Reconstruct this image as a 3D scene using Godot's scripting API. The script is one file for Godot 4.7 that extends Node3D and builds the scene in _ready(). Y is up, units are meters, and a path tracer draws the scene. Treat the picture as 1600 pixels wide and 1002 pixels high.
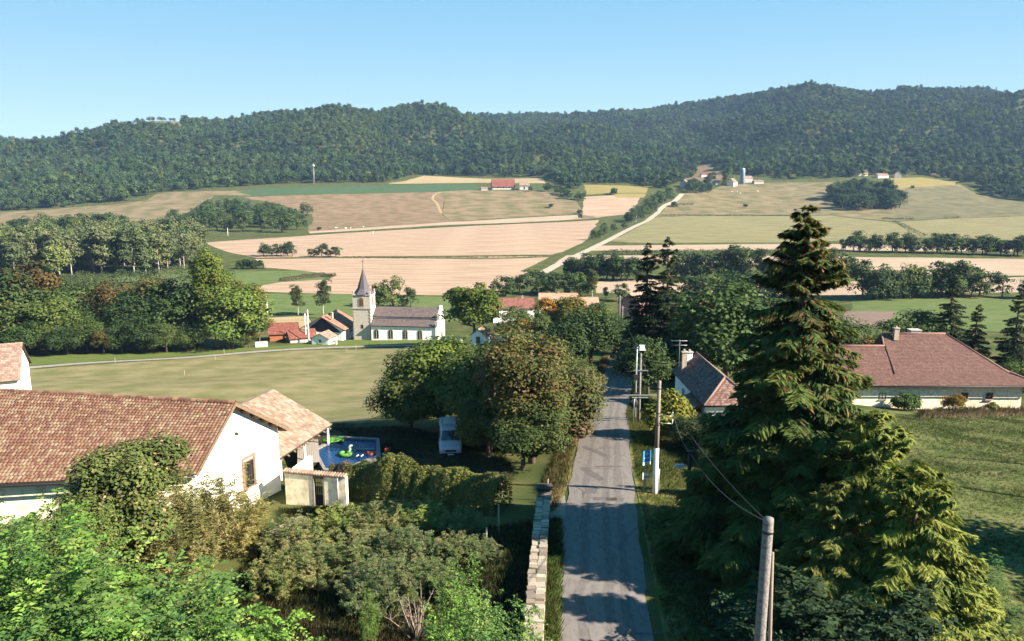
extends Node3D

const CAMY := 50.0
const ROWD := [0, 20, 40, 56, 75, 100, 130, 165, 200, 230, 300, 400, 550, 800, 870, 950, 1030, 1150, 1300, 1500, 1700, 1900, 2200, 2500, 3000, 3800]
const HT := [[34, 33.5, 33, 32, 31, 30.5, 30, 30, 30, 29, 28, 27.5, 27], [33, 32.5, 32, 31, 30, 29.8, 29.6, 29.6, 29.3, 28.5, 27.5, 27, 27], [29, 29, 28.5, 28, 27.8, 28.3, 29, 29.3, 28.6, 27.5, 26.5, 26, 26], [27, 27, 26.8, 26.6, 26.6, 27, 27.4, 27.9, 27.2, 26, 25.2, 24.6, 24], [24, 24, 24, 24, 24.3, 24.8, 25, 25.6, 24.5, 23, 22.2, 21.6, 21], [18, 18, 18, 18, 18, 18.5, 21, 22.0, 20.5, 18.5, 17.8, 17.4, 17], [12, 12, 12, 12, 12, 12.3, 17, 18.8, 17, 14, 13.2, 12.8, 12.5], [7, 7, 7, 7, 7.2, 8, 13, 15, 12, 10, 9.6, 9.2, 9], [4, 4, 4, 4, 4.2, 4.6, 6.5, 8.5, 8, 7.5, 7, 7, 7], [1.5, 1.5, 1.5, 1.5, 1.5, 1.6, 2.5, 4.5, 4.5, 5, 5, 5, 5], [0, 0, 0, 0, 0, 0, 0.5, 1, 1, 2, 2, 2, 2], [0, 0, 0, 0, 0, 0, 0, 0, 0, 0, 0, 0, 0], [0, 0, 0, 0, 0, 0, 0, 0, 0, 0, 0, 0, 0], [0, 0, 0, 0, 0, 0, 0, 1, 0.5, 0.5, 0.5, 0.5, 0.5], [1, 1, 1, 2, 3, 4, 4, 4, 2, 1, 1, 1, 1], [3, 3, 4, 10, 16, 16, 15, 15, 8, 8, 6, 6, 6], [12, 12, 14, 22, 29, 28, 27, 27, 20, 22, 15, 14, 14], [35, 36, 38, 36, 37, 37, 37, 36, 36, 38, 36, 36, 36], [48, 50, 54, 64, 66, 52, 46, 48, 54, 60, 66, 70, 72], [70, 76, 88, 116, 126, 108, 86, 72, 88, 104, 108, 110, 110], [76, 82, 96, 128, 160, 164, 128, 95, 136, 160, 156, 154, 154], [84, 94, 108, 124, 164, 188, 164, 120, 190, 208, 198, 192, 190], [90, 98, 112, 126, 158, 180, 152, 164, 256, 254, 238, 232, 226], [100, 108, 124, 130, 160, 196, 212, 232, 290, 282, 280, 274, 270], [105, 115, 130, 140, 176, 230, 248, 256, 284, 280, 276, 272, 270], [125, 135, 150, 155, 190, 240, 280, 280, 280, 280, 280, 280, 280]]
var rng := RandomNumberGenerator.new()
var M := {}
var gd := PackedFloat32Array()
var gu := PackedFloat32Array()
var gp := PackedVector3Array()
var gn := PackedVector3Array()
var NU := 0

# ---------- terrain height ----------
func col_h(j: int, d: float) -> float:
	var n := ROWD.size()
	if d <= ROWD[0]:
		return HT[0][j]
	if d >= ROWD[n - 1]:
		return HT[n - 1][j]
	var i := 0
	while d > ROWD[i + 1]:
		i += 1
	var ms := [0.0, 0.0]
	for q in 2:
		var k := i + q
		if k == 0:
			ms[q] = (HT[1][j] - HT[0][j]) / (ROWD[1] - ROWD[0])
		elif k < n - 1:
			var a: float = (HT[k][j] - HT[k - 1][j]) / (ROWD[k] - ROWD[k - 1])
			var b: float = (HT[k + 1][j] - HT[k][j]) / (ROWD[k + 1] - ROWD[k])
			ms[q] = 0.0 if a * b <= 0.0 else 2.0 * a * b / (a + b)
	var h: float = ROWD[i + 1] - ROWD[i]
	var t: float = (d - ROWD[i]) / h
	var t2 := t * t
	var t3 := t2 * t
	return (2 * t3 - 3 * t2 + 1) * HT[i][j] + (t3 - 2 * t2 + t) * h * ms[0] + (-2 * t3 + 3 * t2) * HT[i + 1][j] + (t3 - t2) * h * ms[1]

func ground(x: float, z: float) -> float:
	var d := -z
	var c := clampf((x / maxf(d, 25.0) + 0.99) / 0.165, 0.0, 11.999)
	var j := int(c)
	var t := c - j
	var v0 := col_h(maxi(j - 1, 0), d)
	var v1 := col_h(j, d)
	var v2 := col_h(j + 1, d)
	var v3 := col_h(mini(j + 2, 12), d)
	var h := v1 + 0.5 * t * (v2 - v0 + t * (2 * v0 - 5 * v1 + 4 * v2 - v3 + t * (3 * (v1 - v2) + v3 - v0)))
	var k := clampf((d - 1150.0) / 400.0, 0.0, 1.0) * (1.0 - 0.75 * clampf((d - 2200.0) / 400.0, 0.0, 1.0))
	if k > 0.0:
		h += k * (4 * sin(x / 150 + z / 330 + 0.4) + 9 * sin(x / 74 + z / 240) + 10 * sin(x / 55 - z / 120 + 1.7) + 4 * sin(z / 57 + x / 140 + 0.6) + 3 * sin(x / 31 + z / 38))
	return h

func gv(p: Vector2, up := 0.0) -> Vector3:
	return Vector3(p.x, ground(p.x, p.y) + up, p.y)

func rf(a: float, b: float) -> float:
	return rng.randf_range(a, b)

# ---------- naming and metas ----------
func numbered(called: String, parent: Node) -> String:
	if not parent.has_node(NodePath(called)):
		return called
	var key := "n_" + called + str(parent.get_instance_id())
	var k: int = M.get(key, 0) + 1
	M[key] = k
	return "%s_%03d" % [called, k]

func tag(o: Node, label: String, category := "", group := "", kind := "") -> Node:
	if label:
		o.set_meta("label", label)
	if category:
		o.set_meta("category", category)
	if group:
		o.set_meta("group", group)
	if kind:
		o.set_meta("kind", kind)
	return o

func put(called: String, mesh: Mesh, m: Material, parent: Node = self) -> MeshInstance3D:
	var o := MeshInstance3D.new()
	o.name = numbered(called, parent)
	o.mesh = mesh
	o.material_override = m
	parent.add_child(o, true)
	return o

func obj(called: String, st: SurfaceTool, m: Material, parent: Node = self) -> MeshInstance3D:
	st.generate_normals()
	return put(called, st.commit(), m, parent)

func thing(called: String, label: String, category: String, at: Vector3, yaw := 0.0, group := "") -> Node3D:
	var o := Node3D.new()
	o.name = numbered(called, self)
	add_child(o, true)
	o.position = at
	o.rotation.y = yaw
	tag(o, label, category, group)
	return o

# ---------- shapes ----------
func mb() -> SurfaceTool:
	var st := SurfaceTool.new()
	st.begin(Mesh.PRIMITIVE_TRIANGLES)
	st.set_smooth_group(-1)
	return st

func tri(st: SurfaceTool, a: Vector3, b: Vector3, c: Vector3) -> void:
	st.add_vertex(a)
	st.add_vertex(b)
	st.add_vertex(c)

func quad(st: SurfaceTool, a: Vector3, b: Vector3, c: Vector3, d: Vector3) -> void:
	tri(st, a, b, c)
	tri(st, a, c, d)

# a..d: the lower face in order, e..h the face above it
func hexa(st: SurfaceTool, p: Array) -> void:
	quad(st, p[0], p[1], p[2], p[3])
	quad(st, p[7], p[6], p[5], p[4])
	quad(st, p[4], p[5], p[1], p[0])
	quad(st, p[5], p[6], p[2], p[1])
	quad(st, p[6], p[7], p[3], p[2])
	quad(st, p[7], p[4], p[0], p[3])

func box(st: SurfaceTool, c: Vector3, s: Vector3, basis := Basis(), jit := 0.0) -> void:
	var p := []
	for y in [-0.5, 0.5]:
		for q in [[-0.5, -0.5], [0.5, -0.5], [0.5, 0.5], [-0.5, 0.5]]:
			var v := Vector3(q[0] * s.x, y * s.y, q[1] * s.z)
			if jit > 0.0:
				v += Vector3(rf(-jit, jit), rf(-jit, jit), rf(-jit, jit))
			p.append(c + basis * v)
	hexa(st, p)

func tube(st: SurfaceTool, pts: Array, r0: float, r1: float, n := 7) -> void:
	st.set_smooth_group(0)
	var rings := []
	for i in pts.size():
		var t: Vector3 = (pts[mini(i + 1, pts.size() - 1)] - pts[maxi(i - 1, 0)]).normalized()
		var a := t.cross(Vector3(0.31, 0.2, 0.93)).normalized()
		var b := t.cross(a)
		var r := lerpf(r0, r1, float(i) / (pts.size() - 1))
		var ring := []
		for k in n:
			var g := TAU * k / n
			ring.append(pts[i] + (a * cos(g) + b * sin(g)) * r)
		rings.append(ring)
	for i in pts.size() - 1:
		for k in n:
			var k2 := (k + 1) % n
			quad(st, rings[i][k], rings[i][k2], rings[i + 1][k2], rings[i + 1][k])
	for k in n - 2:
		tri(st, rings[0][0], rings[0][k + 2], rings[0][k + 1])
		tri(st, rings[-1][0], rings[-1][k + 1], rings[-1][k + 2])
	st.set_smooth_group(-1)

# ---------- materials ----------
func lin(r: float, g: float, b: float) -> Color:
	return Color(r, g, b).linear_to_srgb()

func noise_tex(seed: int, freq: float, ramp: Array, size := 256, octaves := 4) -> NoiseTexture2D:
	var n := FastNoiseLite.new()
	n.seed = seed
	n.noise_type = FastNoiseLite.TYPE_SIMPLEX_SMOOTH
	n.frequency = freq
	n.fractal_octaves = octaves
	var g := Gradient.new()
	var offs := PackedFloat32Array()
	var cols := PackedColorArray()
	for i in ramp.size():
		offs.append(lerpf(0.18, 0.82, float(i) / (ramp.size() - 1)))
		cols.append(ramp[i])
	g.offsets = offs
	g.colors = cols
	var t := NoiseTexture2D.new()
	t.width = size
	t.height = size
	t.seamless = true
	t.noise = n
	t.color_ramp = g
	return t

func plain(r: float, g: float, b: float, rough := 0.85, metal := 0.0) -> StandardMaterial3D:
	var m := StandardMaterial3D.new()
	m.albedo_color = lin(r * 0.66, g * 0.66, b * 0.66)
	m.roughness = rough
	m.metallic = metal
	m.metallic_specular = 0.35
	return m

# a surface with a broad and a fine mottle; sx, sz: size in metres of one repeat of the broad pattern
func ground_mat(seed: int, ramp: Array, sx: float, sz: float, fine := 3.0, rot_freq := 0.02) -> StandardMaterial3D:
	var m := StandardMaterial3D.new()
	m.albedo_texture = noise_tex(seed, rot_freq, ramp, 256, 5)
	m.uv1_triplanar = true
	m.uv1_world_triplanar = true
	m.uv1_scale = Vector3(1.0 / sx, 1.0 / sx, 1.0 / sz)
	m.roughness = 0.95
	m.metallic_specular = 0.15
	m.detail_enabled = true
	m.detail_blend_mode = BaseMaterial3D.BLEND_MODE_MUL
	m.detail_uv_layer = BaseMaterial3D.DETAIL_UV_2
	m.detail_albedo = M["fine"]
	m.uv2_triplanar = true
	m.uv2_world_triplanar = true
	m.uv2_scale = Vector3.ONE / fine
	return m

func wall_mat(seed: int, ramp: Array, size := 4.0, bump := 1.5) -> StandardMaterial3D:
	var m := StandardMaterial3D.new()
	m.albedo_texture = noise_tex(seed, 0.02, ramp, 256, 5)
	m.uv1_triplanar = true
	m.uv1_scale = Vector3.ONE / size
	m.roughness = 0.92
	m.metallic_specular = 0.2
	m.heightmap_enabled = true
	m.heightmap_texture = M["fine"]
	m.heightmap_scale = bump
	return m

func vcol_mat(rough := 0.8, back := 0.0) -> StandardMaterial3D:
	var m := StandardMaterial3D.new()
	m.vertex_color_use_as_albedo = true
	m.roughness = rough
	m.metallic_specular = 0.25
	if back > 0.0:
		m.backlight_enabled = true
		m.backlight = Color(back, back, back).linear_to_srgb()
	return m

# ---------- the ground sheet and sheets laid on it ----------
func build_grid() -> void:
	gd.append(-60.0)
	gd.append(-20.0)
	gd.append(5.0)
	gd.append(18.0)
	var d := 25.0
	while d < 4200.0:
		gd.append(d)
		d *= 1.022
	var u := -1.5
	while u < 1.501:
		gu.append(u)
		u += 0.0125
	NU = gu.size()
	for i in gd.size():
		for k in NU:
			var x := gu[k] * maxf(gd[i], 25.0)
			var z := -gd[i]
			gp.append(Vector3(x, ground(x, z), z))
	for i in gd.size():
		for k in NU:
			var a := gp[i * NU + mini(k + 1, NU - 1)] - gp[i * NU + maxi(k - 1, 0)]
			var b := gp[mini(i + 1, gd.size() - 1) * NU + k] - gp[maxi(i - 1, 0) * NU + k]
			gn.append(a.cross(b).normalized())

func mesh_of(v: PackedVector3Array, n: PackedVector3Array, idx: PackedInt32Array, c := PackedColorArray()) -> ArrayMesh:
	var arr := []
	arr.resize(Mesh.ARRAY_MAX)
	arr[Mesh.ARRAY_VERTEX] = v
	arr[Mesh.ARRAY_NORMAL] = n
	arr[Mesh.ARRAY_INDEX] = idx
	if c.size():
		arr[Mesh.ARRAY_COLOR] = c
	var am := ArrayMesh.new()
	am.add_surface_from_arrays(Mesh.PRIMITIVE_TRIANGLES, arr)
	return am

func ground_sheet(called: String, m: Material) -> void:
	var idx := PackedInt32Array()
	for i in gd.size() - 1:
		for k in NU - 1:
			var a := i * NU + k
			idx.append_array(PackedInt32Array([a, a + NU, a + NU + 1, a, a + NU + 1, a + 1]))
	tag(put(called, mesh_of(gp, gn, idx), m), "", "", "", "structure")

func drape(called: String, poly: PackedVector2Array, lift: float, m: Material, kind := "structure", holes := []) -> MeshInstance3D:
	var umin := 9.0
	var umax := -9.0
	var dmin := 1e9
	var dmax := -1e9
	for p in poly:
		var u := p.x / maxf(-p.y, 25.0)
		umin = minf(umin, u)
		umax = maxf(umax, u)
		dmin = minf(dmin, -p.y)
		dmax = maxf(dmax, -p.y)
	var V := PackedVector3Array()
	var N := PackedVector3Array()
	var I := PackedInt32Array()
	for i in gd.size() - 1:
		if gd[i + 1] < dmin or gd[i] > dmax:
			continue
		for k in NU - 1:
			if gu[k + 1] < umin or gu[k] > umax:
				continue
			var a := i * NU + k
			for f in [[a, a + NU, a + NU + 1], [a, a + NU + 1, a + 1]]:
				var p0 := gp[f[0]]
				var p1 := gp[f[1]]
				var p2 := gp[f[2]]
				var q0 := Vector2(p0.x, p0.z)
				var q1 := Vector2(p1.x, p1.z)
				var q2 := Vector2(p2.x, p2.z)
				for piece in Geometry2D.intersect_polygons(PackedVector2Array([q0, q1, q2]), poly):
					var ti := Geometry2D.triangulate_polygon(piece)
					var at := V.size()
					var e1 := q1 - q0
					var e2 := q2 - q0
					var den := e1.cross(e2)
					for q in piece:
						var w := q - q0
						var s := w.cross(e2) / den
						var t := e1.cross(w) / den
						V.append(p0 + (p1 - p0) * s + (p2 - p0) * t + Vector3(0, lift, 0))
						N.append((gn[f[0]] * (1 - s - t) + gn[f[1]] * s + gn[f[2]] * t).normalized())
					for q in range(0, ti.size(), 3):
						var tt := [at + ti[q], at + ti[q + 1], at + ti[q + 2]]
						if (V[tt[1]] - V[tt[0]]).cross(V[tt[2]] - V[tt[0]]).y > 0:
							tt.reverse()
						I.append_array(PackedInt32Array(tt))
	var o := put(called, mesh_of(V, N, I), m)
	if kind:
		tag(o, "", "", "", kind)
	return o

func pv(a: Array) -> PackedVector2Array:
	return PackedVector2Array(a)

# a field: its outline roughened a little so that no border is ruler-straight
func field(called: String, pts: Array, lift: float, m: Material, rough := 1.0) -> MeshInstance3D:
	var out := PackedVector2Array()
	for i in pts.size():
		var a: Vector2 = pts[i]
		var b: Vector2 = pts[(i + 1) % pts.size()]
		var n := clampi(int(a.distance_to(b) / (12.0 * rough)), 1, 14)
		for k in n:
			var p := a.lerp(b, float(k) / n)
			if k > 0:
				p += Vector2(rf(-1, 1), rf(-1, 1)) * rough
			out.append(p)
	return drape(called, out, lift, m)

func ribbon(pts: Array, wa: float, wb: float, jit := 0.0) -> PackedVector2Array:
	var fine := []
	for i in pts.size() - 1:
		var p0: Vector2 = pts[maxi(i - 1, 0)]
		var p3: Vector2 = pts[mini(i + 2, pts.size() - 1)]
		for k in 6:
			fine.append((pts[i] as Vector2).cubic_interpolate(pts[i + 1], p0, p3, k / 6.0))
	fine.append(pts[-1])
	var l := PackedVector2Array()
	var r := PackedVector2Array()
	for i in fine.size():
		var t: Vector2 = (fine[mini(i + 1, fine.size() - 1)] - fine[maxi(i - 1, 0)]).normalized()
		var w := lerpf(wa, wb, float(i) / (fine.size() - 1)) * 0.5
		l.append(fine[i] + t.orthogonal() * (w + rf(-jit, jit)))
		r.append(fine[i] - t.orthogonal() * (w + rf(-jit, jit)))
	r.reverse()
	l.append_array(r)
	return l

# ---------- foliage ----------
# leaf clumps spread through an egg-shaped volume between y0 and y1
func crown(seed: int, y0: float, y1: float, rx: float, nclump: int, rc: float, nleaf: int, ls: float, pal: Array, taper := 0.25, flat := 0.35, odd := 0.0) -> ArrayMesh:
	rng.seed = seed
	var V := PackedVector3Array()
	var N := PackedVector3Array()
	var C := PackedColorArray()
	var I := PackedInt32Array()
	var cy := (y0 + y1) * 0.5
	var hy := (y1 - y0) * 0.5
	var per := nleaf / nclump
	var lean := Vector3(rf(-0.15, 0.15), 0, rf(-0.15, 0.15)) * rx
	for i in nclump:
		var dir := Vector3(rf(-1, 1), rf(-0.85, 1), rf(-1, 1))
		if dir.length() > 1.0:
			dir = dir.normalized() * rf(0.75, 1.0)
		var f := rf(0.5, 0.92) if dir.length() > 0.55 else 1.0
		var wid := 1.0 - taper * (dir.y * f * 0.5 + 0.5)
		var c := Vector3(dir.x * f * wid * (rx - rc * 0.6), cy + dir.y * f * (hy - rc * 0.5), dir.z * f * wid * (rx - rc * 0.6)) + lean * (dir.y + 1)
		if rng.randf() < 0.12:
			c += outward(dir) * rc * rf(0.3, 0.8)
		var r := rc * rf(0.5, 1.4)
		var np := pal.size() - (1 if odd > 0.0 else 0)
		var base: Color = pal[rng.randi() % np].lerp(pal[rng.randi() % np], rf(0, 1)) * rf(0.85, 1.2)
		var outw := (c - Vector3(0, cy - hy * 0.3, 0)).normalized()
		for k in per:
			var d := Vector3(rng.randfn(), rng.randfn() * 0.85 + 0.25, rng.randfn()).normalized()
			d = (d + outw * 0.55).normalized()
			var p := c + d * r * Vector3(1, 0.8, 1) * rf(0.55, 1.1)
			var n := (d * 0.7 + Vector3(0, flat, 0) + Vector3(rf(-1, 1), rf(-1, 1), rf(-1, 1)) * 0.55).normalized()
			var t := n.cross(Vector3(rf(-1, 1), rf(-1, 1), rf(-1, 1))).normalized()
			leaf(V, N, C, I, p, n, t, ls * rf(0.7, 1.3), 0.62, base * rf(0.8, 1.2) if rng.randf() > odd else (pal[-1] as Color) * rf(0.7, 1.3))
	return mesh_of(V, N, I, C)

func outward(d: Vector3) -> Vector3:
	return Vector3(d.x, absf(d.y) * 0.6, d.z)

func leaf(V: PackedVector3Array, N: PackedVector3Array, C: PackedColorArray, I: PackedInt32Array, p: Vector3, n: Vector3, t: Vector3, s: float, w: float, c: Color) -> void:
	var b := n.cross(t) * (s * w * 0.5)
	var h := t * (s * 0.5)
	var at := V.size()
	var lift := n * (s * 0.08)
	V.append(p - h)
	V.append(p + b + lift)
	V.append(p + h)
	V.append(p - b + lift)
	for q in 4:
		N.append(n)
		C.append(c)
	I.append(at)
	I.append(at + 1)
	I.append(at + 2)
	I.append(at)
	I.append(at + 2)
	I.append(at + 3)

# a bush or young tree of arching shoots that carry feathered leaves
func shoots_mesh(seed: int, h: float, r: float, stems: int, twigs: int, pairs: int, ls: float, tl: float, pal: Array, wide := 0.5, droop := 0.5, low := 0.15, odd := 0.0) -> ArrayMesh:
	rng.seed = seed
	var V := PackedVector3Array()
	var N := PackedVector3Array()
	var C := PackedColorArray()
	var I := PackedInt32Array()
	for i in stems:
		var g := rf(0, TAU)
		var rr := r * sqrt(rf(0.0, 1.0))
		var hh := h * rf(0.55, 1.08) * (1.0 - 0.45 * pow(rr / r, 2.0))
		var base := Vector3(cos(g) * rr * 0.45, -0.2, sin(g) * rr * 0.45)
		var top := Vector3(cos(g) * rr * rf(0.9, 1.15), hh, sin(g) * rr * rf(0.9, 1.15))
		var tone: Color = (pal[rng.randi() % pal.size()] as Color).lerp(pal[rng.randi() % pal.size()], rf(0, 1)) * rf(0.8, 1.25)
		var bend := Vector3(rf(-1, 1), 0, rf(-1, 1)) * 0.2 * r
		for k in twigs:
			var s := lerpf(low, 1.0, pow(rf(0, 1), 0.75))
			var p := base.lerp(top, s) + bend * sin(PI * s)
			p.y -= droop * 0.25 * r * s * s
			var d := Vector3(rng.randfn(), rf(-0.25, 0.7), rng.randfn()).normalized()
			var len := tl * rf(0.6, 1.3)
			var side := d.cross(Vector3.UP).normalized()
			var tc := tone * rf(0.82, 1.2)
			if odd > 0.0 and rng.randf() < odd:
				tc = (pal[-1] as Color) * rf(0.8, 1.3)
			for q in pairs:
				var f := (q + 0.6) / pairs
				var c := p + d * (len * f) - Vector3(0, droop * len * f * f * 0.8, 0)
				for e in [-1.0, 1.0]:
					var t: Vector3 = (side * e + d * 0.55 + Vector3(rf(-0.25, 0.25), rf(-0.45, 0.15), rf(-0.25, 0.25))).normalized()
					var n := (Vector3(0, 1, 0) + Vector3(rf(-1, 1), rf(-0.5, 0.5), rf(-1, 1)) * 0.7).normalized()
					n = (n - t * n.dot(t)).normalized()
					leaf(V, N, C, I, c + t * (ls * 0.5), n, t, ls * rf(0.75, 1.25), wide, tc * rf(0.88, 1.12))
	return mesh_of(V, N, I, C)

func conifer_mesh(seed: int, h: float, rb: float, y0: float, whorls: int, per: int, nspray: int, ls: float, pal: Array, droop := 0.25, cones := 0.0) -> ArrayMesh:
	rng.seed = seed
	var V := PackedVector3Array()
	var N := PackedVector3Array()
	var C := PackedColorArray()
	var I := PackedInt32Array()
	for w in whorls:
		var t := clampf((w + rf(-0.3, 0.3)) / whorls, 0.0, 0.985)
		var y := lerpf(y0, h * 0.985, pow(t, 0.92))
		var L := rb * pow(1.0 - t, 0.8) + 0.25
		var nb := maxi(4, int(per * (1.0 - 0.55 * t)))
		for b in nb:
			var g := TAU * (b + rf(-0.4, 0.4)) / nb + w * 1.3
			var yb := y + rf(-0.75, 0.75) * (h - y0) / whorls
			var len := (rb * pow(clampf(1.0 - (yb - y0) / (h - y0), 0.0, 1.0), 0.85) + 0.12) * rf(0.6, 1.15)
			var out := Vector3(cos(g), 0, sin(g))
			var side := Vector3(-out.z, 0, out.x)
			var base: Color = pal[rng.randi() % (pal.size() - 1)].lerp(pal[rng.randi() % (pal.size() - 1)], rf(0, 1)) * rf(0.85, 1.15)
			var ns := maxi(14, int(nspray * len / rb))
			for k in ns:
				var s := sqrt(rf(0.02, 1.0))
				var yy := yb + len * (0.22 * s * (1.0 - t) - droop * 1.3 * s * s + 0.18 * pow(s, 4))
				if t > 0.75:
					yy += len * 0.7 * s
				var spread := len * 0.34 * (1.0 - 0.65 * s) * rf(-1, 1)
				var p := out * (s * len) + side * spread + Vector3(0, yy - absf(spread) * 0.35 - rf(0, 0.12) * len * droop * 2.0, 0)
				var tdir := (out * 0.7 + side * signf(spread) * 0.7 + Vector3(0, rf(-1.1, 0.1), 0)).normalized()
				var n := (Vector3(0, 1, 0) + out * 0.5 + Vector3(rf(-1, 1), rf(-1, 1), rf(-1, 1)) * 0.6).normalized()
				n = (n - tdir * n.dot(tdir)).normalized()
				var col := base * rf(0.75, 1.25)
				if s > 0.8:
					col = col.lerp(pal[-2], 0.5)
				if cones > 0.0 and t > 0.45 and rng.randf() < cones * (t - 0.35):
					col = (pal[-1] as Color) * rf(0.6, 1.2)
				leaf(V, N, C, I, p, n, tdir, ls * rf(0.7, 1.35), 0.2, col)
	return mesh_of(V, N, I, C)

# a hedge that follows a line
func hedge_mesh(seed: int, pts: Array, wid: float, hgt: float, nleaf: int, ls: float, pal: Array, ragged := 0.25) -> ArrayMesh:
	rng.seed = seed
	var V := PackedVector3Array()
	var N := PackedVector3Array()
	var C := PackedColorArray()
	var I := PackedInt32Array()
	var nz := FastNoiseLite.new()
	nz.seed = seed
	nz.frequency = 0.35 / maxf(hgt, 0.5)
	var total := 0.0
	for i in pts.size() - 1:
		total += (pts[i] as Vector2).distance_to(pts[i + 1])
	for k in nleaf:
		var s := rf(0, total)
		var i := 0
		while i < pts.size() - 2 and s > (pts[i] as Vector2).distance_to(pts[i + 1]):
			s -= (pts[i] as Vector2).distance_to(pts[i + 1])
			i += 1
		var a: Vector2 = pts[i]
		var b: Vector2 = pts[i + 1]
		var d := (b - a).normalized()
		var c := a + d * s
		var g := rf(-0.15, PI + 0.15)
		var nn := nz.get_noise_2d(c.x * 1.0, c.y * 1.0)
		var n2 := nz.get_noise_3d(c.x * 3.1, c.y * 3.1, g * 2.0)
		var hh := hgt * (1.0 + ragged * (nn + 0.6 * n2) * 1.8)
		var q := c + d.orthogonal() * (cos(g) * wid * 0.5 * (1.0 + ragged * n2 * 1.5))
		var e := pow(absf(sin(g)), 0.6)
		var y := ground(q.x, q.y) + hh * (e if g > 0.0 and g < PI else 0.05) * rf(0.78, 1.04)
		var o := d.orthogonal() * cos(g)
		var n := (Vector3(o.x, sin(g) + 0.35, o.y) + Vector3(rf(-1, 1), rf(-1, 1), rf(-1, 1)) * 0.6).normalized()
		var t := n.cross(Vector3(rf(-1, 1), rf(-1, 1), rf(-1, 1))).normalized()
		var ci := clampi(int((nz.get_noise_2d(c.x * 2.3 + 50, c.y * 2.3) * 0.9 + 0.5 + rf(-0.25, 0.25)) * pal.size()), 0, pal.size() - 1)
		leaf(V, N, C, I, Vector3(q.x, y, q.y), n, t, ls * rf(0.7, 1.3), 0.65, (pal[ci] as Color) * rf(0.75, 1.25))
	return mesh_of(V, N, I, C)

func trunk_mesh(seed: int, h: float, r: float, limbs: int, reach: float) -> ArrayMesh:
	rng.seed = seed
	var st := mb()
	var pts := []
	for i in 7:
		pts.append(Vector3(rf(-1, 1) * r * 0.5 * i / 6.0, h * i / 6.0 - 0.3, rf(-1, 1) * r * 0.5 * i / 6.0))
	tube(st, pts, r, r * 0.3, 8)
	for i in limbs:
		var t := rf(0.3, 0.8)
		var a: Vector3 = pts[0].lerp(pts[6], t)
		var g := TAU * i / limbs + rf(-0.5, 0.5)
		var e := a + Vector3(cos(g) * reach * rf(0.6, 1), reach * rf(0.25, 0.7), sin(g) * reach * rf(0.6, 1))
		tube(st, [a, a.lerp(e, 0.5) + Vector3(0, -0.08 * reach, 0), e], r * 0.42, r * 0.09, 5)
	st.generate_normals()
	return st.commit()

var KIND := {}   # kind -> {h, crowns, trunk}

func tree(called: String, label: String, x: float, z: float, h: float, kind: String, tint := -1, group := "", category := "tree", sink := 0.0) -> Node3D:
	var K: Dictionary = KIND[kind]
	rng.seed = hash(label) + int(x * 13.0) * 7 + int(z * 17.0)
	var o := thing(called, label, category, Vector3(x, ground(x, z) - sink, z), rf(0, TAU), group)
	var s: float = h * 1.05 / K.h
	var wd: float = K.get("w", 1.12)
	o.scale = Vector3(s * wd * rf(0.92, 1.1), s, s * wd * rf(0.92, 1.1))
	if K.has("trunk"):
		put("trunk", K.trunk, M["bark" if not K.has("bark") else K.bark], o)
	var tints: Array = M["leaf"]
	put("crown" if not K.has("part") else K.part, K.crowns[rng.randi() % K.crowns.size()], tints[tint if tint >= 0 else rng.randi() % 5], o)
	return o

const ORD := ["first", "second", "third", "fourth", "fifth", "sixth", "seventh", "eighth", "ninth", "tenth", "eleventh", "twelfth", "thirteenth", "fourteenth", "fifteenth", "sixteenth", "seventeenth", "eighteenth", "nineteenth", "twentieth", "twenty-first", "twenty-second", "twenty-third", "twenty-fourth", "twenty-fifth", "twenty-sixth", "twenty-seventh", "twenty-eighth", "twenty-ninth", "thirtieth"]

# a row of single trees along a line: each gets a label that counts it off from the named end
func tree_row(called: String, label: String, group: String, pts: Array, n: int, hmin: float, hmax: float, kinds: Array, jit: float, category := "tree", tint := -1) -> void:
	rng.seed = hash(label)
	var total := 0.0
	for i in pts.size() - 1:
		total += (pts[i] as Vector2).distance_to(pts[i + 1])
	var made := []
	for k in n:
		var s := total * (k + 0.5) / n
		var i := 0
		while i < pts.size() - 2 and s > (pts[i] as Vector2).distance_to(pts[i + 1]):
			s -= (pts[i] as Vector2).distance_to(pts[i + 1])
			i += 1
		var p: Vector2 = (pts[i] as Vector2).move_toward(pts[i + 1], s) + Vector2(rf(-1, 1), rf(-1, 1)) * jit
		made.append([p, rf(hmin, hmax), kinds[rng.randi() % kinds.size()]])
	for k in n:
		tree(called, label % ORD[k], made[k][0].x, made[k][0].y, made[k][1], made[k][2], tint, group, category)

# trees scattered through an outline, all alike to the eye
func tree_patch(called: String, label: String, group: String, poly: Array, n: int, hmin: float, hmax: float, kinds: Array, gap: float, tint := -1) -> void:
	rng.seed = hash(label)
	var pp := pv(poly)
	var lo: Vector2 = pp[0]
	var hi: Vector2 = pp[0]
	for p in pp:
		lo = lo.min(p)
		hi = hi.max(p)
	var got := []
	var tries := 0
	while got.size() < n and tries < 6000:
		tries += 1
		var p := Vector2(rf(lo.x, hi.x), rf(lo.y, hi.y))
		if not Geometry2D.is_point_in_polygon(p, pp):
			continue
		var ok := true
		for g in got:
			if (g[0] as Vector2).distance_to(p) < gap:
				ok = false
				break
		if ok:
			got.append([p, rf(hmin, hmax), kinds[rng.randi() % kinds.size()]])
	for g in got:
		tree(called, label, g[0].x, g[0].y, g[1], g[2], tint, group)

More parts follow.
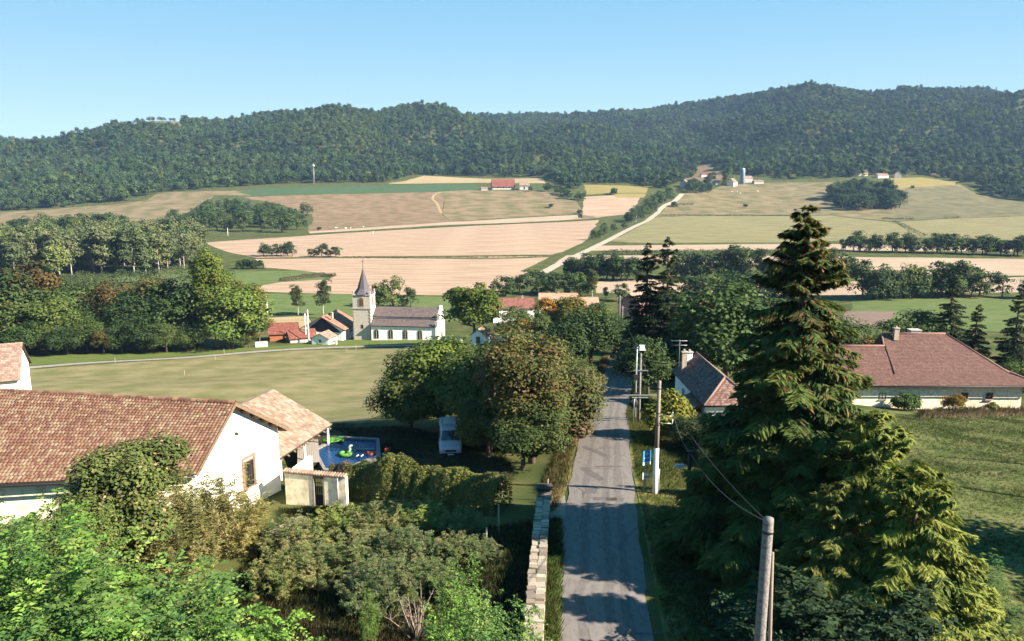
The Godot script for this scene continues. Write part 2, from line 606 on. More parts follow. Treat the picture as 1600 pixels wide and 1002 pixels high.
# ---------- building helpers ----------
# courses of tiles over a slope: a, b the eave's ends, c, d the ridge's above them. Each tile a raised, tilted sheet with a front edge, its own tone
func tile_slope(st: SurfaceTool, a: Vector3, b: Vector3, c: Vector3, d: Vector3, tw: float, th: float, cols: Array, arch := 0.0, sag := 0.0, patches := 0.5) -> void:
	var up := ((d + c) * 0.5 - (a + b) * 0.5)
	var n := (b - a).cross(up).normalized()
	if n.y < 0:
		n = -n
	var rows := maxi(2, int(up.length() / th))
	var nz := FastNoiseLite.new()
	nz.seed = int(a.x * 31 + a.z * 7)
	nz.frequency = 0.22
	for r in rows:
		var v0 := float(r) / rows
		var v1 := float(r + 1) / rows + 0.12 / rows
		var l0 := a.lerp(d, v0)
		var r0 := b.lerp(c, v0)
		var l1 := a.lerp(d, minf(v1, 1.0))
		var r1 := b.lerp(c, minf(v1, 1.0))
		var len := l0.distance_to(r0)
		var cnt := maxi(1, int(round(len / tw)))
		for k in cnt:
			var s0 := clampf((k + (0.5 if r % 2 else 0.0) * 0.0) / cnt, 0, 1)
			var s1 := minf((k + 1.0) / cnt, 1.0) - 0.03 / cnt
			var j := rf(-0.006, 0.012)
			var dip := Vector3(0, -sag * sin(PI * (s0 + s1) * 0.5) * v0, 0)
			var lo := n * (0.05 + j) + dip
			var hi := n * (0.016 + j * 0.5) + dip
			var p0 := l0.lerp(r0, s0)
			var p1 := l0.lerp(r0, s1)
			var p2 := l1.lerp(r1, s1)
			var p3 := l1.lerp(r1, s0)
			var q := nz.get_noise_3d(p0.x * 1.7, p0.y * 1.7, p0.z * 1.7) * 0.5 + 0.5
			var ci := clampi(int((q * patches + rf(0, 1) * (1.0 - patches)) * cols.size()), 0, cols.size() - 1)
			st.set_color((cols[ci] as Color) * rf(0.9, 1.1))
			if arch > 0.0:
				var m0 := (p0 + p1) * 0.5 + n * arch
				var m1 := (p2 + p3) * 0.5 + n * arch
				quad(st, p0 + lo, p3 + hi, m1 + hi, m0 + lo)
				quad(st, m0 + lo, m1 + hi, p2 + hi, p1 + lo)
				quad(st, p0 + dip, p0 + lo, m0 + lo, m0 + dip)
				quad(st, m0 + dip, m0 + lo, p1 + lo, p1 + dip)
			else:
				quad(st, p0 + lo, p3 + hi, p2 + hi, p1 + lo)
				quad(st, p0 + dip, p0 + lo, p1 + lo, p1 + dip)

func slab(st: SurfaceTool, a: Vector3, b: Vector3, c: Vector3, d: Vector3, th: float) -> void:
	var n := (b - a).cross((d + c) * 0.5 - (a + b) * 0.5).normalized()
	if n.y < 0:
		n = -n
	hexa(st, [a - n * th, b - n * th, c - n * th, d - n * th, a, b, c, d])

# walls of a gabled house: x along the ridge, the ground plan centred
func gable_walls(st: SurfaceTool, L: float, W: float, eave: float, ridge: float, off := 0.0, foot := -1.2) -> void:
	var l := L * 0.5
	var w := W * 0.5
	for s in [-1.0, 1.0]:
		quad(st, Vector3(-l * s, foot, w * s), Vector3(-l * s, eave, w * s), Vector3(l * s, eave, w * s), Vector3(l * s, foot, w * s))
		var x: float = l * s
		quad(st, Vector3(x, foot, w * s), Vector3(x, eave, w * s), Vector3(x, eave, -w * s), Vector3(x, foot, -w * s))
		tri(st, Vector3(x, eave, w * s), Vector3(x, ridge, off), Vector3(x, eave, -w * s))

# two slopes with tiles, the boards under them and a row of ridge tiles
func gable_roof(o: Node3D, L: float, W: float, eave: float, ridge: float, cols: Array, tw: float, th: float, over := 0.4, called := "roof", mat: Material = null, arch := 0.0, off := 0.0) -> Node3D:
	var l := L * 0.5 + over * 0.6
	var st := mb()
	var bd := mb()
	for s in [-1.0, 1.0]:
		var w: float = W * 0.5 * s
		var k := (ridge - eave) / absf(w - off)
		var e := Vector3(0, eave - over * k, w + over * s)
		var a := Vector3(-l * s, e.y + 0.1, e.z)
		var b := Vector3(l * s, e.y + 0.1, e.z)
		var c := Vector3(l * s, ridge + 0.1, off)
		var d := Vector3(-l * s, ridge + 0.1, off)
		tile_slope(st, a, b, c, d, tw, th, cols, arch)
		slab(bd, a, b, c, d, 0.1)
	var r := obj(called, st, M["tile"] if mat == null else mat, o)
	obj("boarding", bd, M["wood_dark"], r)
	var rt := mb()
	var n := int(L / 0.45)
	for k in n:
		rt.set_color((cols[rng.randi() % cols.size()] as Color) * rf(0.85, 1.2))
		var x0 := lerpf(-l, l, float(k) / n)
		var x1 := lerpf(-l, l, (k + 1.06) / n)
		for q in 3:
			var g0 := PI * q / 3.0
			var g1 := PI * (q + 1) / 3.0
			var f0 := Vector3(0, sin(g0), cos(g0)) * 0.14
			var f1 := Vector3(0, sin(g1), cos(g1)) * 0.14
			var cc := Vector3(0, ridge + 0.11, off)
			quad(rt, cc + f0 + Vector3(x0, 0, 0), cc + f1 + Vector3(x0, 0, 0), cc + f1 * 0.85 + Vector3(x1, 0, 0), cc + f0 * 0.85 + Vector3(x1, 0, 0))
	obj("ridge_tiles", rt, M["tile"] if mat == null else mat, r).set_meta("kind", "stuff")
	return r

# a window let into a wall: frame, pane and sill; at its centre, facing along n
func window(o: Node3D, c: Vector3, w: float, h: float, n: Vector3, called := "window", shutters := 0, frame_m := "white_paint") -> Node3D:
	var b := Basis(Vector3(0, 1, 0).cross(n).normalized(), Vector3(0, 1, 0), n)
	var st := mb()
	for s in [-1, 1]:
		box(st, c + b * Vector3(s * (w * 0.5), 0, 0.02), Vector3(0.09, h + 0.09, 0.1), b)
		box(st, c + b * Vector3(0, s * h * 0.5, 0.021), Vector3(w - 0.09, 0.09, 0.1), b)
	box(st, c + b * Vector3(0, 0, 0.015), Vector3(0.06, h - 0.09, 0.08), b)
	var f := obj(called, st, M[frame_m], o)
	st = mb()
	box(st, c + b * Vector3(0, 0, -0.02), Vector3(w - 0.02, h - 0.02, 0.06), b)
	obj("pane", st, M["glass_dark"], f)
	st = mb()
	box(st, c + b * Vector3(0, -h * 0.5 - 0.09, 0.06), Vector3(w + 0.3, 0.09, 0.2), b)
	obj("sill", st, M["stone_pale"], f)
	if shutters:
		for s in [-1, 1]:
			st = mb()
			box(st, c + b * Vector3(s * (w * 0.5 + w * 0.27), 0, 0.04), Vector3(w * 0.46, h, 0.05), b)
			obj("shutter", st, M["shutter"], f)
	return f

func door(o: Node3D, c: Vector3, w: float, h: float, n: Vector3, m: Material, called := "door") -> Node3D:
	var b := Basis(Vector3(0, 1, 0).cross(n).normalized(), Vector3(0, 1, 0), n)
	var st := mb()
	box(st, c + b * Vector3(0, 0, 0.0), Vector3(w, h, 0.08), b)
	var d := obj(called, st, m, o)
	st = mb()
	for s in [-1, 1]:
		box(st, c + b * Vector3(s * (w * 0.5 + 0.05), 0, 0.02), Vector3(0.1, h + 0.1, 0.14), b)
	box(st, c + b * Vector3(0, h * 0.5 + 0.05, 0.023), Vector3(w, 0.1, 0.14), b)
	obj("frame", st, M["wood"], d)
	return d

func chimney(o: Node3D, at: Vector3, w: float, h: float, m: Material, pots := 1) -> Node3D:
	var st := mb()
	box(st, at + Vector3(0, h * 0.5, 0), Vector3(w, h, w * 0.8))
	var c := obj("chimney", st, m, o)
	st = mb()
	box(st, at + Vector3(0, h + 0.05, 0), Vector3(w + 0.16, 0.1, w * 0.8 + 0.16))
	for k in pots:
		box(st, at + Vector3((k - (pots - 1) * 0.5) * 0.35, h + 0.22, 0), Vector3(0.2, 0.26, 0.2))
	obj("cap", st, M["stone_pale"], c)
	return c

# a plain house with a gabled tile roof
func house(called: String, label: String, at: Vector2, yaw: float, L: float, W: float, eave: float, ridge: float, wall: Material, cols: Array, opts := {}) -> Node3D:
	var base := ground(at.x, at.y)
	var o := thing(called, label, opts.get("cat", "house"), Vector3(at.x, base + opts.get("up", 0.0), at.y), yaw, opts.get("group", ""))
	rng.seed = hash(label)
	var st := mb()
	gable_walls(st, L, W, eave, ridge)
	obj("wall", st, wall, o)
	var t: float = opts.get("tile", 0.6)
	gable_roof(o, L, W, eave, ridge, cols, t, t, opts.get("over", 0.4))
	for w in opts.get("windows", []):   # [side, along, height, width, tall, shutters]
		var n: Vector3 = [Vector3(0, 0, 1), Vector3(1, 0, 0), Vector3(0, 0, -1), Vector3(-1, 0, 0)][w[0]]
		var c: Vector3 = n * ((W if w[0] % 2 == 0 else L) * 0.5) + Vector3(0, w[2], 0) + Vector3(0, 1, 0).cross(n) * w[1]
		if w.size() > 6:
			door(o, c, w[3], w[4], n, M["shutter"])
		else:
			window(o, c, w[3], w[4], n, "window", w[5])
	for c in opts.get("chimneys", []):
		chimney(o, Vector3(c[0], ridge - 0.5, c[1]), c[2], c[3], M["render_warm"])
	return o

# a post set in the ground
func post(st: SurfaceTool, p: Vector2, h: float, r0: float, r1: float, lean := Vector2.ZERO, n := 8) -> void:
	var a := gv(p, -0.4)
	tube(st, [a, a + Vector3(lean.x, h + 0.4, lean.y)], r0, r1, n)

func wire(called: String, label: String, a: Vector3, b: Vector3, sag: float, r := 0.012, parent: Node = self) -> void:
	var pts := []
	for i in 13:
		var t := i / 12.0
		pts.append(a.lerp(b, t) - Vector3(0, sag * 4.0 * t * (1.0 - t), 0))
	var st := mb()
	tube(st, pts, r, r, 4)
	var o := obj(called, st, M["cable"], parent)
	if parent == self:
		tag(o, label, "cable")

# ---------- the place ----------
func _ready() -> void:
	rng.seed = 11
	build_camera_and_light()
	build_materials()
	build_grid()
	build_land()
	build_plant_kinds()
	build_forest()
	build_far_farms()
	build_valley_trees()
	build_church()
	build_village()
	build_left_farm()
	build_right_side()
	build_road_things()
	build_near_plants()
	build_undergrowth()

func build_camera_and_light() -> void:
	var cam := Camera3D.new()
	cam.name = "camera"
	cam.fov = 44.92
	cam.near = 0.5
	cam.far = 9000.0
	cam.position = Vector3(0, CAMY, 0)
	cam.rotation_degrees.x = -10.79
	add_child(cam)
	cam.current = true
	var sky := ProceduralSkyMaterial.new()
	sky.sky_top_color = Color(0.243, 0.582, 0.777)
	sky.sky_horizon_color = Color(0.74, 0.84, 0.855)
	sky.sky_curve = 0.115
	sky.sky_energy_multiplier = 0.6
	sky.ground_bottom_color = Color(0.2, 0.22, 0.15)
	sky.ground_horizon_color = Color(0.45, 0.5, 0.45)
	sky.sun_angle_max = 8.0
	var e := Environment.new()
	e.background_mode = Environment.BG_SKY
	e.sky = Sky.new()
	e.sky.sky_material = sky
	e.tonemap_mode = Environment.TONE_MAPPER_LINEAR
	e.tonemap_exposure = 4.6
	e.sdfgi_enabled = true
	e.ssao_enabled = true
	e.ssil_enabled = true
	e.fog_enabled = true
	e.fog_density = 0.000055
	e.fog_light_color = Color(0.62, 0.76, 0.95)
	var we := WorldEnvironment.new()
	we.name = "world_environment"
	we.environment = e
	add_child(we)
	var sun := DirectionalLight3D.new()
	sun.name = "sun"
	sun.light_energy = 1.6
	sun.light_color = Color(1.0, 0.95, 0.86)
	sun.light_angular_distance = 0.5
	sun.shadow_enabled = true
	add_child(sun)
	var el := deg_to_rad(33.0)
	var towards := Vector3(-0.94 * cos(el), -sin(el), -0.342 * cos(el))
	sun.look_at_from_position(Vector3.ZERO, towards, Vector3.UP)

func build_materials() -> void:
	M["fine"] = noise_tex(5, 0.045, [Color(0.68, 0.68, 0.66), Color(0.93, 0.93, 0.92), Color(1, 1, 1)], 512, 5)
	var g := func(a: Array) -> Array:
		var out := []
		for c in a:
			out.append(lin(c[0], c[1], c[2]))
		return out
	var gg := func(a: Array) -> Array:
		var out := []
		for c in a:
			out.append(lin(c[0] * 0.6, c[1] * 0.6, c[2] * 0.6))
		return out
	M["grass_base"] = ground_mat(1, gg.call([[0.062, 0.094, 0.031], [0.106, 0.125, 0.044], [0.163, 0.156, 0.062]]), 40, 40)
	M["forest_floor"] = ground_mat(2, gg.call([[0.02, 0.03, 0.012], [0.035, 0.045, 0.02]]), 40, 40)
	M["stubble"] = ground_mat(3, gg.call([[0.42, 0.29, 0.215], [0.52, 0.37, 0.275], [0.60, 0.435, 0.325]]), 260, 40, 9.0)
	M["stubble_pale"] = ground_mat(4, gg.call([[0.47, 0.35, 0.265], [0.58, 0.45, 0.34]]), 260, 40, 9.0)
	M["straw"] = ground_mat(6, gg.call([[0.42, 0.32, 0.18], [0.52, 0.41, 0.25]]), 200, 40, 9.0)
	M["slope_brown"] = ground_mat(7, gg.call([[0.20, 0.155, 0.085], [0.28, 0.195, 0.125], [0.34, 0.235, 0.16]]), 120, 80, 8.0)
	M["slope_tan"] = ground_mat(8, gg.call([[0.16, 0.155, 0.07], [0.27, 0.21, 0.125], [0.35, 0.26, 0.17]]), 150, 110, 8.0)
	M["crop_green"] = ground_mat(9, gg.call([[0.075, 0.13, 0.065], [0.10, 0.16, 0.085]]), 120, 30, 9.0)
	M["maize"] = ground_mat(10, gg.call([[0.21, 0.20, 0.10], [0.29, 0.26, 0.135], [0.35, 0.305, 0.17]]), 220, 50, 9.0)
	M["yellow_field"] = ground_mat(12, gg.call([[0.30, 0.25, 0.09], [0.40, 0.32, 0.13]]), 150, 40, 9.0)
	M["pasture"] = ground_mat(13, gg.call([[0.15, 0.145, 0.07], [0.25, 0.205, 0.115], [0.33, 0.26, 0.16]]), 150, 100, 8.0)
	M["pasture_grey"] = ground_mat(14, gg.call([[0.14, 0.145, 0.08], [0.20, 0.18, 0.105], [0.25, 0.21, 0.125]]), 150, 100, 8.0)
	M["meadow_green"] = ground_mat(15, gg.call([[0.12, 0.175, 0.055], [0.155, 0.205, 0.075], [0.18, 0.215, 0.09]]), 70, 30, 6.0)
	M["meadow"] = ground_mat(16, gg.call([[0.195, 0.195, 0.085], [0.245, 0.228, 0.11], [0.285, 0.255, 0.135], [0.34, 0.285, 0.165]]), 48, 36, 1.3, 0.02)
	M["meadow_edge"] = ground_mat(17, gg.call([[0.13, 0.182, 0.046], [0.182, 0.215, 0.065]]), 30, 12, 1.4)
	M["mauve"] = ground_mat(18, gg.call([[0.25, 0.18, 0.155], [0.31, 0.225, 0.19]]), 60, 20, 4.0)
	M["lawn"] = ground_mat(19, gg.call([[0.115, 0.16, 0.05], [0.16, 0.19, 0.068], [0.23, 0.225, 0.10]]), 26, 22, 1.1, 0.018)
	M["verge"] = ground_mat(20, gg.call([[0.12, 0.18, 0.042], [0.204, 0.216, 0.072], [0.324, 0.264, 0.12]]), 14, 9, 0.9)
	M["dry_bank"] = ground_mat(21, gg.call([[0.13, 0.15, 0.04], [0.27, 0.21, 0.09], [0.38, 0.29, 0.15]]), 9, 6, 0.8)
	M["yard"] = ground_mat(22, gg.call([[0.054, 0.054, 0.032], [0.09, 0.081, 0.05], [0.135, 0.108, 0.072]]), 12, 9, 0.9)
	M["soil"] = ground_mat(23, gg.call([[0.05, 0.055, 0.02], [0.14, 0.1, 0.055], [0.24, 0.18, 0.1]]), 7, 6, 0.9)
	M["asphalt"] = ground_mat(24, gg.call([[0.23, 0.205, 0.20], [0.27, 0.24, 0.235], [0.295, 0.262, 0.258], [0.265, 0.235, 0.23]]), 3.5, 9, 0.35, 0.03)
	M["asphalt_patch"] = ground_mat(25, gg.call([[0.165, 0.147, 0.147], [0.20, 0.18, 0.18]]), 4, 4, 0.5)
	M["asphalt_track"] = ground_mat(28, gg.call([[0.19, 0.168, 0.165], [0.225, 0.2, 0.197], [0.25, 0.222, 0.218]]), 2.0, 7, 0.3, 0.03)
	M["lane"] = ground_mat(26, gg.call([[0.36, 0.32, 0.29], [0.46, 0.42, 0.38]]), 12, 8, 1.0)
	M["track"] = ground_mat(27, gg.call([[0.50, 0.43, 0.36], [0.60, 0.53, 0.46]]), 20, 20, 3.0)
	M["white_wall"] = wall_mat(30, g.call([[0.66, 0.64, 0.59], [0.78, 0.77, 0.73], [0.82, 0.81, 0.78]]))
	M["cream_wall"] = wall_mat(31, g.call([[0.60, 0.50, 0.34], [0.76, 0.68, 0.50], [0.80, 0.73, 0.56]]))
	M["ochre_wall"] = wall_mat(32, g.call([[0.55, 0.42, 0.28], [0.68, 0.55, 0.40], [0.72, 0.62, 0.48]]))
	M["stone_pale"] = wall_mat(33, gg.call([[0.46, 0.41, 0.35], [0.60, 0.55, 0.48]]), 2.0)
	M["tower_stone"] = wall_mat(34, gg.call([[0.52, 0.46, 0.38], [0.66, 0.6, 0.52], [0.72, 0.67, 0.6]]), 3.0)
	M["orange_wall"] = wall_mat(35, gg.call([[0.36, 0.14, 0.075], [0.42, 0.17, 0.095]]))
	M["render_warm"] = wall_mat(36, gg.call([[0.5, 0.38, 0.3], [0.62, 0.5, 0.4]]), 2.0)
	M["grey_wall"] = wall_mat(37, gg.call([[0.34, 0.33, 0.34], [0.46, 0.45, 0.46]]))
	M["slate"] = wall_mat(38, gg.call([[0.10, 0.09, 0.105], [0.17, 0.15, 0.17]]), 2.5, 0.6)
	M["church_roof"] = vcol_mat(0.8)
	M["church_roof"].albedo_color = lin(0.7, 0.7, 0.7)
	M["tile"] = vcol_mat(0.85)
	M["tile"].albedo_color = lin(0.62, 0.62, 0.62)
	M["stone"] = vcol_mat(0.95)
	M["stone"].albedo_color = lin(0.44, 0.42, 0.39)
	M["stone"].heightmap_enabled = true
	M["stone"].heightmap_texture = M["fine"]
	M["stone"].uv1_triplanar = true
	M["stone"].heightmap_scale = 3.0
	M["wood"] = wall_mat(40, gg.call([[0.16, 0.105, 0.07], [0.26, 0.185, 0.13]]), 1.0, 0.5)
	M["wood_dark"] = plain(0.07, 0.05, 0.04)
	M["wood_grey"] = wall_mat(41, gg.call([[0.30, 0.265, 0.23], [0.44, 0.40, 0.36]]), 0.7, 0.5)
	M["shutter"] = plain(0.24, 0.10, 0.055, 0.6)
	M["white_paint"] = plain(0.78, 0.78, 0.76, 0.5)
	M["glass_dark"] = plain(0.02, 0.023, 0.03, 0.12)
	M["glass_dark"].metallic_specular = 0.6
	M["iron"] = plain(0.05, 0.05, 0.055, 0.5, 0.6)
	M["galvanised"] = plain(0.42, 0.43, 0.44, 0.45, 0.5)
	M["zinc"] = plain(0.50, 0.48, 0.52, 0.4, 0.5)
	M["cable"] = plain(0.06, 0.06, 0.06, 0.6)
	M["concrete"] = wall_mat(42, gg.call([[0.17, 0.15, 0.15], [0.28, 0.25, 0.245], [0.36, 0.33, 0.32]]), 0.8, 1.0)
	M["pole_wood"] = wall_mat(43, gg.call([[0.26, 0.20, 0.165], [0.40, 0.33, 0.29]]), 0.6, 0.8)
	M["white_lime"] = wall_mat(44, g.call([[0.68, 0.66, 0.62], [0.80, 0.79, 0.76]]), 0.8, 0.6)
	M["pole_dark"] = plain(0.035, 0.032, 0.04, 0.8)
	M["sign_blue"] = plain(0.05, 0.30, 0.68, 0.4)
	M["sign_white"] = plain(0.80, 0.82, 0.84, 0.4)
	M["black_print"] = plain(0.03, 0.03, 0.035, 0.5)
	M["van_paint"] = plain(0.46, 0.50, 0.56, 0.25)
	M["van_paint"].clearcoat_enabled = true
	M["van_paint"].clearcoat = 0.6
	M["tyre"] = plain(0.03, 0.03, 0.03, 0.9)
	M["black_plastic"] = plain(0.03, 0.032, 0.036, 0.5)
	M["lamp_glass"] = plain(0.7, 0.73, 0.76, 0.15)
	M["toy_green"] = plain(0.11, 0.30, 0.04, 0.45)
	M["toy_pale"] = plain(0.4, 0.5, 0.34, 0.45)
	M["toy_red"] = plain(0.38, 0.08, 0.06, 0.5)
	M["liner"] = plain(0.05, 0.17, 0.42, 0.5)
	var water := plain(0.012, 0.05, 0.14, 0.06)
	water.metallic_specular = 0.15
	water.normal_enabled = true
	var wn := noise_tex(50, 0.03, [Color.BLACK, Color.WHITE], 256, 3)
	wn.color_ramp = null
	wn.as_normal_map = true
	wn.bump_strength = 2.0
	water.normal_texture = wn
	water.uv1_triplanar = true
	water.uv1_scale = Vector3.ONE * 0.5
	M["water"] = water
	M["pink_wall"] = wall_mat(48, gg.call([[0.42, 0.2, 0.16], [0.55, 0.3, 0.25]]))
	M["barn_wall"] = wall_mat(49, g.call([[0.62, 0.60, 0.54], [0.78, 0.77, 0.74], [0.83, 0.82, 0.80]]), 6.0)
	M["brick_trim"] = wall_mat(52, gg.call([[0.32, 0.15, 0.10], [0.46, 0.25, 0.18]]), 0.8)
	M["silo"] = plain(0.22, 0.31, 0.40, 0.5)
	M["far_wall"] = wall_mat(53, g.call([[0.34, 0.31, 0.27], [0.46, 0.43, 0.38]]))
	M["hide"] = plain(0.78, 0.74, 0.66, 0.9)
	M["bark"] = wall_mat(45, gg.call([[0.09, 0.07, 0.05], [0.18, 0.14, 0.11]]), 1.2, 2.0)
	M["bark_pale"] = wall_mat(46, gg.call([[0.34, 0.31, 0.27], [0.56, 0.53, 0.47]]), 2.0, 1.0)
	M["dead_wood"] = wall_mat(47, gg.call([[0.20, 0.155, 0.13], [0.36, 0.29, 0.26]]), 0.5, 0.6)
	M["tree_far"] = vcol_mat(0.9, 0.25)
	M["tree_far"].albedo_color = lin(0.58, 0.66, 0.60)
	var tints := []
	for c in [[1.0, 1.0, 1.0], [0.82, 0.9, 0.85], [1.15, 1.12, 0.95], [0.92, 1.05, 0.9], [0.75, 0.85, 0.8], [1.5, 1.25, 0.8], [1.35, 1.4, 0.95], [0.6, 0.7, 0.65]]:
		var m := vcol_mat(0.7, 0.45)
		m.albedo_color = Color(c[0] * 0.56, c[1] * 0.56, c[2] * 0.56).linear_to_srgb()
		tints.append(m)
	M["leaf"] = tints

func build_land() -> void:
	ground_sheet("ground", M["grass_base"])
	# valley floor and terraces
	field("stubble_field", [Vector2(-109.46, -328.11), Vector2(-112.79, -347.30), Vector2(-107.16, -357.74), Vector2(-87.79, -366.56), Vector2(-86.94, -380.55), Vector2(-109.78, -400.94), Vector2(-141.27, -417.69), Vector2(-150.81, -455.67), Vector2(-91.85, -462.66), Vector2(24.28, -473.56), Vector2(16.49, -432.73), Vector2(-6.02, -328.31), Vector2(-15.30, -315.97), Vector2(-42.60, -318.99), Vector2(-80.82, -322.88)], 0.06, M["stubble"], 1.2)
	field("stubble_field", [Vector2(-223.21, -566.63), Vector2(-157.42, -637.91), Vector2(-60.64, -738.66), Vector2(91.36, -819.52), Vector2(55.21, -582.79), Vector2(35.88, -505.24), Vector2(24.65, -481.11), Vector2(-93.25, -469.87), Vector2(-153.08, -462.66), Vector2(-187.75, -505.24)], 0.06, M["stubble"], 1.4)
	field("stubble_strip", [Vector2(-175.94, -673.09), Vector2(-66.12, -806.30), Vector2(76.71, -867.56), Vector2(94.82, -838.67), Vector2(-62.51, -761.74), Vector2(-169.31, -651.54)], 0.06, M["stubble_pale"], 1.2)
	field("brown_slope", [Vector2(-335.32, -979.53), Vector2(-98.63, -1009.34), Vector2(-82.51, -963.40), Vector2(-79.79, -886.60), Vector2(-65.41, -813.98), Vector2(-175.94, -673.09), Vector2(-224.01, -877.13)], 0.06, M["slope_brown"], 2.0)
	field("tan_slope", [Vector2(-98.63, -1009.34), Vector2(-48.83, -1034.39), Vector2(41.87, -1028.84), Vector2(78.01, -956.09), Vector2(80.48, -877.97), Vector2(-65.41, -813.98), Vector2(-79.79, -886.60), Vector2(-82.51, -963.40)], 0.06, M["slope_tan"], 2.0)
	field("pale_pasture", [Vector2(-612.72, -936.09), Vector2(-519.36, -963.24), Vector2(-458.75, -983.08), Vector2(-456.58, -1034.64), Vector2(-334.67, -1015.21), Vector2(-327.75, -985.87), Vector2(-376.30, -993.16), Vector2(-374.50, -939.66), Vector2(-367.97, -844.07), Vector2(-396.47, -805.76), Vector2(-484.76, -738.11), Vector2(-537.28, -688.26), Vector2(-692.14, -889.64)], 0.06, M["slope_tan"], 2.0)
	field("green_crop", [Vector2(-349.90, -1003.92), Vector2(-316.74, -1052.59), Vector2(-176.99, -1088.53), Vector2(-49.56, -1108.66), Vector2(-44.51, -1052.19), Vector2(-101.90, -1009.18), Vector2(-320.54, -983.40)], 0.08, M["crop_green"], 1.5)
	field("straw_field", [Vector2(-175.04, -1110.17), Vector2(-139.76, -1248.33), Vector2(49.31, -1215.25), Vector2(47.37, -1121.18), Vector2(-50.23, -1124.03), Vector2(-125.02, -1114.78)], 0.1, M["straw"], 1.5)
	field("yellow_field", [Vector2(100.40, -1102.80), Vector2(189.69, -1090.15), Vector2(172.50, -1008.58), Vector2(124.39, -1004.80), Vector2(94.14, -996.19)], 0.08, M["yellow_field"], 1.5)
	field("stubble_plot", [Vector2(89.81, -983.80), Vector2(166.71, -1003.22), Vector2(133.78, -878.79), Vector2(72.70, -821.18)], 0.06, M["stubble"], 1.3)
	field("stubble_plot", [Vector2(126.30, -1000.32), Vector2(171.74, -1003.95), Vector2(164.98, -982.42), Vector2(131.78, -979.73)], 0.12, M["yellow_field"], 1.0)
	field("maize_field", [Vector2(71.34, -577.27), Vector2(101.86, -669.83), Vector2(152.46, -838.22), Vector2(197.54, -861.48), Vector2(323.66, -878.25), Vector2(363.72, -888.40), Vector2(387.91, -788.24), Vector2(318.24, -611.77), Vector2(211.06, -566.60), Vector2(92.54, -561.36)], 0.06, M["maize"], 1.4)
	field("maize_field", [Vector2(394.01, -798.11), Vector2(473.64, -850.00), Vector2(581.05, -886.88), Vector2(742.08, -906.56), Vector2(480.08, -582.80), Vector2(384.06, -582.80), Vector2(319.25, -611.76)], 0.06, M["maize"], 1.4)
	field("upland_pasture", [Vector2(179.54, -915.13), Vector2(214.57, -1005.10), Vector2(310.69, -1124.21), Vector2(372.19, -1145.26), Vector2(467.32, -1150.73), Vector2(528.21, -1082.24), Vector2(635.89, -1117.42), Vector2(629.63, -1058.85), Vector2(654.16, -1001.54), Vector2(764.13, -984.58), Vector2(709.73, -912.81), Vector2(585.57, -893.93), Vector2(479.43, -860.53), Vector2(397.60, -808.18), Vector2(366.25, -894.71), Vector2(199.03, -868.09), Vector2(155.02, -844.78)], 0.05, M["pasture"], 2.0)
	field("grey_pasture", [Vector2(529.89, -1071.07), Vector2(625.17, -1106.14), Vector2(626.92, -1054.13), Vector2(651.00, -996.56), Vector2(751.82, -978.88), Vector2(706.77, -918.82), Vector2(589.78, -900.50), Vector2(485.17, -870.96), Vector2(410.96, -828.70), Vector2(474.94, -977.69)], 0.1, M["pasture_grey"], 2.0)
	field("yellow_field", [Vector2(562.56, -1185.23), Vector2(621.80, -1197.64), Vector2(661.19, -1163.28), Vector2(626.54, -1113.62), Vector2(530.01, -1082.31)], 0.1, M["yellow_field"], 1.5)
	field("hill_clearing", [Vector2(260.66, -1180.00), Vector2(315.64, -1185.00), Vector2(351.45, -1290.00), Vector2(356.17, -1420.00), Vector2(333.35, -1420.00), Vector2(282.72, -1290.00)], 0.1, M["slope_brown"], 2.0)
	field("stubble_strip", [Vector2(61.62, -541.36), Vector2(206.35, -556.24), Vector2(290.22, -541.36), Vector2(431.36, -522.69), Vector2(410.48, -496.93), Vector2(250.33, -505.24), Vector2(168.26, -509.49), Vector2(47.98, -505.24)], 0.06, M["stubble_pale"], 1.2)
	field("stubble_field", [Vector2(33.14, -477.30), Vector2(156.62, -473.56), Vector2(301.63, -455.67), Vector2(371.53, -448.87), Vector2(313.20, -376.93), Vector2(252.28, -379.59), Vector2(168.07, -374.51), Vector2(141.39, -426.59), Vector2(24.55, -435.87)], 0.06, M["stubble_pale"], 1.2)
	field("stubble_field", [Vector2(38.54, -356.33), Vector2(80.03, -370.28), Vector2(159.16, -354.22), Vector2(247.13, -371.66), Vector2(308.91, -371.66), Vector2(262.03, -314.08), Vector2(209.63, -314.08), Vector2(136.21, -307.85), Vector2(53.41, -320.09), Vector2(35.12, -318.82)], 0.06, M["stubble_pale"], 1.2)
	field("green_meadow", [Vector2(-154.34, -395.64), Vector2(-109.78, -400.94), Vector2(-88.52, -380.55), Vector2(-88.40, -366.56), Vector2(-107.16, -357.74), Vector2(-114.24, -347.30), Vector2(-129.31, -329.94)], 0.05, M["meadow_green"], 1.0)
	field("green_meadow", [Vector2(-113.71, -324.52), Vector2(-63.99, -319.42), Vector2(-42.16, -315.56), Vector2(-15.58, -310.83), Vector2(-12.65, -250.90), Vector2(-34.92, -259.87), Vector2(-52.55, -260.71), Vector2(-92.09, -274.57)], 0.05, M["meadow_green"], 1.0)
	field("green_meadow", [Vector2(-194.80, -378.13), Vector2(-161.08, -387.95), Vector2(-145.43, -349.34), Vector2(-179.31, -347.30)], 0.09, M["meadow_green"], 1.0)
	field("green_meadow", [Vector2(132.11, -298.34), Vector2(189.22, -298.05), Vector2(252.16, -301.96), Vector2(201.42, -239.85), Vector2(135.61, -211.80), Vector2(104.13, -233.76)], 0.05, M["meadow_green"], 1.0)
	field("mauve_field", [Vector2(114.27, -261.15), Vector2(129.79, -257.16), Vector2(114.40, -229.84), Vector2(98.01, -223.16)], 0.1, M["mauve"], 0.8)
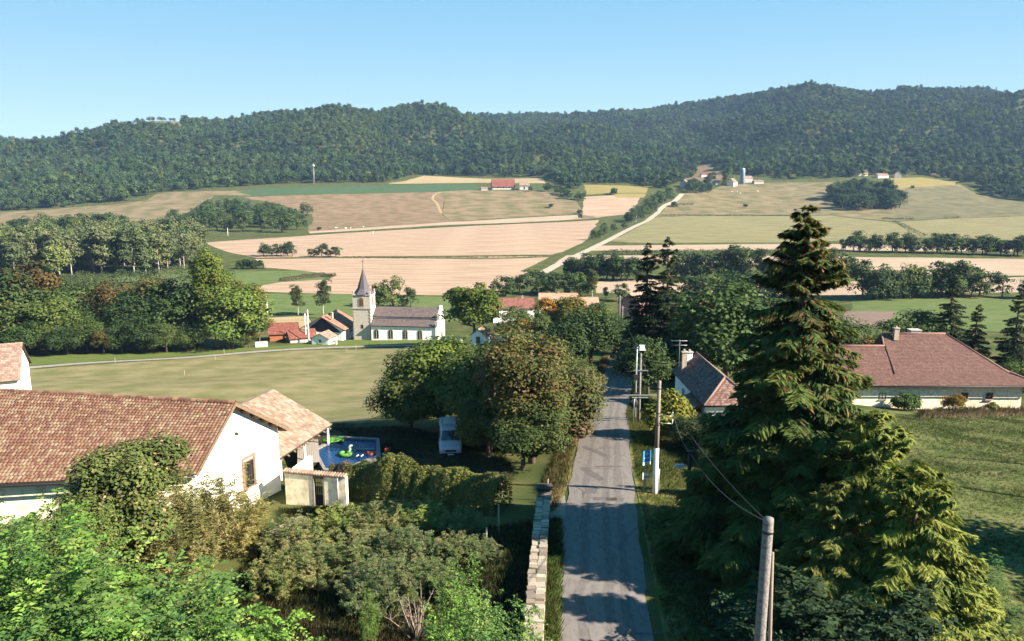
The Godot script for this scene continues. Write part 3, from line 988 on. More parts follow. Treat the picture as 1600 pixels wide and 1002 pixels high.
	field("dry_plot", [Vector2(-84.43, -264.70), Vector2(-72.23, -269.02), Vector2(-63.99, -241.34), Vector2(-77.29, -244.96)], 0.1, M["straw"], 0.8)
	var upland := [[Vector2(-1083.19, -1600.00), Vector2(-1094.05, -1850.00), Vector2(-1175.94, -1990.00), Vector2(-1177.12, -1740.00)], [Vector2(-756.43, -1535.00), Vector2(-678.21, -1645.00), Vector2(-733.09, -1780.00), Vector2(-822.49, -1670.00)]]
	field("upland_field", upland[0], 0.3, M["slope_tan"], 3.0)
	field("upland_field", upland[1], 0.3, M["pasture_grey"], 2.0)
	field("upland_field", [Vector2(-152.16, -2640.00), Vector2(348.35, -2640.00), Vector2(364.20, -2760.00), Vector2(-159.08, -2760.00)], 0.3, M["stubble_pale"], 3.0)
	# the hayfield below the farm and the lane across it
	field("hayfield", [Vector2(-125.27, -171.40), Vector2(-105.52, -167.69), Vector2(-78.57, -185.36), Vector2(-53.56, -197.83), Vector2(-26.48, -198.19), Vector2(-15.86, -187.55), Vector2(-18.90, -138.42), Vector2(-16.47, -91.17), Vector2(-15.55, -75.10), Vector2(-32.04, -79.04), Vector2(-59.83, -80.65)], 0.03, M["meadow"], 0.8)
	field("grass_strip", [Vector2(-128.59, -176.09), Vector2(-110.56, -172.35), Vector2(-80.66, -190.43), Vector2(-54.90, -202.91), Vector2(-27.29, -204.41), Vector2(-18.29, -196.73), Vector2(-20.16, -217.17), Vector2(-45.15, -222.94), Vector2(-64.45, -206.09), Vector2(-90.63, -198.34), Vector2(-119.64, -190.85), Vector2(-135.42, -185.73)], 0.03, M["meadow_edge"], 0.6)
	tag(drape("lane", ribbon([Vector2(-120.61, -164.85), Vector2(-108.82, -169.54), Vector2(-97.75, -177.13), Vector2(-79.40, -187.36), Vector2(-66.01, -194.96), Vector2(-54.20, -200.27), Vector2(-41.26, -203.34), Vector2(-26.53, -202.50), Vector2(-13.13, -194.26)], 3.0, 3.2, 0.1), 0.06, M["lane"]), "", "", "", "structure")
	field("lawn", [Vector2(45.17, -99.25), Vector2(96.58, -112.54), Vector2(33.31, -32.88), Vector2(12.75, -30.09), Vector2(16.23, -42.40), Vector2(26.05, -59.70)], 0.03, M["lawn"], 0.8)
	field("roadside_grass", [Vector2(11.67, -76.67), Vector2(10.34, -64.57), Vector2(8.55, -49.77), Vector2(7.93, -43.97), Vector2(7.36, -37.33), Vector2(6.65, -28.88), Vector2(15.29, -30.75), Vector2(16.04, -40.81), Vector2(18.33, -53.67), Vector2(18.11, -75.10), Vector2(16.42, -79.59), Vector2(17.45, -102.25), Vector2(15.07, -95.32)], 0.03, M["verge"], 0.4)
	field("dry_bank", [Vector2(1.73, -46.61), Vector2(2.10, -52.25), Vector2(2.67, -54.64), Vector2(4.55, -65.74), Vector2(7.38, -81.91), Vector2(12.05, -108.79), Vector2(16.23, -132.99), Vector2(17.09, -132.69), Vector2(14.06, -114.77), Vector2(9.87, -91.47), Vector2(6.55, -70.23), Vector2(3.60, -50.00), Vector2(2.86, -46.36)], 0.034, M["dry_bank"], 0.35)
	field("roadside_grass", [Vector2(1.80, -44.27), Vector2(2.76, -44.62), Vector2(2.48, -37.36), Vector2(1.80, -28.75), Vector2(0.13, -28.84), Vector2(0.67, -33.77)], 0.034, M["verge"], 0.3)
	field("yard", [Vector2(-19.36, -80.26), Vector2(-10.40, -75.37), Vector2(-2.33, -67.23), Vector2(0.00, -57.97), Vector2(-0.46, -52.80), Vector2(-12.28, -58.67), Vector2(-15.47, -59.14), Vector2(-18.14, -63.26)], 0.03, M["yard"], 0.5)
	field("bare_soil", [Vector2(-16.82, -39.92), Vector2(-8.23, -38.18), Vector2(-5.00, -34.55), Vector2(-3.75, -29.05), Vector2(-12.41, -28.67)], 0.03, M["soil"], 0.4)
	# roads
	var road := [Vector2(4.0, 4.0), Vector2(4.21, -31.41), Vector2(4.67, -37.19), Vector2(5.34, -43.72), Vector2(6.04, -49.54), Vector2(8.02, -64.78), Vector2(10.09, -78.83), Vector2(13.04, -96.56), Vector2(16.71, -115.58), Vector2(18.63, -125.49), Vector2(20.5, -136), Vector2(25.5, -150), Vector2(36, -172), Vector2(44, -200), Vector2(45, -240), Vector2(41, -280)]
	tag(drape("road", ribbon(road, 4.4, 4.6, 0.09), 0.05, M["asphalt"]), "", "", "", "structure")
	tag(drape("side_road", ribbon([Vector2(17.67, -109.19), Vector2(21.87, -111.70), Vector2(25.39, -110.37)], 3.5, 3.0, 0.1), 0.045, M["asphalt"]), "", "", "", "structure")
	tag(drape("gravel_mouth", pv([Vector2(2.32, -47.11), Vector2(3.57, -49.57), Vector2(3.50, -46.22), Vector2(3.05, -43.00), Vector2(2.06, -44.77)]), 0.04, M["lane"]), "", "", "", "structure")
	# wheel tracks worn darker, patched trenches, frayed grass edges
	for w in [-1.15, -0.35, 0.95]:
		var line := []
		for k in 9:
			var a: Vector2 = road[k]
			var t: Vector2 = ((road[k + 1] as Vector2) - a).normalized()
			line.append(a + t.orthogonal() * (w + rf(-0.12, 0.12)))
		drape("wheel_track", ribbon(line, 0.5, 0.42, 0.13), 0.054, M["asphalt_track"])
	for a in [[Vector2(6.19, -48.27), 0.8, 0.35, 0.2], [Vector2(6.85, -48.09), 0.55, 0.4, 0.1], [Vector2(6.48, -50.68), 0.75, 0.12, 0.0], [Vector2(5.50, -50.21), 0.35, 0.7, 0.3], [Vector2(5.98, -54.36), 0.3, 1.9, -0.3], [Vector2(6.96, -61.18), 0.28, 2.6, -0.35], [Vector2(7.35, -56.27), 0.9, 0.22, 0.1], [Vector2(9.30, -67.24), 0.5, 0.5, 0.0]]:
		var q := PackedVector2Array()
		for e in [[-1, -1], [-0.2, -1.1], [1, -0.9], [1.1, 0.1], [0.9, 1], [0.1, 0.9], [-1, 1.1], [-1.1, 0.2]]:
			q.append(a[0] + Vector2(e[0] * a[1] * rf(0.8, 1.15), e[1] * a[2] * rf(0.8, 1.15)).rotated(a[3]))
		drape("tar_patch", q, 0.058, M["asphalt_patch"])
	for k in 16:   # tarred cracks
		var a: Vector2 = (road[1 + k % 6] as Vector2).lerp(road[2 + k % 6], rf(0, 1)) + Vector2(rf(-1.9, 1.5), 0)
		var line := [a]
		var dir := Vector2(rf(-0.5, 0.6), -1.0) if k % 3 else Vector2(1.0, rf(-0.3, 0.3))
		for q in 5:
			line.append((line[-1] as Vector2) + dir * rf(0.35, 0.7) + Vector2(rf(-0.16, 0.16), rf(-0.16, 0.16)))
		drape("crack", ribbon(line, 0.07, 0.04, 0.015), 0.062, M["asphalt_patch"])
	var far_road := [Vector2(12.56, -377.85), Vector2(23.71, -420.62), Vector2(57.04, -531.86), Vector2(106.22, -698.95), Vector2(140.63, -809.12), Vector2(166.03, -889.99), Vector2(177.16, -918.49), Vector2(203.55, -974.80), Vector2(219.02, -1010.65)]
	tag(drape("valley_road", ribbon(far_road, 5.2, 6.0, 0.2), 0.16, M["track"]), "", "", "", "structure")
	tag(drape("verge_strip", ribbon([Vector2(7.22, -395.63), Vector2(19.27, -439.05), Vector2(45.68, -527.23), Vector2(98.79, -699.16), Vector2(132.68, -809.23)], 7.0, 8.0, 0.6), 0.12, M["grass_base"]), "", "", "", "structure")
	tag(drape("farm_track", ribbon([Vector2(25.64, -469.87), Vector2(-15.19, -459.14), Vector2(-92.20, -464.44), Vector2(-151.94, -459.14)], 6.0, 4.5, 0.6), 0.12, M["grass_base"]), "", "", "", "structure")
	tag(drape("farm_track", ribbon([Vector2(95.15, -829.32), Vector2(0.00, -780.42), Vector2(-102.95, -696.13), Vector2(-169.67, -644.65), Vector2(-251.98, -612.27)], 9.0, 7.0, 0.8), 0.12, M["grass_base"]), "", "", "", "structure")
	tag(drape("hill_path", ribbon([Vector2(-79.43, -882.40), Vector2(-90.43, -938.65), Vector2(-98.94, -978.83), Vector2(-90.45, -1009.72), Vector2(-50.51, -1034.32)], 3.0, 3.0, 0.3), 0.14, M["straw"]), "", "", "", "structure")

func build_plant_kinds() -> void:
	var dark := [Color(0.062, 0.098, 0.034), Color(0.088, 0.13, 0.043), Color(0.045, 0.076, 0.030)]
	var mid := [Color(0.095, 0.14, 0.04), Color(0.13, 0.17, 0.05), Color(0.072, 0.112, 0.037)]
	var bright := [Color(0.12, 0.165, 0.035), Color(0.09, 0.135, 0.03), Color(0.155, 0.18, 0.045)]
	var golden := [Color(0.16, 0.135, 0.045), Color(0.12, 0.125, 0.04), Color(0.20, 0.14, 0.045)]
	var rust := [Color(0.105, 0.075, 0.034), Color(0.07, 0.085, 0.03), Color(0.06, 0.08, 0.028), Color(0.16, 0.075, 0.045)]
	var greyish := [Color(0.155, 0.185, 0.085), Color(0.12, 0.15, 0.068), Color(0.19, 0.205, 0.105)]
	var forest := [Color(0.046, 0.068, 0.030), Color(0.060, 0.084, 0.035), Color(0.038, 0.056, 0.028)]
	var make := func(seed: int, n: int, y0: float, y1: float, rx: float, nc: int, rc: float, nl: int, ls: float, pal: Array, taper := 0.25, flat := 0.35, odd := 0.0) -> Array:
		var out := []
		for k in n:
			out.append(crown(seed + k, y0, y1 * (1.0 + 0.03 * k), rx, nc, rc, nl, ls, pal, taper, flat, odd))
		return out
	KIND["wood"] = {"h": 12.0, "crowns": make.call(100, 4, -0.5, 12.0, 6.8, 12, 2.7, 520, 1.5, forest, 0.4, 0.5) + [crown(109, -0.5, 16.0, 4.8, 12, 2.1, 460, 1.4, [Color(0.04, 0.06, 0.032), Color(0.05, 0.07, 0.035)], 0.6, 0.4)]}
	KIND["pointed"] = {"h": 14.0, "crowns": [conifer_mesh(110, 14, 3.0, 0.8, 9, 7, 8, 1.3, [Color(0.03, 0.048, 0.024), Color(0.024, 0.04, 0.02), Color(0.04, 0.06, 0.03), Color(0.04, 0.06, 0.03)])], "trunk": trunk_mesh(111, 9, 0.2, 0, 1)}
	KIND["field"] = {"h": 12.0, "crowns": make.call(120, 4, -1.8, 12.0, 6.4, 26, 1.9, 1500, 0.78, dark, 0.25, 0.4), "trunk": trunk_mesh(121, 8, 0.32, 4, 3)}
	KIND["field_green"] = {"h": 12.0, "crowns": make.call(130, 3, -1.8, 12.0, 6.2, 26, 1.9, 1500, 0.78, mid, 0.25, 0.4), "trunk": trunk_mesh(131, 8, 0.32, 4, 3)}
	KIND["poplar"] = {"h": 19.0, "crowns": make.call(140, 4, 0.2, 19.0, 5.4, 40, 2.1, 3000, 0.8, greyish, 0.1, 0.3), "trunk": trunk_mesh(141, 13, 0.24, 3, 1.6), "bark": "bark_pale"}
	KIND["bush"] = {"h": 4.0, "crowns": make.call(150, 3, -0.2, 4.0, 2.6, 14, 1.0, 700, 0.6, dark, 0.25, 0.4), "part": "foliage"}
	KIND["village"] = {"w": 1.3, "h": 13.0, "crowns": make.call(160, 3, 0.2, 13.0, 6.2, 52, 1.9, 8000, 0.46, mid, 0.25, 0.4), "trunk": trunk_mesh(161, 9, 0.3, 6, 3.5)}
	KIND["village_dark"] = {"w": 1.3, "h": 13.0, "crowns": make.call(170, 3, -0.2, 13.0, 6.6, 54, 2.0, 8500, 0.46, dark, 0.25, 0.4), "trunk": trunk_mesh(171, 9, 0.3, 6, 3.5)}
	KIND["plane"] = {"w": 1.0, "h": 24.0, "crowns": make.call(180, 1, 2.5, 25.0, 8.2, 62, 2.3, 14000, 0.55, bright, 0.55, 0.4), "trunk": trunk_mesh(181, 15, 0.5, 6, 3.5), "bark": "bark_pale"}
	KIND["golden"] = {"h": 16.0, "crowns": make.call(190, 2, 0.3, 16.0, 6.4, 48, 2.0, 8500, 0.5, golden, 0.3, 0.4), "trunk": trunk_mesh(191, 12, 0.3, 6, 4)}
	KIND["rusty"] = {"h": 14.0, "crowns": make.call(195, 2, 0.0, 14.0, 6.8, 48, 1.9, 7500, 0.5, [Color(0.13, 0.085, 0.03), Color(0.07, 0.075, 0.025), Color(0.10, 0.09, 0.03)], 0.25, 0.4), "trunk": trunk_mesh(196, 9, 0.3, 6, 4)}
	KIND["chestnut"] = {"h": 15.0, "crowns": make.call(200, 1, 2.4, 15.0, 6.5, 95, 1.6, 11000, 0.55, [Color(0.10, 0.15, 0.03), Color(0.075, 0.12, 0.025), Color(0.135, 0.17, 0.035)], 0.15, 0.4), "trunk": trunk_mesh(201, 9, 0.35, 6, 4)}
	KIND["slim"] = {"h": 14.0, "crowns": make.call(210, 2, 0.8, 14.0, 2.9, 36, 1.2, 4500, 0.4, [Color(0.07, 0.10, 0.035), Color(0.055, 0.08, 0.03), Color(0.085, 0.105, 0.045)], 0.2, 0.3), "trunk": trunk_mesh(211, 9, 0.2, 3, 1.0), "bark": "bark_pale"}
	KIND["autumn"] = {"h": 9.0, "crowns": make.call(220, 3, 0.3, 9.0, 4.2, 36, 1.5, 7000, 0.38, [Color(0.17, 0.115, 0.03), Color(0.11, 0.115, 0.035), Color(0.09, 0.11, 0.035), Color(0.22, 0.12, 0.03)], 0.25, 0.4), "trunk": trunk_mesh(221, 6, 0.2, 5, 2.5)}
	KIND["shrub"] = {"h": 3.0, "crowns": make.call(230, 3, -0.2, 3.0, 1.9, 22, 0.75, 4500, 0.24, mid, 0.2, 0.4), "part": "foliage"}
	KIND["bright_shrub"] = {"h": 3.0, "crowns": make.call(235, 2, -0.2, 3.0, 1.9, 22, 0.75, 4500, 0.24, bright, 0.2, 0.4), "part": "foliage"}
	KIND["spruce"] = {"h": 19.0, "crowns": [conifer_mesh(240, 19, 4.6, 0.8, 26, 13, 130, 0.6, [Color(0.030, 0.048, 0.022), Color(0.022, 0.036, 0.018), Color(0.042, 0.06, 0.026), Color(0.05, 0.07, 0.028), Color(0.14, 0.07, 0.04)], 0.3), conifer_mesh(241, 19, 4.2, 0.8, 26, 13, 130, 0.6, [Color(0.034, 0.05, 0.024), Color(0.026, 0.04, 0.02), Color(0.045, 0.06, 0.026), Color(0.06, 0.075, 0.03), Color(0.14, 0.07, 0.04)], 0.3)], "trunk": trunk_mesh(242, 17, 0.3, 0, 1)}

const UPLAND := [[Vector2(-1088.70, -1570.00), Vector2(-1088.34, -1840.00), Vector2(-1255.21, -2120.00), Vector2(-1283.03, -1850.00)], [Vector2(-754.02, -1530.00), Vector2(-676.23, -1640.00), Vector2(-792.59, -1920.00), Vector2(-893.44, -1810.00)]]

func in_forest(x: float, d: float, edge: Array) -> bool:
	var u := x / d
	for i in edge.size() - 1:
		if u >= edge[i].x and u < edge[i + 1].x:
			var e := lerpf(edge[i].y, edge[i + 1].y, (u - edge[i].x) / (edge[i + 1].x - edge[i].x))
			return d > e
	return false

func build_forest() -> void:
	# the woods' lower edge, as bearing (metres across per metre away) and distance
	var edge := [Vector2(-0.943, 825), Vector2(-0.737, 909), Vector2(-0.654, 943), Vector2(-0.539, 976), Vector2(-0.465, 991), Vector2(-0.441, 1041), Vector2(-0.350, 1071), Vector2(-0.293, 1108), Vector2(-0.162, 1132), Vector2(-0.114, 1275), Vector2(0.041, 1237), Vector2(0.059, 1101), Vector2(0.081, 1015), Vector2(0.091, 1114), Vector2(0.163, 1126), Vector2(0.176, 1054), Vector2(0.210, 1089), Vector2(0.229, 1331), Vector2(0.268, 1308), Vector2(0.292, 1262), Vector2(0.341, 1187), Vector2(0.406, 1180), Vector2(0.470, 1206), Vector2(0.535, 1214), Vector2(0.578, 1140), Vector2(0.605, 1057), Vector2(0.653, 1006), Vector2(0.735, 991), Vector2(0.973, 936)]
	var names := [["hillside_woodland", "dark green mixed woodland covering the long ridge behind the red-roofed farm"], ["ravine_woodland", "bluish woodland filling the valley notch between the two ridges"], ["upland_woodland", "dense woodland covering the high round hill and the slopes below its skyline"]]
	rng.seed = 77
	var lists := [[], [], []]
	var cols := [[], [], []]
	var nz := FastNoiseLite.new()
	nz.seed = 9
	nz.frequency = 0.0045
	nz.fractal_octaves = 4
	var clear := []
	var d := 930.0
	while d < 3300.0:
		var step := 9.6 + d * 0.0016
		var x := -0.98 * d
		while x < 0.98 * d:
			x += step * rf(0.75, 1.25)
			var dd := d + rf(-0.5, 0.5) * step
			if not in_forest(x, dd, edge):
				continue
			var u := x / dd
			var skip := false
			for q in UPLAND:   # open fields on the skyline
				if Geometry2D.is_point_in_polygon(Vector2(x, -dd), pv(q)):
					skip = true
			if dd > 2640 and dd < 2780 and u > -0.07 and u < 0.14: skip = true
			if u > 0.226 and u < 0.274 and dd > 1150 and dd < 1420 and absf(u - 0.25) < 0.026 - absf(dd - 1290.0) * 0.00012: skip = true
			if u > 0.27 and u < 0.33 and dd < 1180: skip = true
			if skip:
				continue
			var which := 0 if u < 0.07 else (1 if u < 0.2 else 2)
			if dd > 2500 and u < 0.16: which = 1
			lists[which].append(Vector2(x, -dd))
			var t := nz.get_noise_2d(x, dd)
			var c := Color(1.05 + 0.75 * t, 1.08 + 0.5 * t, 1.0 + 0.1 * t) * rf(0.7, 1.6)
			if rng.randf() < 0.02 + maxf(0, t) * 0.06:
				c = Color(2.2, 1.65, 0.8) * rf(0.8, 1.2)
			elif rng.randf() < 0.06:
				c = Color(1.4, 1.35, 1.15) * rf(0.8, 1.05)
			cols[which].append(c)
		d += step * 0.92
	var total := 0
	for w in 3:
		var o := Node3D.new()
		o.name = names[w][0]
		add_child(o)
		tag(o, names[w][1], "woodland", "", "stuff")
		for v in 5:
			var at := []
			for i in range(v, lists[w].size(), 5):
				at.append(i)
			var mm := MultiMesh.new()
			mm.transform_format = MultiMesh.TRANSFORM_3D
			mm.use_colors = true
			mm.mesh = KIND["wood"].crowns[v]
			mm.instance_count = at.size()
			total += at.size()
			for i in at.size():
				var p: Vector2 = lists[w][at[i]]
				var s := rf(0.65, 1.5)
				var b := Basis(Vector3.UP, rf(0, TAU)).scaled(Vector3(s * rf(0.85, 1.15), s * rf(0.8, 1.3), s))
				mm.set_instance_transform(i, Transform3D(b, gv(p, -0.8)))
				mm.set_instance_color(i, cols[w][at[i]])
			var mi := MultiMeshInstance3D.new()
			mi.name = "crowns" if v == 0 else "crowns_%03d" % v
			mi.multimesh = mm
			mi.material_override = M["tree_far"]
			o.add_child(mi)
			mi.set_meta("kind", "stuff")
	print("forest ", total)

const RED_TILES := [Color(0.23, 0.085, 0.065), Color(0.20, 0.072, 0.058), Color(0.26, 0.11, 0.08)]
const ORANGE_TILES := [Color(0.37, 0.185, 0.13), Color(0.33, 0.155, 0.11), Color(0.40, 0.22, 0.16)]
const BROWN_TILES := [Color(0.24, 0.15, 0.12), Color(0.30, 0.19, 0.15), Color(0.2, 0.13, 0.1)]
const PINK_TILES := [Color(0.30, 0.195, 0.16), Color(0.36, 0.245, 0.2), Color(0.26, 0.165, 0.14), Color(0.40, 0.29, 0.23)]

func cow(label: String, p: Vector2, yaw: float, group: String) -> void:
	var o := thing("cow", label, "cow", gv(p), yaw, group)
	var st := mb()
	# barrel body, neck and head in one skin
	tube(st, [Vector3(-0.95, 1.05, 0), Vector3(-0.8, 1.1, 0), Vector3(0, 1.0, 0), Vector3(0.7, 1.08, 0), Vector3(0.95, 1.12, 0)], 0.42, 0.36, 9)
	tube(st, [Vector3(0.75, 1.15, 0), Vector3(1.15, 1.2, 0), Vector3(1.35, 1.1, 0), Vector3(1.62, 0.92, 0)], 0.27, 0.12, 8)
	for x in [-0.72, 0.68]:
		for s in [-1, 1]:
			tube(st, [Vector3(x, 0.9, s * 0.24), Vector3(x + 0.05, 0.5, s * 0.24), Vector3(x - 0.02, 0.0, s * 0.24)], 0.14, 0.07, 6)
	tube(st, [Vector3(-0.95, 1.3, 0), Vector3(-1.06, 0.9, 0), Vector3(-1.05, 0.5, 0)], 0.05, 0.04, 5)
	for s in [-1, 1]:
		tube(st, [Vector3(1.3, 1.22, s * 0.1), Vector3(1.28, 1.26, s * 0.3)], 0.06, 0.02, 5)
	obj("body", st, M["hide"], o)

func build_far_farms() -> void:
	rng.seed = 21
	house("farmhouse", "red hip-roofed farmhouse on the terrace edge below the woods", Vector2(-12.04, -1056.95), 0.12, 30.0, 15.0, 4.5, 13.0, M["far_wall"], RED_TILES, {"tile": 1.0, "over": 1.2, "windows": [[0, -8, 2.4, 1.4, 1.8, 0], [0, 0, 2.4, 1.4, 1.8, 0], [0, 8, 2.4, 1.4, 1.8, 0], [1, 0, 2.4, 1.4, 1.8, 0]]})
	house("farm_barn", "pale square barn with a pink roof beside the red farmhouse", Vector2(16.23, -1050.03), 0.05, 13.0, 12.0, 6.0, 10.5, M["far_wall"], PINK_TILES, {"tile": 1.0, "over": 0.8, "cat": "barn", "windows": [[0, 0, 2.5, 2.4, 3.0, 0]]})
	house("farm_shed", "small low shed in front of the red farmhouse", Vector2(-37.06, -1034.87), 0.3, 9.0, 6.0, 2.4, 4.2, M["grey_wall"], BROWN_TILES, {"tile": 0.9, "cat": "shed"})
	# the farm with the silo
	house("stone_barn", "dark-roofed stone barn at the top of the big pasture", Vector2(310.63, -1110.59), 0.9, 13.0, 10.0, 5.0, 10.0, M["ochre_wall"], BROWN_TILES, {"tile": 1.0, "cat": "barn", "windows": [[1, 0, 2.4, 2.4, 3.2, 0]]})
	house("farmhouse", "pink-roofed farmhouse behind the tall blue silo", Vector2(345.78, -1163.19), 0.2, 16.0, 10.0, 5.5, 9.5, M["far_wall"], PINK_TILES, {"tile": 1.0, "windows": [[0, -4, 2.5, 1.2, 1.6, 0], [0, 3, 2.5, 1.2, 1.6, 0]]})
	house("farm_shed", "white shed east of the tall blue silo", Vector2(353.37, -1132.29), 0.1, 14.0, 9.0, 2.6, 4.6, M["far_wall"], PINK_TILES, {"tile": 1.0, "cat": "shed"})
	house("cottage", "white cottage among trees at the foot of the bare hill clearing", Vector2(292.07, -1122.88), 0.4, 10.0, 7.0, 3.0, 5.5, M["far_wall"], PINK_TILES, {"tile": 1.0})
	house("cottage", "red-roofed cottage on the slope under the bare hill clearing", Vector2(310.61, -1275.88), 0.2, 12.0, 8.0, 3.5, 6.5, M["cream_wall"], RED_TILES, {"tile": 1.0})
	house("cottage", "white-gabled house at the head of the valley road", Vector2(238.80, -1091.62), 1.2, 12.0, 9.0, 6.0, 10.0, M["far_wall"], PINK_TILES, {"tile": 1.0, "windows": [[1, 0, 3.5, 1.4, 1.8, 0]]})
	house("cottage", "white chalet with a steep roof above the round grove", Vector2(582.81, -1193.39), 1.35, 11.0, 10.0, 5.0, 10.5, M["far_wall"], BROWN_TILES, {"tile": 1.0, "windows": [[1, 0, 4, 2.2, 2.4, 0]]})
	house("cottage", "low tan-roofed house west of the steep-roofed chalet", Vector2(558.65, -1191.43), 0.1, 17.0, 9.0, 3.4, 6.0, M["cream_wall"], PINK_TILES, {"tile": 1.0})
	house("cottage", "long brown-roofed house just above the round grove's crown", Vector2(529.65, -1207.38), 0.05, 26.0, 9.0, 4.0, 7.5, M["ochre_wall"], BROWN_TILES, {"tile": 1.0})
	var sp := gv(Vector2(329.25, -1125.16))
	var silo := thing("silo", "tall pale blue farm silo rising beside the stone barn", "silo", sp)
	var st := mb()
	tube(st, [Vector3(0, -1, 0), Vector3(0, 16, 0), Vector3(0, 21, 0)], 3.0, 3.0, 18)
	obj("tower", st, M["silo"], silo)
	st = mb()
	tube(st, [Vector3(0, 21, 0), Vector3(0, 21.8, 0), Vector3(0, 22.6, 0)], 3.0, 0.8, 18)
	obj("dome", st, M["zinc"], silo)
	st = mb()
	box(st, Vector3(-3.2, 10.5, 0.4), Vector3(0.5, 21, 1.0))
	obj("ladder", st, M["galvanised"], silo)
	# the mast at the wood's edge
	var mp := gv(Vector2(-276.64, -1101.50))
	var mast := thing("mast", "slender lattice radio mast at the edge of the ridge woods", "mast", mp)
	st = mb()
	for k in 4:
		var c := Vector3(cos(PI / 2 * k + PI / 4), 0, sin(PI / 2 * k + PI / 4))
		tube(st, [c * 1.3, c * 0.55 + Vector3(0, 25, 0)], 0.14, 0.1, 4)
	for k in 12:
		var r := lerpf(1.3, 0.55, k / 12.0)
		var y := k * 25.0 / 12
		for q in 4:
			var a := PI / 2 * q + PI / 4
			tube(st, [Vector3(cos(a) * r, y, sin(a) * r), Vector3(cos(a + PI / 2) * r, y + 2.0, sin(a + PI / 2) * r)], 0.08, 0.08, 4)
	obj("lattice", st, M["galvanised"], mast)
	st = mb()
	tube(st, [Vector3(0, 25.5, -0.2), Vector3(0, 25.5, 0.9)], 1.5, 1.5, 14)
	obj("dish", st, M["white_paint"], mast)
	st = mb()
	tube(st, [Vector3(0, 25, 0), Vector3(0, 30, 0)], 0.12, 0.05, 5)
	obj("aerial", st, M["galvanised"], mast)
	# cattle
	var k := 0
	for p in [Vector2(-159.97, -708.20), Vector2(-150.39, -704.12), Vector2(-145.76, -704.12), Vector2(-137.90, -720.72)]:
		cow(["white cow standing at the wood end of the brown slope", "white cow grazing alone mid-slope on the brown field", "white cow next to another on the brown slope", "white cow nearest the hill path on the brown slope"][k], p, k * 0.9, "white cattle on the brown slope")
		k += 1
	k = 0
	for p in [Vector2(296.80, -1059.85), Vector2(298.89, -1054.89), Vector2(303.36, -1058.56), Vector2(305.56, -1051.08), Vector2(315.35, -1058.23), Vector2(334.97, -1071.72)]:
		cow("white cow, %s from the stone barn in the high pasture" % ORD[k], p, k * 1.3, "white cattle below the stone barn")
		k += 1
	# single bushes and trees on the slopes
	for b in [[45.41, -910.71, 5.16, "round bush alone on the tan slope below the pink-roofed barn"], [76.17, -877.99, 5.70, "bush at the corner of the tan slope by the pink plots"], [73.11, -833.85, 4.75, "small bush on the farm track below the pink plots"], [129.84, -996.06, 8.80, "dark tree standing at the edge of the small yellow field"], [-170.80, -688.26, 3.38, "little bush at the foot of the brown slope by the grove"], [281.49, -943.57, 4.58, "dark bush alone in the middle of the high pasture"], [333.80, -921.08, 2.99, "tiny bush low on the high pasture"], [553.06, -1084.35, 4.34, "brown bush beside the upper yellow field"], [23.21, -1018.00, 6.54, "bush under the wall of the pink-roofed barn"], [190.38, -920.69, 6.70, "roadside bush beside the upper valley road"]]:
		tree("bush", b[3], b[0], b[1], b[2], "bush", 1, "", "bush")
	hedge("hedge", "dark hedge line between the maize and the high pasture", [Vector2(160.13, -857.59), Vector2(228.63, -872.55), Vector2(316.19, -877.49)], 2.5, 1.6, 900, 0.9)
	hedge("hedge", "short dark hedge below the round grove", [Vector2(397.27, -838.63), Vector2(411.43, -833.83), Vector2(429.32, -834.07)], 2.5, 2.0, 400, 0.9)
	hedge("hedge", "short hedge at the top of the far maize", [Vector2(470.86, -850.01), Vector2(493.48, -860.43)], 2.5, 2.0, 250, 0.9)
	hedge("hedge", "wavy ditch hedge running down through the maize", [Vector2(390.09, -798.11), Vector2(372.86, -742.24), Vector2(351.65, -685.82), Vector2(331.96, -630.45), Vector2(327.31, -611.76)], 3.0, 2.0, 700, 0.9)
	hedge("hedge", "bushy strip beside the upper bend of the valley road", [Vector2(195.13, -933.05), Vector2(206.83, -937.74), Vector2(218.25, -940.76)], 3.0, 2.0, 250, 0.9)
	hedge("hedge", "thin bushes along the track under the brown slope", [Vector2(-92.56, -704.22), Vector2(-24.85, -757.02), Vector2(32.90, -802.46), Vector2(90.69, -819.57)], 1.6, 1.1, 700, 0.7)
	hedge("hedge", "rough grass bank between the two big stubble fields", [Vector2(-101.42, -462.66), Vector2(-60.78, -459.14), Vector2(-15.31, -462.66), Vector2(21.45, -471.71)], 2.0, 1.0, 900, 0.6)

func hedge(called: String, label: String, pts: Array, w: float, h: float, n: int, ls: float, pal := [Color(0.03, 0.05, 0.02), Color(0.045, 0.07, 0.026), Color(0.06, 0.085, 0.03)], ragged := 0.25) -> void:
	var o := put(called, hedge_mesh(hash(label), pts, w, h, n, ls, pal, ragged), M["leaf"][0])
	tag(o, label, "hedge")

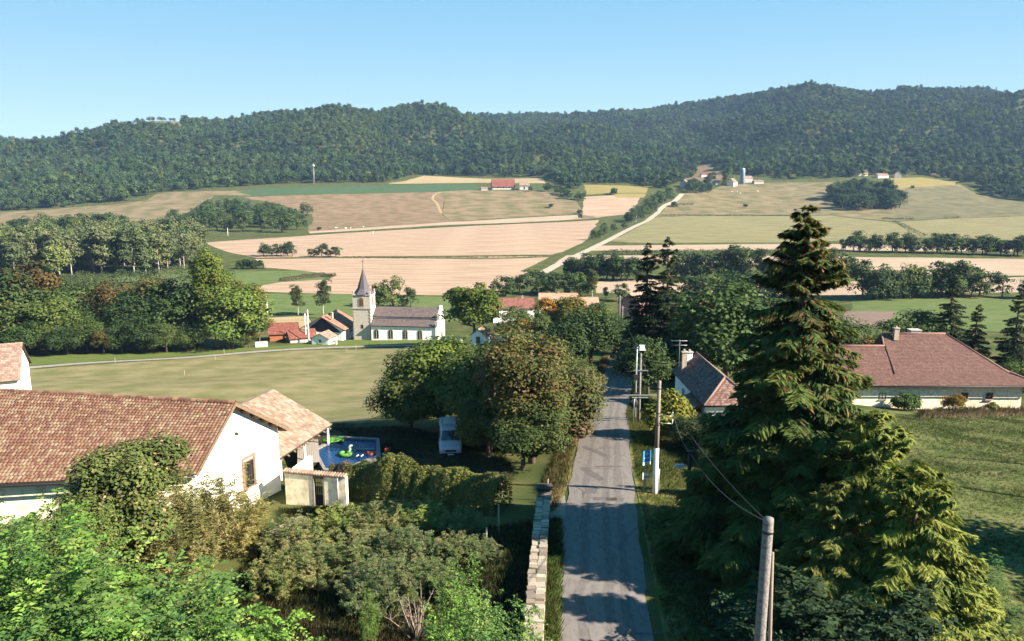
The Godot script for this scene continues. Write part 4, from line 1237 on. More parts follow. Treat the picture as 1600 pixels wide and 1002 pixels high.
func build_valley_trees() -> void:
	var mix := ["field", "field", "field_green"]
	# the two groves
	tree_patch("grove_tree", "broad tree in the dark grove below the green crop", "trees of the dark grove below the green crop", [Vector2(-282.00, -712.33), Vector2(-235.75, -651.54), Vector2(-201.48, -644.65), Vector2(-182.58, -673.09), Vector2(-197.24, -775.49), Vector2(-226.92, -877.28), Vector2(-268.70, -887.47), Vector2(-335.46, -891.17), Vector2(-337.91, -855.79)], 48, 15, 21, mix, 5.0)
	tree_patch("grove_tree", "tree in the small round copse beside the dark grove", "trees of the copse beside the dark grove", [Vector2(-322.37, -738.11), Vector2(-298.13, -738.11), Vector2(-330.33, -822.30), Vector2(-352.65, -814.56)], 8, 13, 17, mix, 5.0)
	tree_patch("grove_tree", "tree in the dense round grove on the high pasture", "trees of the round grove on the high pasture", [Vector2(395.22, -973.69), Vector2(431.65, -1056.09), Vector2(473.31, -1067.13), Vector2(492.65, -1033.85), Vector2(478.43, -963.21), Vector2(454.25, -922.38), Vector2(410.57, -912.22), Vector2(392.84, -927.18)], 64, 16, 23, ["field"], 6.0, 1)
	# rows of single trees
	tree_row("tree", "%s tree from the west in the line of trees under the pale pasture", "trees under the pale pasture", [Vector2(-394.23, -606.17), Vector2(-359.90, -624.83), Vector2(-328.39, -665.75)], 18, 14, 20, mix, 5.0)
	tree_row("tree", "%s tree up the hedge west of the valley road", "hedge trees beside the valley road", [Vector2(59.45, -577.29), Vector2(80.96, -656.40), Vector2(101.58, -706.74)], 8, 6, 9, mix, 2.5)
	tree_row("tree", "%s tree up the tall hedge where the valley road climbs", "hedge trees on the climbing valley road", [Vector2(117.95, -773.07), Vector2(143.10, -856.55), Vector2(161.39, -905.40), Vector2(177.45, -944.99), Vector2(202.45, -1001.86)], 20, 11, 17, ["field_green", "field"], 4.0)
	tree_patch("tree", "dark tree in the clump at the head of the valley road", "trees at the head of the valley road", [Vector2(220.02, -1015.43), Vector2(242.61, -1084.69), Vector2(280.87, -1121.90), Vector2(277.60, -1072.82), Vector2(250.49, -1025.05)], 12, 12, 16, ["field"], 6.0, 1)
	tree("tree", "full round tree beside the stone barn and silo", 302.28, -1116.60, 24.94, "field_green", 3)
	tree("tree", "dark tree in front of the bare hill clearing", 301.49, -1186.12, 18.90, "field", 1)
	tree_row("tree", "%s tree from the red farmhouse in the bushy bank east of it", "trees on the bank east of the red farmhouse", [Vector2(43.30, -1022.77), Vector2(58.52, -997.67), Vector2(75.32, -972.27), Vector2(88.06, -963.86)], 9, 9, 13, mix, 5.0)
	tree_row("hedge_bush", "%s bush from the west in the dark clump within the stubble", "field bushes west of the gap", [Vector2(-153.48, -469.87), Vector2(-132.50, -469.87)], 6, 7, 9, ["field"], 1.5, "bush", 1)
	tree_row("hedge_bush", "%s bush east of the gap in the stubble hedge", "field bushes east of the gap", [Vector2(-125.11, -469.87), Vector2(-105.66, -466.24)], 5, 5, 8.5, ["field"], 1.5, "bush", 1)
	tree_row("hedge_bush", "%s low bush at the corner of the lower stubble", "low bushes at the stubble corner", [Vector2(-145.23, -409.15), Vector2(-133.02, -409.15)], 4, 4.5, 5.5, ["bush"], 1.0, "bush", 4)
	tree("bush", "single bush by the green wedge meadow", -111.15, -329.94, 3.61, "bush", 1, "", "bush")
	hedge("reeds", "patch of brown reeds between green meadow and stubble", [Vector2(-107.79, -359.90), Vector2(-101.80, -371.10), Vector2(-94.26, -378.15), Vector2(-86.82, -375.77)], 5.0, 1.6, 2500, 0.5, [Color(0.10, 0.09, 0.06), Color(0.14, 0.11, 0.075), Color(0.09, 0.095, 0.05)])
	tree_row("tree", "%s tree from the west in the hedge beyond the pale strip", "trees beyond the pale strip", [Vector2(216.12, -505.24), Vector2(244.32, -492.88), Vector2(280.55, -484.97), Vector2(317.15, -473.56)], 26, 8, 15, mix, 3.5)
	hedge("hedge", "long low hedge beside the upper pale strip", [Vector2(55.67, -481.11), Vector2(99.41, -481.11), Vector2(141.39, -488.89), Vector2(173.71, -488.89), Vector2(210.06, -488.89)], 4.0, 3.2, 3800, 0.7)
	tree_row("tree", "%s tree in the dark row beyond the red-roofed barns", "dark trees beyond the red-roofed barns", [Vector2(24.49, -368.13), Vector2(42.29, -363.23), Vector2(59.63, -358.40)], 14, 10, 13, ["field"], 2.5, "tree", 1)
	tree_row("tree", "%s tree of the ragged row behind the twin conifers", "ragged row behind the twin conifers", [Vector2(79.52, -367.86), Vector2(104.40, -358.53), Vector2(124.91, -348.94), Vector2(153.85, -342.15)], 20, 10, 18, ["field", "slim", "field"], 4.0)
	tree_row("tree", "%s tree of the lower row behind the great spruce", "lower row behind the great spruce", [Vector2(71.07, -298.33), Vector2(92.07, -289.64), Vector2(108.45, -281.71)], 12, 9, 14, mix, 4.0)
	tree_row("tree", "%s tree from the west in the copse above the red barn roof", "copse above the red barn roof", [Vector2(133.59, -296.06), Vector2(150.29, -299.90), Vector2(185.09, -303.67)], 18, 10, 16, mix, 3.0)
	tree_row("tree", "%s tree east of the copse above the barn", "trees east of the copse", [Vector2(191.73, -298.09), Vector2(209.19, -298.13)], 4, 7, 10, mix, 3.0)
	# the pale poplar wood
	tree_patch("poplar", "tall grey-green poplar in the wood left of the stubble", "poplars of the pale wood", [Vector2(-251.51, -359.89), Vector2(-232.51, -378.13), Vector2(-206.78, -382.98), Vector2(-177.18, -387.95), Vector2(-163.56, -409.15), Vector2(-188.18, -466.24), Vector2(-226.22, -488.89), Vector2(-262.21, -466.24), Vector2(-309.83, -445.55)], 130, 18, 25, ["poplar"], 3.6)
	tree("poplar", "half-bare pale poplar with a white trunk before the wood", -206.20, -347.30, 20.21, "poplar", 6)
	hedge("undergrowth", "dark undergrowth along the front of the poplar wood", [Vector2(-212.80, -345.28), Vector2(-190.88, -347.30), Vector2(-164.76, -353.48), Vector2(-150.81, -378.13)], 9.0, 6.0, 6000, 0.7, [Color(0.055, 0.09, 0.035), Color(0.08, 0.115, 0.045), Color(0.1, 0.13, 0.055)])
	# the tall trees along the hayfield
	var i := 0
	for t in [[-137.68, -200.00, 21.56, "village_dark", "dark broad tree at the far west end of the hayfield trees"], [-132.37, -205.00, 23.45, "rusty", "tall olive-brown tree above the white bollard"], [-131.29, -215.00, 17.57, "village_dark", "dark tree second from the olive-brown one"], [-118.75, -205.00, 15.92, "village", "middle-green tree between the olive and golden trees"], [-110.59, -212.00, 19.48, "rusty", "golden-brown tree rising over the hedge of the hayfield"], [-100.72, -203.00, 15.50, "village_dark", "blackish-green tree in front of the golden-brown one"], [-95.87, -210.00, 20.39, "golden", "olive tree left of the great plane tree"], [-87.75, -206.00, 17.88, "village_dark", "dark tree touching the great plane tree"], [-79.44, -204.00, 27.09, "plane", "great bright green plane tree by the hayfield lane"], [-75.42, -212.00, 18.67, "golden", "straw-coloured tree beside the great plane tree"], [-69.28, -208.00, 11.03, "golden", "small yellowish tree at the end of the hayfield trees"], [-114.75, -208.00, 12.60, "village_dark", "dark tree under the golden-brown tree"], [-137.87, -220.00, 20.09, "village", "mid-green tree behind the olive-brown one"], [-125.59, -222.00, 17.21, "village", "mid-green tree behind the hayfield hedge"], [-102.73, -216.00, 18.24, "village", "mid-green tree between golden-brown and olive trees"], [-74.88, -200.00, 18.09, "village", "leafy tree at the plane tree's right foot"], [-120.08, -200.00, 15.70, "village", "rounded mid-green tree beside the dark one"], [-131.99, -198.00, 16.66, "village", "rounded mid-green tree at the west end"]]:
		tree("tree", t[4], t[0], t[1], t[2], t[3], [1, 0, 0, 0, 0, 1, 0, 4, 2, 6, 2, 1, 2, 0, 2, 6, 2, 0][i])
		i += 1
	i = 0
	for t in [[-124.48, -192.00, 8.92, "village_dark"], [-119.55, -194.00, 9.04, "village"], [-113.55, -193.00, 8.00, "village_dark"], [-110.14, -196.00, 9.83, "village"], [-104.73, -194.00, 7.39, "golden"], [-100.63, -195.00, 7.77, "village_dark"], [-95.41, -197.00, 10.72, "village_dark"], [-89.54, -196.00, 8.45, "village"], [-84.96, -198.00, 6.17, "village"], [-73.71, -200.00, 5.86, "village"], [-70.63, -203.00, 6.72, "golden"], [-83.24, -200.00, 8.84, "village_dark"]]:
		tree("tree", "%s low tree from the west along the hayfield lane" % ORD[i], t[0], t[1], t[2], t[3], -1, "low trees along the hayfield lane")
		i += 1
	# far skyline
	tree_row("tree", "%s tree from the west in the skyline row over the upland field", "skyline row over the upland field", [Vector2(-779.51, -1638.00), Vector2(-759.10, -1678.00), Vector2(-720.89, -1718.00)], 12, 7, 11, ["field"], 5.0, "tree", 1)
	var sky_tree: Vector2 = [Vector2(-6.74, -2810.00)][0]
	tree("tree", "big round tree on the far skyline", sky_tree.x, sky_tree.y, 27.0, "field", 1)
	tree_row("conifer", "%s conifer from the west along the high skyline", "conifers along the high skyline", [Vector2(1053.79, -2190.00), Vector2(1261.48, -2440.00), Vector2(1302.46, -2340.00), Vector2(1372.55, -2270.00), Vector2(1586.66, -2460.00)], 30, 17, 24, ["pointed"], 9.0)
	tree_row("conifer", "%s conifer of the dark stand on the hilltop", "hilltop conifer stand", [Vector2(723.31, -2245.00), Vector2(844.75, -2415.00)], 12, 18, 26, ["pointed"], 14.0)
	# behind the church and through the village
	tree("tree", "slim pale poplar on the meadow, the one by the red shed", -75.38, -268.98, 12.06, "slim", 2)
	tree("tree", "slim pale poplar on the meadow, the one by the church", -66.60, -269.08, 14.55, "slim", 0)
	tree("tree", "round green tree just right of the church spire", -45.02, -289.13, 12.67, "field_green", 2)
	tree("tree", "smaller tree leaning out behind the church roof", -38.20, -288.76, 7.81, "field", 0)
	tree("tree", "tree half hidden behind the church tower", -50.38, -289.32, 9.77, "field_green", 2)
	tree("tree", "bright round chestnut tree beside the church front", -9.83, -197.00, 17.15, "chestnut", 2)
	i = 0
	for t in [[-2.61, -315.00, 10.10, "field"], [3.21, -322.00, 7.62, "field"], [10.01, -318.00, 12.56, "field"], [17.51, -320.00, 10.96, "field"], [23.30, -312.00, 10.22, "field"], [-8.11, -325.00, 5.41, "field"]]:
		tree("tree", "%s tree of the dark clump behind the long red roof" % ORD[i], t[0], t[1], t[2], t[3], 1, "dark clump behind the long red roof")
		i += 1
	tree("tree", "yellow-green tree at the end of the dark clump", 27.27, -310.00, 10.41, "field_green", 6)
	tree("tree", "thin brownish tree beside the yellow-green one", 31.86, -305.00, 12.45, "slim", 5)
	tree("tree", "small tree standing in the tan field by the conifers", 36.72, -300.00, 5.90, "slim", 1)
	tree("tree", "dark bushy tree in front of the tan field", 41.37, -296.00, 7.85, "field", 1)
	for t in [[0.00, -190.00, 9.22, "village", 0, "mid-green tree right of the chestnut by the church"], [3.36, -182.00, 5.55, "autumn", 6, "small yellow-green tree before the white garden wall"], [9.48, -172.00, 10.01, "autumn", 5, "orange-leaved tree in front of the tan roofs"], [13.22, -165.00, 9.55, "autumn", 6, "broad yellowing tree next to the orange-leaved tree"], [16.85, -160.00, 8.30, "autumn", 2, "yellow-brown tree at the end of the roadside trees"], [6.36, -165.00, 6.60, "village", 0, "green tree below the orange-leaved tree"]]:
		tree("tree", t[5], t[0], t[1], t[2], t[3], t[4])
	for t in [[12.76, -122.00, 9.74, "village_dark", 1, "black-green tree overhanging the bend of the road"], [8.74, -112.00, 8.67, "village_dark", 1, "dark tree on the bank before the bend"], [18.47, -136.00, 7.47, "village_dark", 1, "dark tree closing the view down the road"], [22.19, -132.00, 5.80, "village_dark", 1, "dark tree behind the street lamp"]]:
		tree("tree", t[5], t[0], t[1], t[2], t[3], t[4])

# a round-headed panel, standing proud of a wall by dep, facing along n
func arch(st: SurfaceTool, c: Vector3, w: float, h: float, dep: float, n: Vector3) -> void:
	var side := Vector3(0, 1, 0).cross(n).normalized()
	var pts := [c - side * w * 0.5 - Vector3(0, h * 0.5, 0), c + side * w * 0.5 - Vector3(0, h * 0.5, 0)]
	for k in 9:
		var a := PI * k / 8.0
		pts.append(c + side * cos(a) * w * 0.5 + Vector3(0, h * 0.5 - w * 0.5 + sin(a) * w * 0.5, 0))
	for k in range(1, pts.size() - 1):
		tri(st, pts[0] + n * dep, pts[k + 1] + n * dep, pts[k] + n * dep)
	for k in pts.size():
		var a: Vector3 = pts[k]
		var b: Vector3 = pts[(k + 1) % pts.size()]
		quad(st, a, a + n * dep, b + n * dep, b)

func build_church() -> void:
	rng.seed = 31
	var o := thing("church", "white village church with slate spire and two-tier brown roof", "church", Vector3(-31.0, 1.9, -222.2), deg_to_rad(-6))
	var st := mb()
	box(st, Vector3(-12.3, 6.0, 0), Vector3(5.2, 15.0, 5.2))
	var tower := obj("tower", st, M["tower_stone"], o)
	st = mb()
	for y in [9.5, 13.45]:
		box(st, Vector3(-12.3, y, 0), Vector3(5.5, 0.28, 5.5))
	obj("string_course", st, M["stone_pale"], tower)
	st = mb()
	for y in range(0, 20):   # quoins
		for s in [[-1, -1], [1, -1], [1, 1], [-1, 1]]:
			box(st, Vector3(-12.3 + s[0] * 2.45, y * 0.47 + 0.25, s[1] * 2.45), Vector3(0.5 if y % 2 else 0.36, 0.42, 0.36 if y % 2 else 0.5))
	obj("quoins", st, M["stone_pale"], tower).set_meta("kind", "stuff")
	for n in [Vector3(0, 0, 1), Vector3(1, 0, 0), Vector3(-1, 0, 0)]:
		var c: Vector3 = Vector3(-12.3, 11.5, 0) + n * 2.6
		st = mb()
		arch(st, c, 1.75, 2.9, 0.08, n)
		var b := obj("belfry_opening", st, M["stone_pale"], tower)
		st = mb()
		arch(st, c, 1.2, 2.5, 0.1, n)
		obj("louvre_panel", st, M["shutter"], b)
		st = mb()
		for k in 6:
			box(st, c + Vector3(0, -1.0 + k * 0.32, 0) + n * 0.12, Vector3(1.1, 0.06, 0.08) if n.x == 0 else Vector3(0.08, 0.06, 1.1))
		obj("louvre", st, M["wood"], b)
	st = mb()
	box(st, Vector3(-12.3, 4.2, 2.6), Vector3(0.7, 1.1, 0.1))
	obj("slit_window", st, M["glass_dark"], tower)
	# spire: a flared skirt and a steep eight-sided needle
	st = mb()
	var rings := [[13.6, 2.95, 0.0], [14.3, 2.25, 0.0], [15.1, 1.65, 1.0], [17.6, 0.95, 1.0], [20.9, 0.05, 1.0]]
	for i in rings.size() - 1:
		for k in 8:
			var q := []
			for e in [[i, k], [i, k + 1], [i + 1, k + 1], [i + 1, k]]:
				var a: float = TAU * (e[1] + 0.5) / 8.0
				var r: float = rings[e[0]][1]
				var sq: float = r / maxf(absf(cos(a)), absf(sin(a)))
				r = lerpf(sq, r * 1.08, rings[e[0]][2])
				q.append(Vector3(-12.3 + cos(a) * r, rings[e[0]][0], sin(a) * r))
			quad(st, q[0], q[3], q[2], q[1])
	var spire := obj("spire", st, M["slate"], o)
	st = mb()
	tube(st, [Vector3(-12.3, 20.7, 0), Vector3(-12.3, 23.7, 0)], 0.09, 0.05, 5)
	box(st, Vector3(-12.3, 22.9, 0), Vector3(0.9, 0.1, 0.08))
	obj("cross", st, M["iron"], spire)
	st = mb()
	for s in [[-1, -1], [1, -1], [1, 1], [-1, 1]]:
		box(st, Vector3(-12.3 + s[0] * 2.4, 14.1, s[1] * 2.4), Vector3(0.45, 1.1, 0.45))
	obj("pinnacle", st, M["stone_pale"], tower)
	# nave, aisle and their roofs
	st = mb()
	for x in [0.1]:
		box(st, Vector3(0.1, 3.4, -3.0), Vector3(19.0, 7.0, 7.0))
	quad(st, Vector3(9.6, 6.9, 0.5), Vector3(9.6, 9.0, -3.0), Vector3(9.6, 9.0, -3.0), Vector3(9.6, 6.9, -6.5))
	tri(st, Vector3(-9.4, 6.9, 0.5), Vector3(-9.4, 6.9, -6.5), Vector3(-9.4, 9.0, -3.0))
	obj("nave_wall", st, M["white_wall"], o)
	var cols := [Color(0.115, 0.09, 0.09), Color(0.14, 0.11, 0.108), Color(0.10, 0.08, 0.08)]
	st = mb()
	tile_slope(st, Vector3(-9.5, 6.95, 0.85), Vector3(9.5, 6.95, 0.85), Vector3(9.5, 9.25, -3.0), Vector3(-9.5, 9.25, -3.0), 0.5, 0.4, cols)
	tile_slope(st, Vector3(9.5, 6.95, -6.85), Vector3(-9.5, 6.95, -6.85), Vector3(-9.5, 9.25, -3.0), Vector3(9.5, 9.25, -3.0), 0.6, 0.5, cols)
	obj("nave_roof", st, M["church_roof"], o)
	st = mb()
	box(st, Vector3(0.1, 1.9, 2.0), Vector3(19.0, 5.5, 2.8))
	var aisle := obj("aisle_wall", st, M["white_wall"], o)
	st = mb()
	tile_slope(st, Vector3(-9.6, 4.75, 3.75), Vector3(9.5, 4.75, 3.75), Vector3(9.5, 6.35, 0.52), Vector3(-9.6, 6.35, 0.52), 0.5, 0.4, cols)
	obj("aisle_roof", st, M["church_roof"], o)
	st = mb()
	box(st, Vector3(0, 6.86, 0.72), Vector3(19.2, 0.16, 0.36))
	box(st, Vector3(0, 4.66, 3.62), Vector3(19.2, 0.16, 0.36))
	obj("gutter", st, M["iron"], o)
	for x in [-7.9, -3.7, 0.6, 4.9]:
		st = mb()
		arch(st, Vector3(x, 2.35, 3.4), 1.6, 2.9, 0.06, Vector3(0, 0, 1))
		var w := obj("window", st, M["stone_pale"], aisle)
		st = mb()
		arch(st, Vector3(x, 2.35, 3.4), 1.15, 2.5, 0.09, Vector3(0, 0, 1))
		obj("pane", st, M["glass_dark"], w)
		st = mb()
		box(st, Vector3(x, 2.2, 3.5), Vector3(0.07, 2.2, 0.05))
		obj("glazing_bar", st, M["white_paint"], w)
	st = mb()
	hexa(st, [Vector3(9.5, -1, -6.7), Vector3(10.2, -1, -6.7), Vector3(10.2, -1, 3.7), Vector3(9.5, -1, 3.7), Vector3(9.5, 5.2, -6.7), Vector3(10.2, 5.2, -6.7), Vector3(10.2, 5.2, 3.7), Vector3(9.5, 5.2, 3.7)])
	hexa(st, [Vector3(9.5, 5.2, -6.7), Vector3(10.2, 5.2, -6.7), Vector3(10.2, 5.2, 0.7), Vector3(9.5, 5.2, 0.7), Vector3(9.5, 9.9, -3.2), Vector3(10.2, 9.9, -3.2), Vector3(10.2, 9.9, -2.8), Vector3(9.5, 9.9, -2.8)])
	var front := obj("facade", st, M["white_wall"], o)
	st = mb()
	box(st, Vector3(9.85, 7.2, 0.9), Vector3(0.7, 1.9, 0.7))
	box(st, Vector3(9.85, 5.7, 3.6), Vector3(0.7, 1.4, 0.7))
	obj("pier", st, M["stone_pale"], front)
	st = mb()
	arch(st, Vector3(10.2, 1.2, -1.6), 1.8, 3.4, 0.06, Vector3(1, 0, 0))
	obj("door", st, M["shutter"], front)

func build_village() -> void:
	rng.seed = 41
	var v := house("house", "orange-tiled house with a broad dark gable beside the church", Vector2(-53.95, -226.00), deg_to_rad(80), 11.0, 11.5, 4.3, 7.3, M["white_wall"], ORANGE_TILES, {"over": 1.3, "tile": 0.45, "windows": [[3, -2.6, 2.4, 1.1, 1.4, 0], [3, 1.5, 2.4, 1.1, 1.4, 0], [0, 2, 2.4, 1.0, 1.4, 1]], "chimneys": [[-4.6, 2.6, 0.7, 1.6], [2.0, 1.0, 0.9, 1.1]]})
	var st := mb()
	tri(st, Vector3(-5.55, 2.9, 5.7), Vector3(-5.55, 7.2, 0), Vector3(-5.55, 2.9, -5.7))
	tri(st, Vector3(-5.55, 2.9, 5.7), Vector3(-5.55, 2.9, 5.7), Vector3(-5.55, 4.2, 5.7))
	obj("gable_boarding", st, M["pole_dark"], v)
	house("shed", "red-roofed shed with orange walls at the hayfield's edge", Vector2(-66.69, -222.00), 0.25, 8.0, 7.0, 2.5, 4.9, M["orange_wall"], RED_TILES, {"cat": "shed", "tile": 0.45, "windows": [[0, 1.5, 1.1, 2.2, 2.2, 0, 1]]})
	house("shed", "low red-roofed lean-to between the orange shed and the big gable", Vector2(-60.28, -217.00), 0.5, 7.5, 5.0, 1.7, 3.4, M["grey_wall"], RED_TILES, {"cat": "shed", "tile": 0.45})
	house("outbuilding", "small white-gabled outbuilding in front of the orange-tiled house", Vector2(-52.47, -212.00), deg_to_rad(75), 5.0, 5.0, 2.0, 3.3, M["white_wall"], PINK_TILES, {"cat": "outbuilding", "tile": 0.4, "windows": [[3, 0, 1.2, 0.8, 1.0, 0]]})
	house("house", "long low house with a dark red roof right of the chestnut tree", Vector2(0.43, -255.00), 0.03, 13.5, 9.0, 4.8, 7.4, M["white_wall"], [Color(0.23, 0.095, 0.08), Color(0.27, 0.115, 0.095), Color(0.2, 0.085, 0.075)], {"tile": 0.5, "windows": [[0, -4, 2.6, 1.1, 1.3, 1], [0, 0, 2.6, 1.1, 1.3, 1], [0, 4, 2.6, 1.1, 1.3, 1]], "chimneys": [[3, 0, 0.6, 1.2]]})
	house("house", "tan-roofed house peeping over the orange-leaved trees", Vector2(15.83, -262.00), -0.05, 13.0, 8.5, 5.0, 7.8, M["cream_wall"], [Color(0.46, 0.28, 0.2), Color(0.52, 0.33, 0.24)], {"tile": 0.5, "chimneys": [[0, 0, 0.6, 0.9]]})
	house("house", "second tan roof, lower, behind the yellowing trees", Vector2(23.38, -258.00), 0.05, 11.0, 8.0, 4.4, 6.6, M["cream_wall"], [Color(0.44, 0.27, 0.2), Color(0.48, 0.31, 0.23)], {"tile": 0.5})
	house("house", "tall pink-gabled house half behind the twin conifers", Vector2(38.32, -240.00), deg_to_rad(62), 9.0, 7.0, 6.6, 9.6, M["pink_wall"], PINK_TILES, {"tile": 0.5, "windows": [[3, 0, 4.2, 0.9, 1.3, 0]]})
	house("house", "red-roofed house glimpsed right of the twin conifers", Vector2(46.77, -190.00), 0.5, 11.0, 8.0, 4.6, 8.6, M["pink_wall"], RED_TILES, {"tile": 0.45, "windows": [[0, 0, 2.5, 1.0, 1.3, 0]]})
	house("house", "red roof showing through the great spruce", Vector2(51.78, -128.00), 0.1, 9.0, 7.0, 5.0, 8.3, M["cream_wall"], RED_TILES, {"tile": 0.4})
	# garden walls
	for w in [[[Vector2(-18.96, -204.00), Vector2(-13.37, -203.00)], 1.7, "white garden wall from the church front to the chestnut tree"], [[Vector2(-10.27, -196.00), Vector2(-1.30, -193.00)], 2.0, "white garden wall under the chestnut tree"], [[Vector2(-56.23, -212.00), Vector2(-48.61, -210.00)], 1.2, "low white wall before the white-gabled outbuilding"], [[Vector2(-69.16, -204.00), Vector2(-66.20, -205.00)], 1.4, "short white wall at the end of the hayfield trees"]]:
		var a: Vector2 = w[0][0]
		var b: Vector2 = w[0][1]
		var p := gv((a + b) * 0.5)
		var o := thing("garden_wall", w[2], "wall", p, -(b - a).angle())
		st = mb()
		var L := a.distance_to(b)
		box(st, Vector3(0, w[1] * 0.5 - 0.6, 0), Vector3(L, w[1] + 1.2, 0.35))
		obj("wall", st, M["white_wall"], o)
		st = mb()
		box(st, Vector3(0, w[1] + 0.04, 0), Vector3(L + 0.06, 0.1, 0.46))
		obj("coping", st, M["stone_pale"], o)
	var gh := house("outbuilding", "small white hut under the chestnut tree", Vector2(-7.79, -192.00), deg_to_rad(70), 4.0, 4.0, 2.6, 4.0, M["white_wall"], PINK_TILES, {"cat": "outbuilding", "tile": 0.4, "windows": [[3, 0, 1.1, 0.9, 2.0, 0, 1]]})
	# poles in the village
	var k := 0
	for q in [[-57.10, -213.00, 9.59, "white pole, the taller of the pair by the red lean-to"], [-58.68, -216.00, 8.29, "white pole, the shorter of the pair by the red lean-to"], [-74.36, -232.00, 12.23, "white pole standing in the green meadow"], [23.98, -170.00, 9.01, "utility pole near the pink-gabled house"], [23.89, -165.00, 6.77, "shorter utility pole near the pink-gabled house"], [125.87, -791.15, 5.80, "white pole beside the valley road"], [-228.28, -624.83, 6.65, "pale pole in front of the dark grove"], [-115.06, -644.65, 2.64, "small white post on the track above the stubble"]]:
		var p := Vector3(q[0], ground(q[0], q[1]), q[1])
		var o := thing("pole", q[3], "pole", p)
		st = mb()
		tube(st, [Vector3(0, -0.5, 0), Vector3(0, q[2], 0)], 0.17, 0.12, 7)
		obj("shaft", st, M["white_lime"] if k != 3 and k != 4 else M["pole_wood"], o)
		st = mb()
		box(st, Vector3(0, q[2] - 0.4, 0), Vector3(1.2, 0.1, 0.1))
		obj("crossarm", st, M["galvanised"], o)
		k += 1
	# the white bollard-like post at the lane's west end
	var bp := gv(Vector2(-111.00, -172.34))
	var bo := thing("marker_post", "white marker post by the west end of the lane", "post", bp)
	st = mb()
	tube(st, [Vector3(0, -0.2, 0), Vector3(0, 1.9, 0), Vector3(0, 2.1, 0)], 0.42, 0.36, 8)
	obj("shaft", st, M["white_lime"], bo)
	st = mb()
	tube(st, [Vector3(0, 2.1, 0), Vector3(0, 2.35, 0), Vector3(0, 2.5, 0)], 0.32, 0.12, 8)
	obj("cap", st, M["stone_pale"], bo)
	# fence posts along the hayfield lane
	k = 0
	for p in [Vector2(-92.99, -176.64), Vector2(-71.70, -182.19), Vector2(-73.63, -193.24), Vector2(-41.83, -191.48), Vector2(-40.65, -196.91), Vector2(-70.10, -160.84)]:
		var f := gv(p)
		st = mb()
		tube(st, [f - Vector3(0, 0.3, 0), f + Vector3(0, 1.2, 0)], 0.07, 0.06, 5)
		tag(obj("fence_post", st, M["wood_grey"]), "%s thin fence post from the west along the lane" % ORD[k], "post", "posts along the lane")
		k += 1
	# the small white house at the left edge
	house("house", "white house with a mossy pink roof at the hayfield's corner", Vector2(-79.02, -108.00), deg_to_rad(24), 15.0, 10.0, 4.6, 8.4, M["white_wall"], PINK_TILES, {"tile": 0.32, "over": 0.6, "windows": [[0, 4.6, 2.6, 0.9, 1.1, 0], [0, 0, 2.6, 0.9, 1.1, 0]]})

